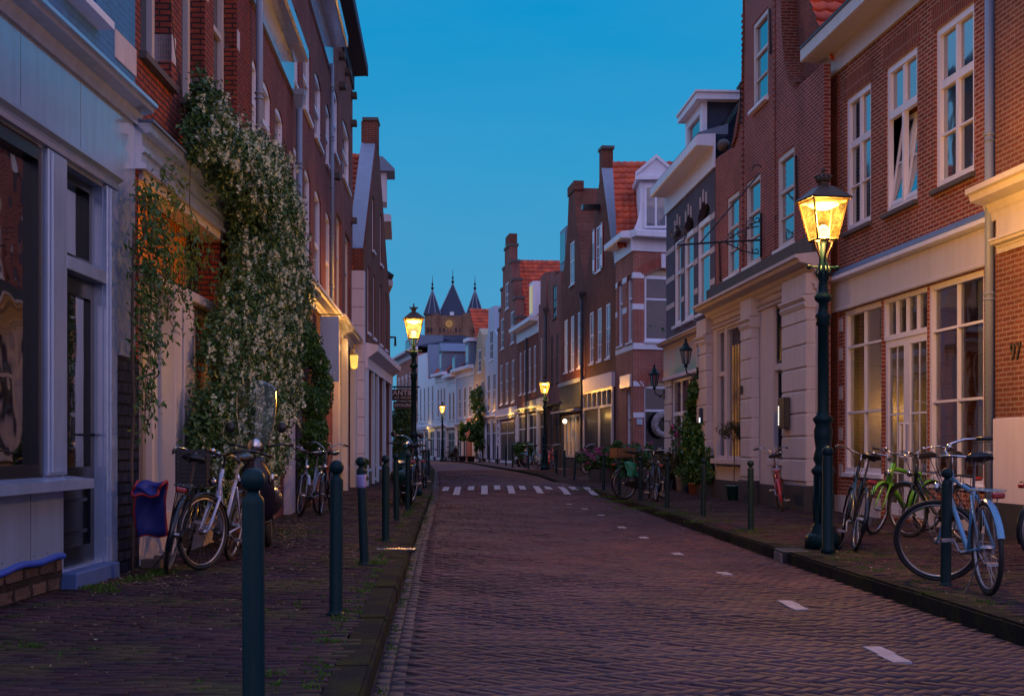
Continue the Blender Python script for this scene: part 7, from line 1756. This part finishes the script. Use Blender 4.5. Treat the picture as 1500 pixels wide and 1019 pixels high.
def climber(name, label, Wf, poly_px, depth, n, size, mat, flower=None, fl_n=0, base_px=None, cl=.5, seedn=60, parent_wall_s=None, stems=6, cat='climbing plant', fsize=.022):
    """poly in (s,h) found once from where it grows; a lumpy cushion of leaves of real thickness in front of the wall"""
    Wp = Wall(Wf.pt(0, depth * .30 + .05), Wf.d, Wf.sg); poly = [(Wp.s(x), Wp.h(x, y)) for x, y in poly_px]; s0, s1 = min(p[0] for p in poly), max(p[0] for p in poly); h0, h1 = min(p[1] for p in poly), max(p[1] for p in poly)
    lumps = []
    while len(lumps) < seedn:
        s_, h_ = random.uniform(s0, s1), random.uniform(h0, h1)
        if inpoly(s_, h_, poly): lumps.append((s_, h_, random.uniform(.18, .45) * cl * 2))
    P, Nn, Fp = [], [], []; tries = 0
    while len(P) < n and tries < n * 30:
        tries += 1
        s_, h_, r_ = random.choice(lumps); a, b = random.uniform(0, 2 * PI), math.acos(random.uniform(-1, 1)); rr = r_ * random.uniform(.75, 1.08)
        ds, dh, dn = math.cos(a) * math.sin(b) * rr, math.cos(b) * rr, abs(math.sin(a) * math.sin(b)) * rr * .9
        ss, hh = s_ + ds, h_ + dh
        if not inpoly(ss, hh, poly):
            if random.random() < .85: continue
        th = depth * min(1, .35 + edge_dist(ss, hh, poly) * 1.2); nn = .04 + dn + th * random.uniform(.3, .8)
        p = Wf.at(ss, nn, hh); P.append(p); q = Wf.pt(ss + ds, nn + dn) - Wf.pt(ss, nn); Nn.append((q.x, q.y, dh + .25 * r_))
        if flower and len(Fp) < fl_n and dn > r_ * .45 and random.random() < .12:
            for _ in range(9): Fp.append(Wf.at(ss + random.gauss(0, .045), nn + .02 + random.random() * .04, hh + random.gauss(0, .04)))
    bp = Wf.at((s0 + s1) / 2, .2, 0)
    o = thing(name, label, cat, (bp.x, bp.y, 0)); off = np.array([bp.x, bp.y, 0])
    Nn = np.array(Nn); Nn /= np.linalg.norm(Nn, axis=1)[:, None] + 1e-6
    leaves('foliage', np.array(P) - off, Nn, size, mat, o)
    if Fp: flowers('blossom', np.array(Fp) - off, fsize, M[flower], o)
    bm = bmesh.new()
    for k in range(stems):
        sx = Wf.s(base_px[0]) + random.uniform(-.1, .1) if base_px else random.uniform(s0, s1); tx, th_ = random.choice(lumps)[:2]; pts = []
        for i in range(9):
            t = i / 8; pts.append(Wf.at(sx + (tx - sx) * t ** 1.5 + .05 * math.sin(t * 9 + k), .06 + .05 * math.sin(t * 5 + k), G(Wf.z(sx)) + (th_) * t) - Vector((bp.x, bp.y, 0)))
        tube(bm, pts, [.03 * (1 - .75 * i / 8) for i in range(9)], 6)
    finish('stem', bm, M['bark'], o, True)
    return o
WL1 = Wall.vp(197, 12.66, 720, -1)
# the big jasmine starts by the cafe window and hangs over the next house
jas = [(289, 112), (296, 150), (330, 190), (352, 195), (385, 215), (396, 262), (408, 318), (416, 372), (424, 400), (426, 445), (420, 470), (415, 490), (398, 520), (396, 600), (388, 700), (340, 735), (285, 738), (277, 640), (290, 520), (314, 430), (338, 372), (342, 320), (322, 275), (278, 238), (268, 195), (278, 160)]
climber('jasmine_climber', 'huge white flowering jasmine spilling down the red brick wall on the left', WL1, jas, .45, 95000, .034, M['leaf_dark'], 'flower_white', 19000, (330, 700), .5, 420, stems=10, fsize=.022)
# wispy vine: separate hanging strands with leaves along them
Wv = Wall(WL1.pt(0, .22), WL1.d, -1); vb = WL1.at(.1, .25, 0); vo = thing('leafy_vine', 'wispy green vine hanging in strands across the orange lit cafe window', 'climbing plant', (vb.x, vb.y, 0))
LP_, LN_ = [], []; bm = bmesh.new()
strands = [([(204, 620), (208, 540), (214, 470), (206, 400), (203, 330), (206, 280)], 260), ([(206, 600), (214, 520), (222, 450), (214, 380), (218, 320), (214, 275)], 260), ([(210, 640), (218, 560), (226, 500), (230, 440), (222, 390), (228, 340)], 220),
    ([(213, 275), (232, 300), (240, 340), (236, 390), (246, 430), (240, 470)], 240), ([(215, 300), (240, 290), (262, 310), (270, 350), (262, 400), (268, 440)], 200), ([(228, 330), (250, 340), (276, 345), (292, 335), (306, 350), (312, 380)], 200),
    ([(262, 300), (268, 270), (256, 256), (262, 238)], 60), ([(236, 250), (243, 262), (250, 290), (262, 320)], 90), ([(205, 330), (224, 345), (250, 370), (280, 375), (300, 390)], 260), ([(204, 400), (225, 400), (248, 405), (270, 395), (285, 410)], 260),
    ([(240, 400), (246, 440), (252, 470), (262, 490)], 70), ([(262, 400), (272, 430), (276, 460), (282, 470)], 60), ([(206, 500), (220, 490), (236, 505), (232, 530)], 70), ([(205, 560), (216, 575), (230, 590)], 60), ([(203, 360), (214, 352), (232, 372), (252, 388)], 200), ([(204, 430), (212, 445), (205, 480), (210, 520)], 200)]
for pts_, nl in strands:
    P3 = [Wv.at(Wv.s(x_), random.uniform(-.05, .06), Wv.h(x_, y_)) - Vector((vb.x, vb.y, 0)) for x_, y_ in pts_]; fine_ = []
    for (a_, b_) in zip(P3, P3[1:]):
        for k in range(6): fine_.append(a_.lerp(b_, k / 6) + Vector((random.gauss(0, .012), random.gauss(0, .012), random.gauss(0, .012))))
    fine_.append(P3[-1]); tube(bm, fine_, .005, 4)
    for k in range(int(nl * .75)):
        q_ = random.choice(fine_) + Vector((random.gauss(0, .045), random.gauss(0, .10), random.gauss(0, .06))); LP_.append(q_); LN_.append((1, random.gauss(0, .4), .5))
tube(bm, [Wv.at(Wv.s(203), -.05, h_) - Vector((vb.x, vb.y, 0)) + Vector((0, .04 * math.sin(h_ * 5), 0)) for h_ in (0, .5, 1, 1.5, 2, 2.5, 3)], .014, 6)
finish('stem', bm, M['bark'], vo, True); leaves('foliage', LP_, LN_, .036, M['leaf_mid'], vo, asp=.42)
WL3 = Wall.two(A3, B3, -1)
climber('ivy_climber', 'dark green climber beside the hanging board on the left row', WL3, [(432, 480), (442, 470), (452, 500), (466, 520), (470, 560), (466, 620), (460, 700), (440, 705), (434, 620), (430, 540)], .3, 12000, .045, M['leaf_mid'], 'flower_white', 250, (445, 700), .35, 60, stems=4)
WL6 = Wall.two((-5.0, 56.0), (-4.9, 61.5), -1)
climber('hedge_climber', 'tall dark leafy shrub behind the antiques sign at the bend', Wall.two((-5.15, 57.5), (-4.35, 58.0), -1), [(572, 600), (580, 588), (600, 590), (606, 620), (604, 665), (574, 668)], .6, 9000, .05, M['leaf_dark'], None, 0, (588, 668), .4, 50, stems=3, cat='shrub')
# potted plants
def pot(bm, r, h, c=(0, 0, 0), seg=20): lathe(bm, [(r * .78, 0), (r * .95, h * .86), (r * 1.06, h * .87), (r * 1.06, h), (r * .92, h), (r * .88, h * .8), (0, h * .8)], c, seg)
def potted(name, label, pos, pr, ph, pm, rad, hgt, n, size, lm, cat='potted plant', trunk=0, flower=None, fn=0, sq=False, fs=.03):
    o = thing(name, label, cat, pos); bm = bmesh.new()
    if sq: bbox(bm, -pr * 1.8, pr * 1.8, -pr * .8, pr * .8, 0, ph, None, .01)
    else: pot(bm, pr, ph)
    finish('pot', bm, pm, o, not sq)
    P, Nn, Fp = [], [], []
    lumps = [(random.gauss(0, rad * (.9 if sq else .5)), random.gauss(0, rad * .4), ph + trunk + hgt * random.uniform(.15, .85), rad * random.uniform(.3, .55)) for _ in range(16)]
    for _ in range(n):
        x, y, z, r_ = random.choice(lumps); d = Vector((random.gauss(0, 1), random.gauss(0, 1), random.gauss(0, 1))).normalized() * r_ * random.uniform(.5, 1.05)
        P.append((x + d.x, y + d.y, max(ph * .8, z + d.z))); Nn.append(tuple(d.normalized() + Vector((0, 0, .3))))
        if flower and len(Fp) < fn and d.z > 0: Fp.append((x + d.x, y + d.y, z + d.z + .03))
    leaves('foliage', P, Nn, size, lm, o)
    if Fp: flowers('blossom', Fp, fs, M[flower], o)
    bm = bmesh.new()
    if trunk: tube(bm, [(0, 0, ph * .7), (.01, .0, ph + trunk * .5), (0, .01, ph + trunk)], .012, 6)
    for k in range(9):
        x, y, z, r_ = random.choice(lumps); z0 = ph + trunk if trunk else ph * .8; tube(bm, [(0, 0, z0), (x * .5, y * .5, (z0 + z) / 2), (x, y, z)], [.008, .006, .004], 5)
    finish('stem', bm, M['bark'], o)
    return o
x, z = gp(1075, 733); potted('olive_tree', 'small round headed olive tree in a dark green pot by the stone shopfront', (x, z, .004), .17, .33, M['bike_dgreen'], .26, .42, 1500, .022, M['leaf_olive'], 'potted tree', .92)
x, z = gp(999, 719); potted('potted_shrub', 'spiky potted shrub in a pale stone pot below the wall lantern', (x, z, .004), .17, .42, M['stone'], .36, .62, 2600, .045, M['leaf_olive'])
x, z = gp(1004, 722); potted('potted_plant', 'low green plant in a cobalt blue pot', (x + .12, z, .004), .13, .26, paint('blue_glaze', (.01, .04, .30), .25, .1), .2, .25, 900, .04, M['leaf_mid'])
x, z = gp(1020, 724); potted('potted_plant', 'bushy plant in a terracotta pot at the foot of the grapevine', (x - .04, z, .004), .17, .28, M['terracotta'], .28, .35, 1600, .04, M['leaf_mid'])
x, z = gp(1036, 726); potted('potted_plant', 'dark plant in a small brown pot beside the stone pilaster', (x, z + .3, .004), .12, .22, M['terracotta'], .2, .4, 900, .04, M['leaf_mid'])
climber('grapevine', 'tall green grapevine climbing beside the slate blue shop window', WR3, [(1012, 700), (1010, 640), (1018, 600), (1020, 560), (1030, 560), (1033, 620), (1041, 660), (1042, 715)], .5, 7000, .075, M['leaf_mid'], None, 0, (1032, 720), .32, 60, stems=5)
climber('rose_trail', 'thin bare climbing rose beside the white shop window mullions', WR3, [(984, 660), (988, 600), (996, 600), (998, 670)], .2, 260, .04, M['leaf_mid'], 'flower_pink', 16, (992, 700), .2, 14, stems=4, fsize=.05)
gpl = 'flower planters beside the corner house'
potted('flower_planter', 'planter of magenta flowers left of the wicker basket', ((885 - CX) / F * 44, 44, G(44)), .26, .40, M['dark_plinth'], .42, .62, 3000, .055, M['leaf_mid'], 'planter', 0, 'flower_pink', 420, True, .06)
potted('flower_planter', 'tall green planter with lime leaves behind the magenta flowers', ((902 - CX) / F * 43.5, 43.6, G(44)), .26, .45, M['dark_plinth'], .45, .95, 3200, .06, M['leaf_mid'], 'planter', 0, None, 0, True)
potted('flower_planter', 'dark planter with pink and white blooms behind the wicker basket', ((925 - CX) / F * 43, 43, G(43)), .26, .42, M['dark_plinth'], .45, .9, 3000, .06, M['leaf_mid'], 'planter', 0, 'flower_pink', 120, True, .06)
potted('leafy_tub', 'low leafy tub between the black bicycle and the corner door', ((972 - CX) / F * 36.8, 36.8, G(37)), .22, .35, M['dark_plinth'], .4, .6, 2200, .05, M['leaf_olive'], 'planter')
potted('leafy_tub', 'green bush in a tub left of the bicycles at the third lamp', ((765 - CX) / F * 68, 68, G(68)), .3, .4, M['dark_plinth'], .5, .8, 1500, .09, M['leaf_mid'], 'planter')
def tubtree(label, px, z, hgt, n=1400, rad=.4, tr=.9): potted('street_tub_tree', label, ((px - CX) / F * z, z, G(z)), .28, .4, M['dark_plinth'], rad, hgt, n, .10, M['leaf_mid'], 'tub tree', tr)
tubtree('slim leafy tree in a tub left of the orange door far down the street', 677, 96, 1.8); tubtree('slim leafy tree in a tub right of the orange door far down the street', 690, 93, 1.6)
Wo = Wall.two(C8, C9, 1)
climber('house_climber', 'tall yellow green climber on the front of the ochre gable house', Wo, [(700, 668), (698, 600), (694, 570), (704, 560), (710, 600), (711, 668)], .3, 2200, .13, M['leaf_mid'], 'flower_white', 60, (706, 670), .6, 40, stems=3, fsize=.08)
for i, p_ in enumerate(IN_POS): potted('window_plant', ['leafy house plant on the left of the corner bay window ledge', 'spiky house plant on the right of the corner bay window ledge'][i], (p_.x, p_.y, p_.z), .12, .18, M['bluestone'], .18, .35, 500, .06, M['leaf_mid'], 'potted plant')
# small weeds against the corner rendering
x, z = gp(519, 700); potted('wall_weed', 'tall thin weed against the white plastered corner', (-4.2, 38.6, G(38)), .02, .02, M['bark'], .16, .9, 300, .05, M['leaf_mid'], 'weed')
# loose bricks and stones below the cafe window
for i, (px, py) in enumerate(((222, 838), (240, 832))):
    x, z = gp(px, py); o = bpy.data.objects.new('t', None); bm = bmesh.new(); bbox(bm, -.09, .09, -.05, .05, 0, .09, Matrix.Rotation(i * .4, 4, 'Z'), .008); o = finish('loose_stone', bm, M['rough_stone']); o.location = (x - .1, z + .4, .0); tag(o, ['loose grey stone block under the cafe window beside the bicycles, left one', 'loose brick under the cafe window beside the bicycles, right one'][i], 'stone', None)
# flying clutter: a wire across the near left facade
cu = bmesh.new(); Wn = Wall.vp(197, 12.66, 720, -1); tube(cu, [Wn.at(Wn.s(226), .05, 6.6), Wn.at(Wn.s(246), .07, 5.2), Wn.at(Wn.s(252), .19, 4.2), Wn.at(Wn.s(255), .16, 3.6)], .006, 4); tag(finish('cable', cu, M['plastic_black']), 'thin black cable hanging down the red brick wall above the cafe fascia', 'cable')
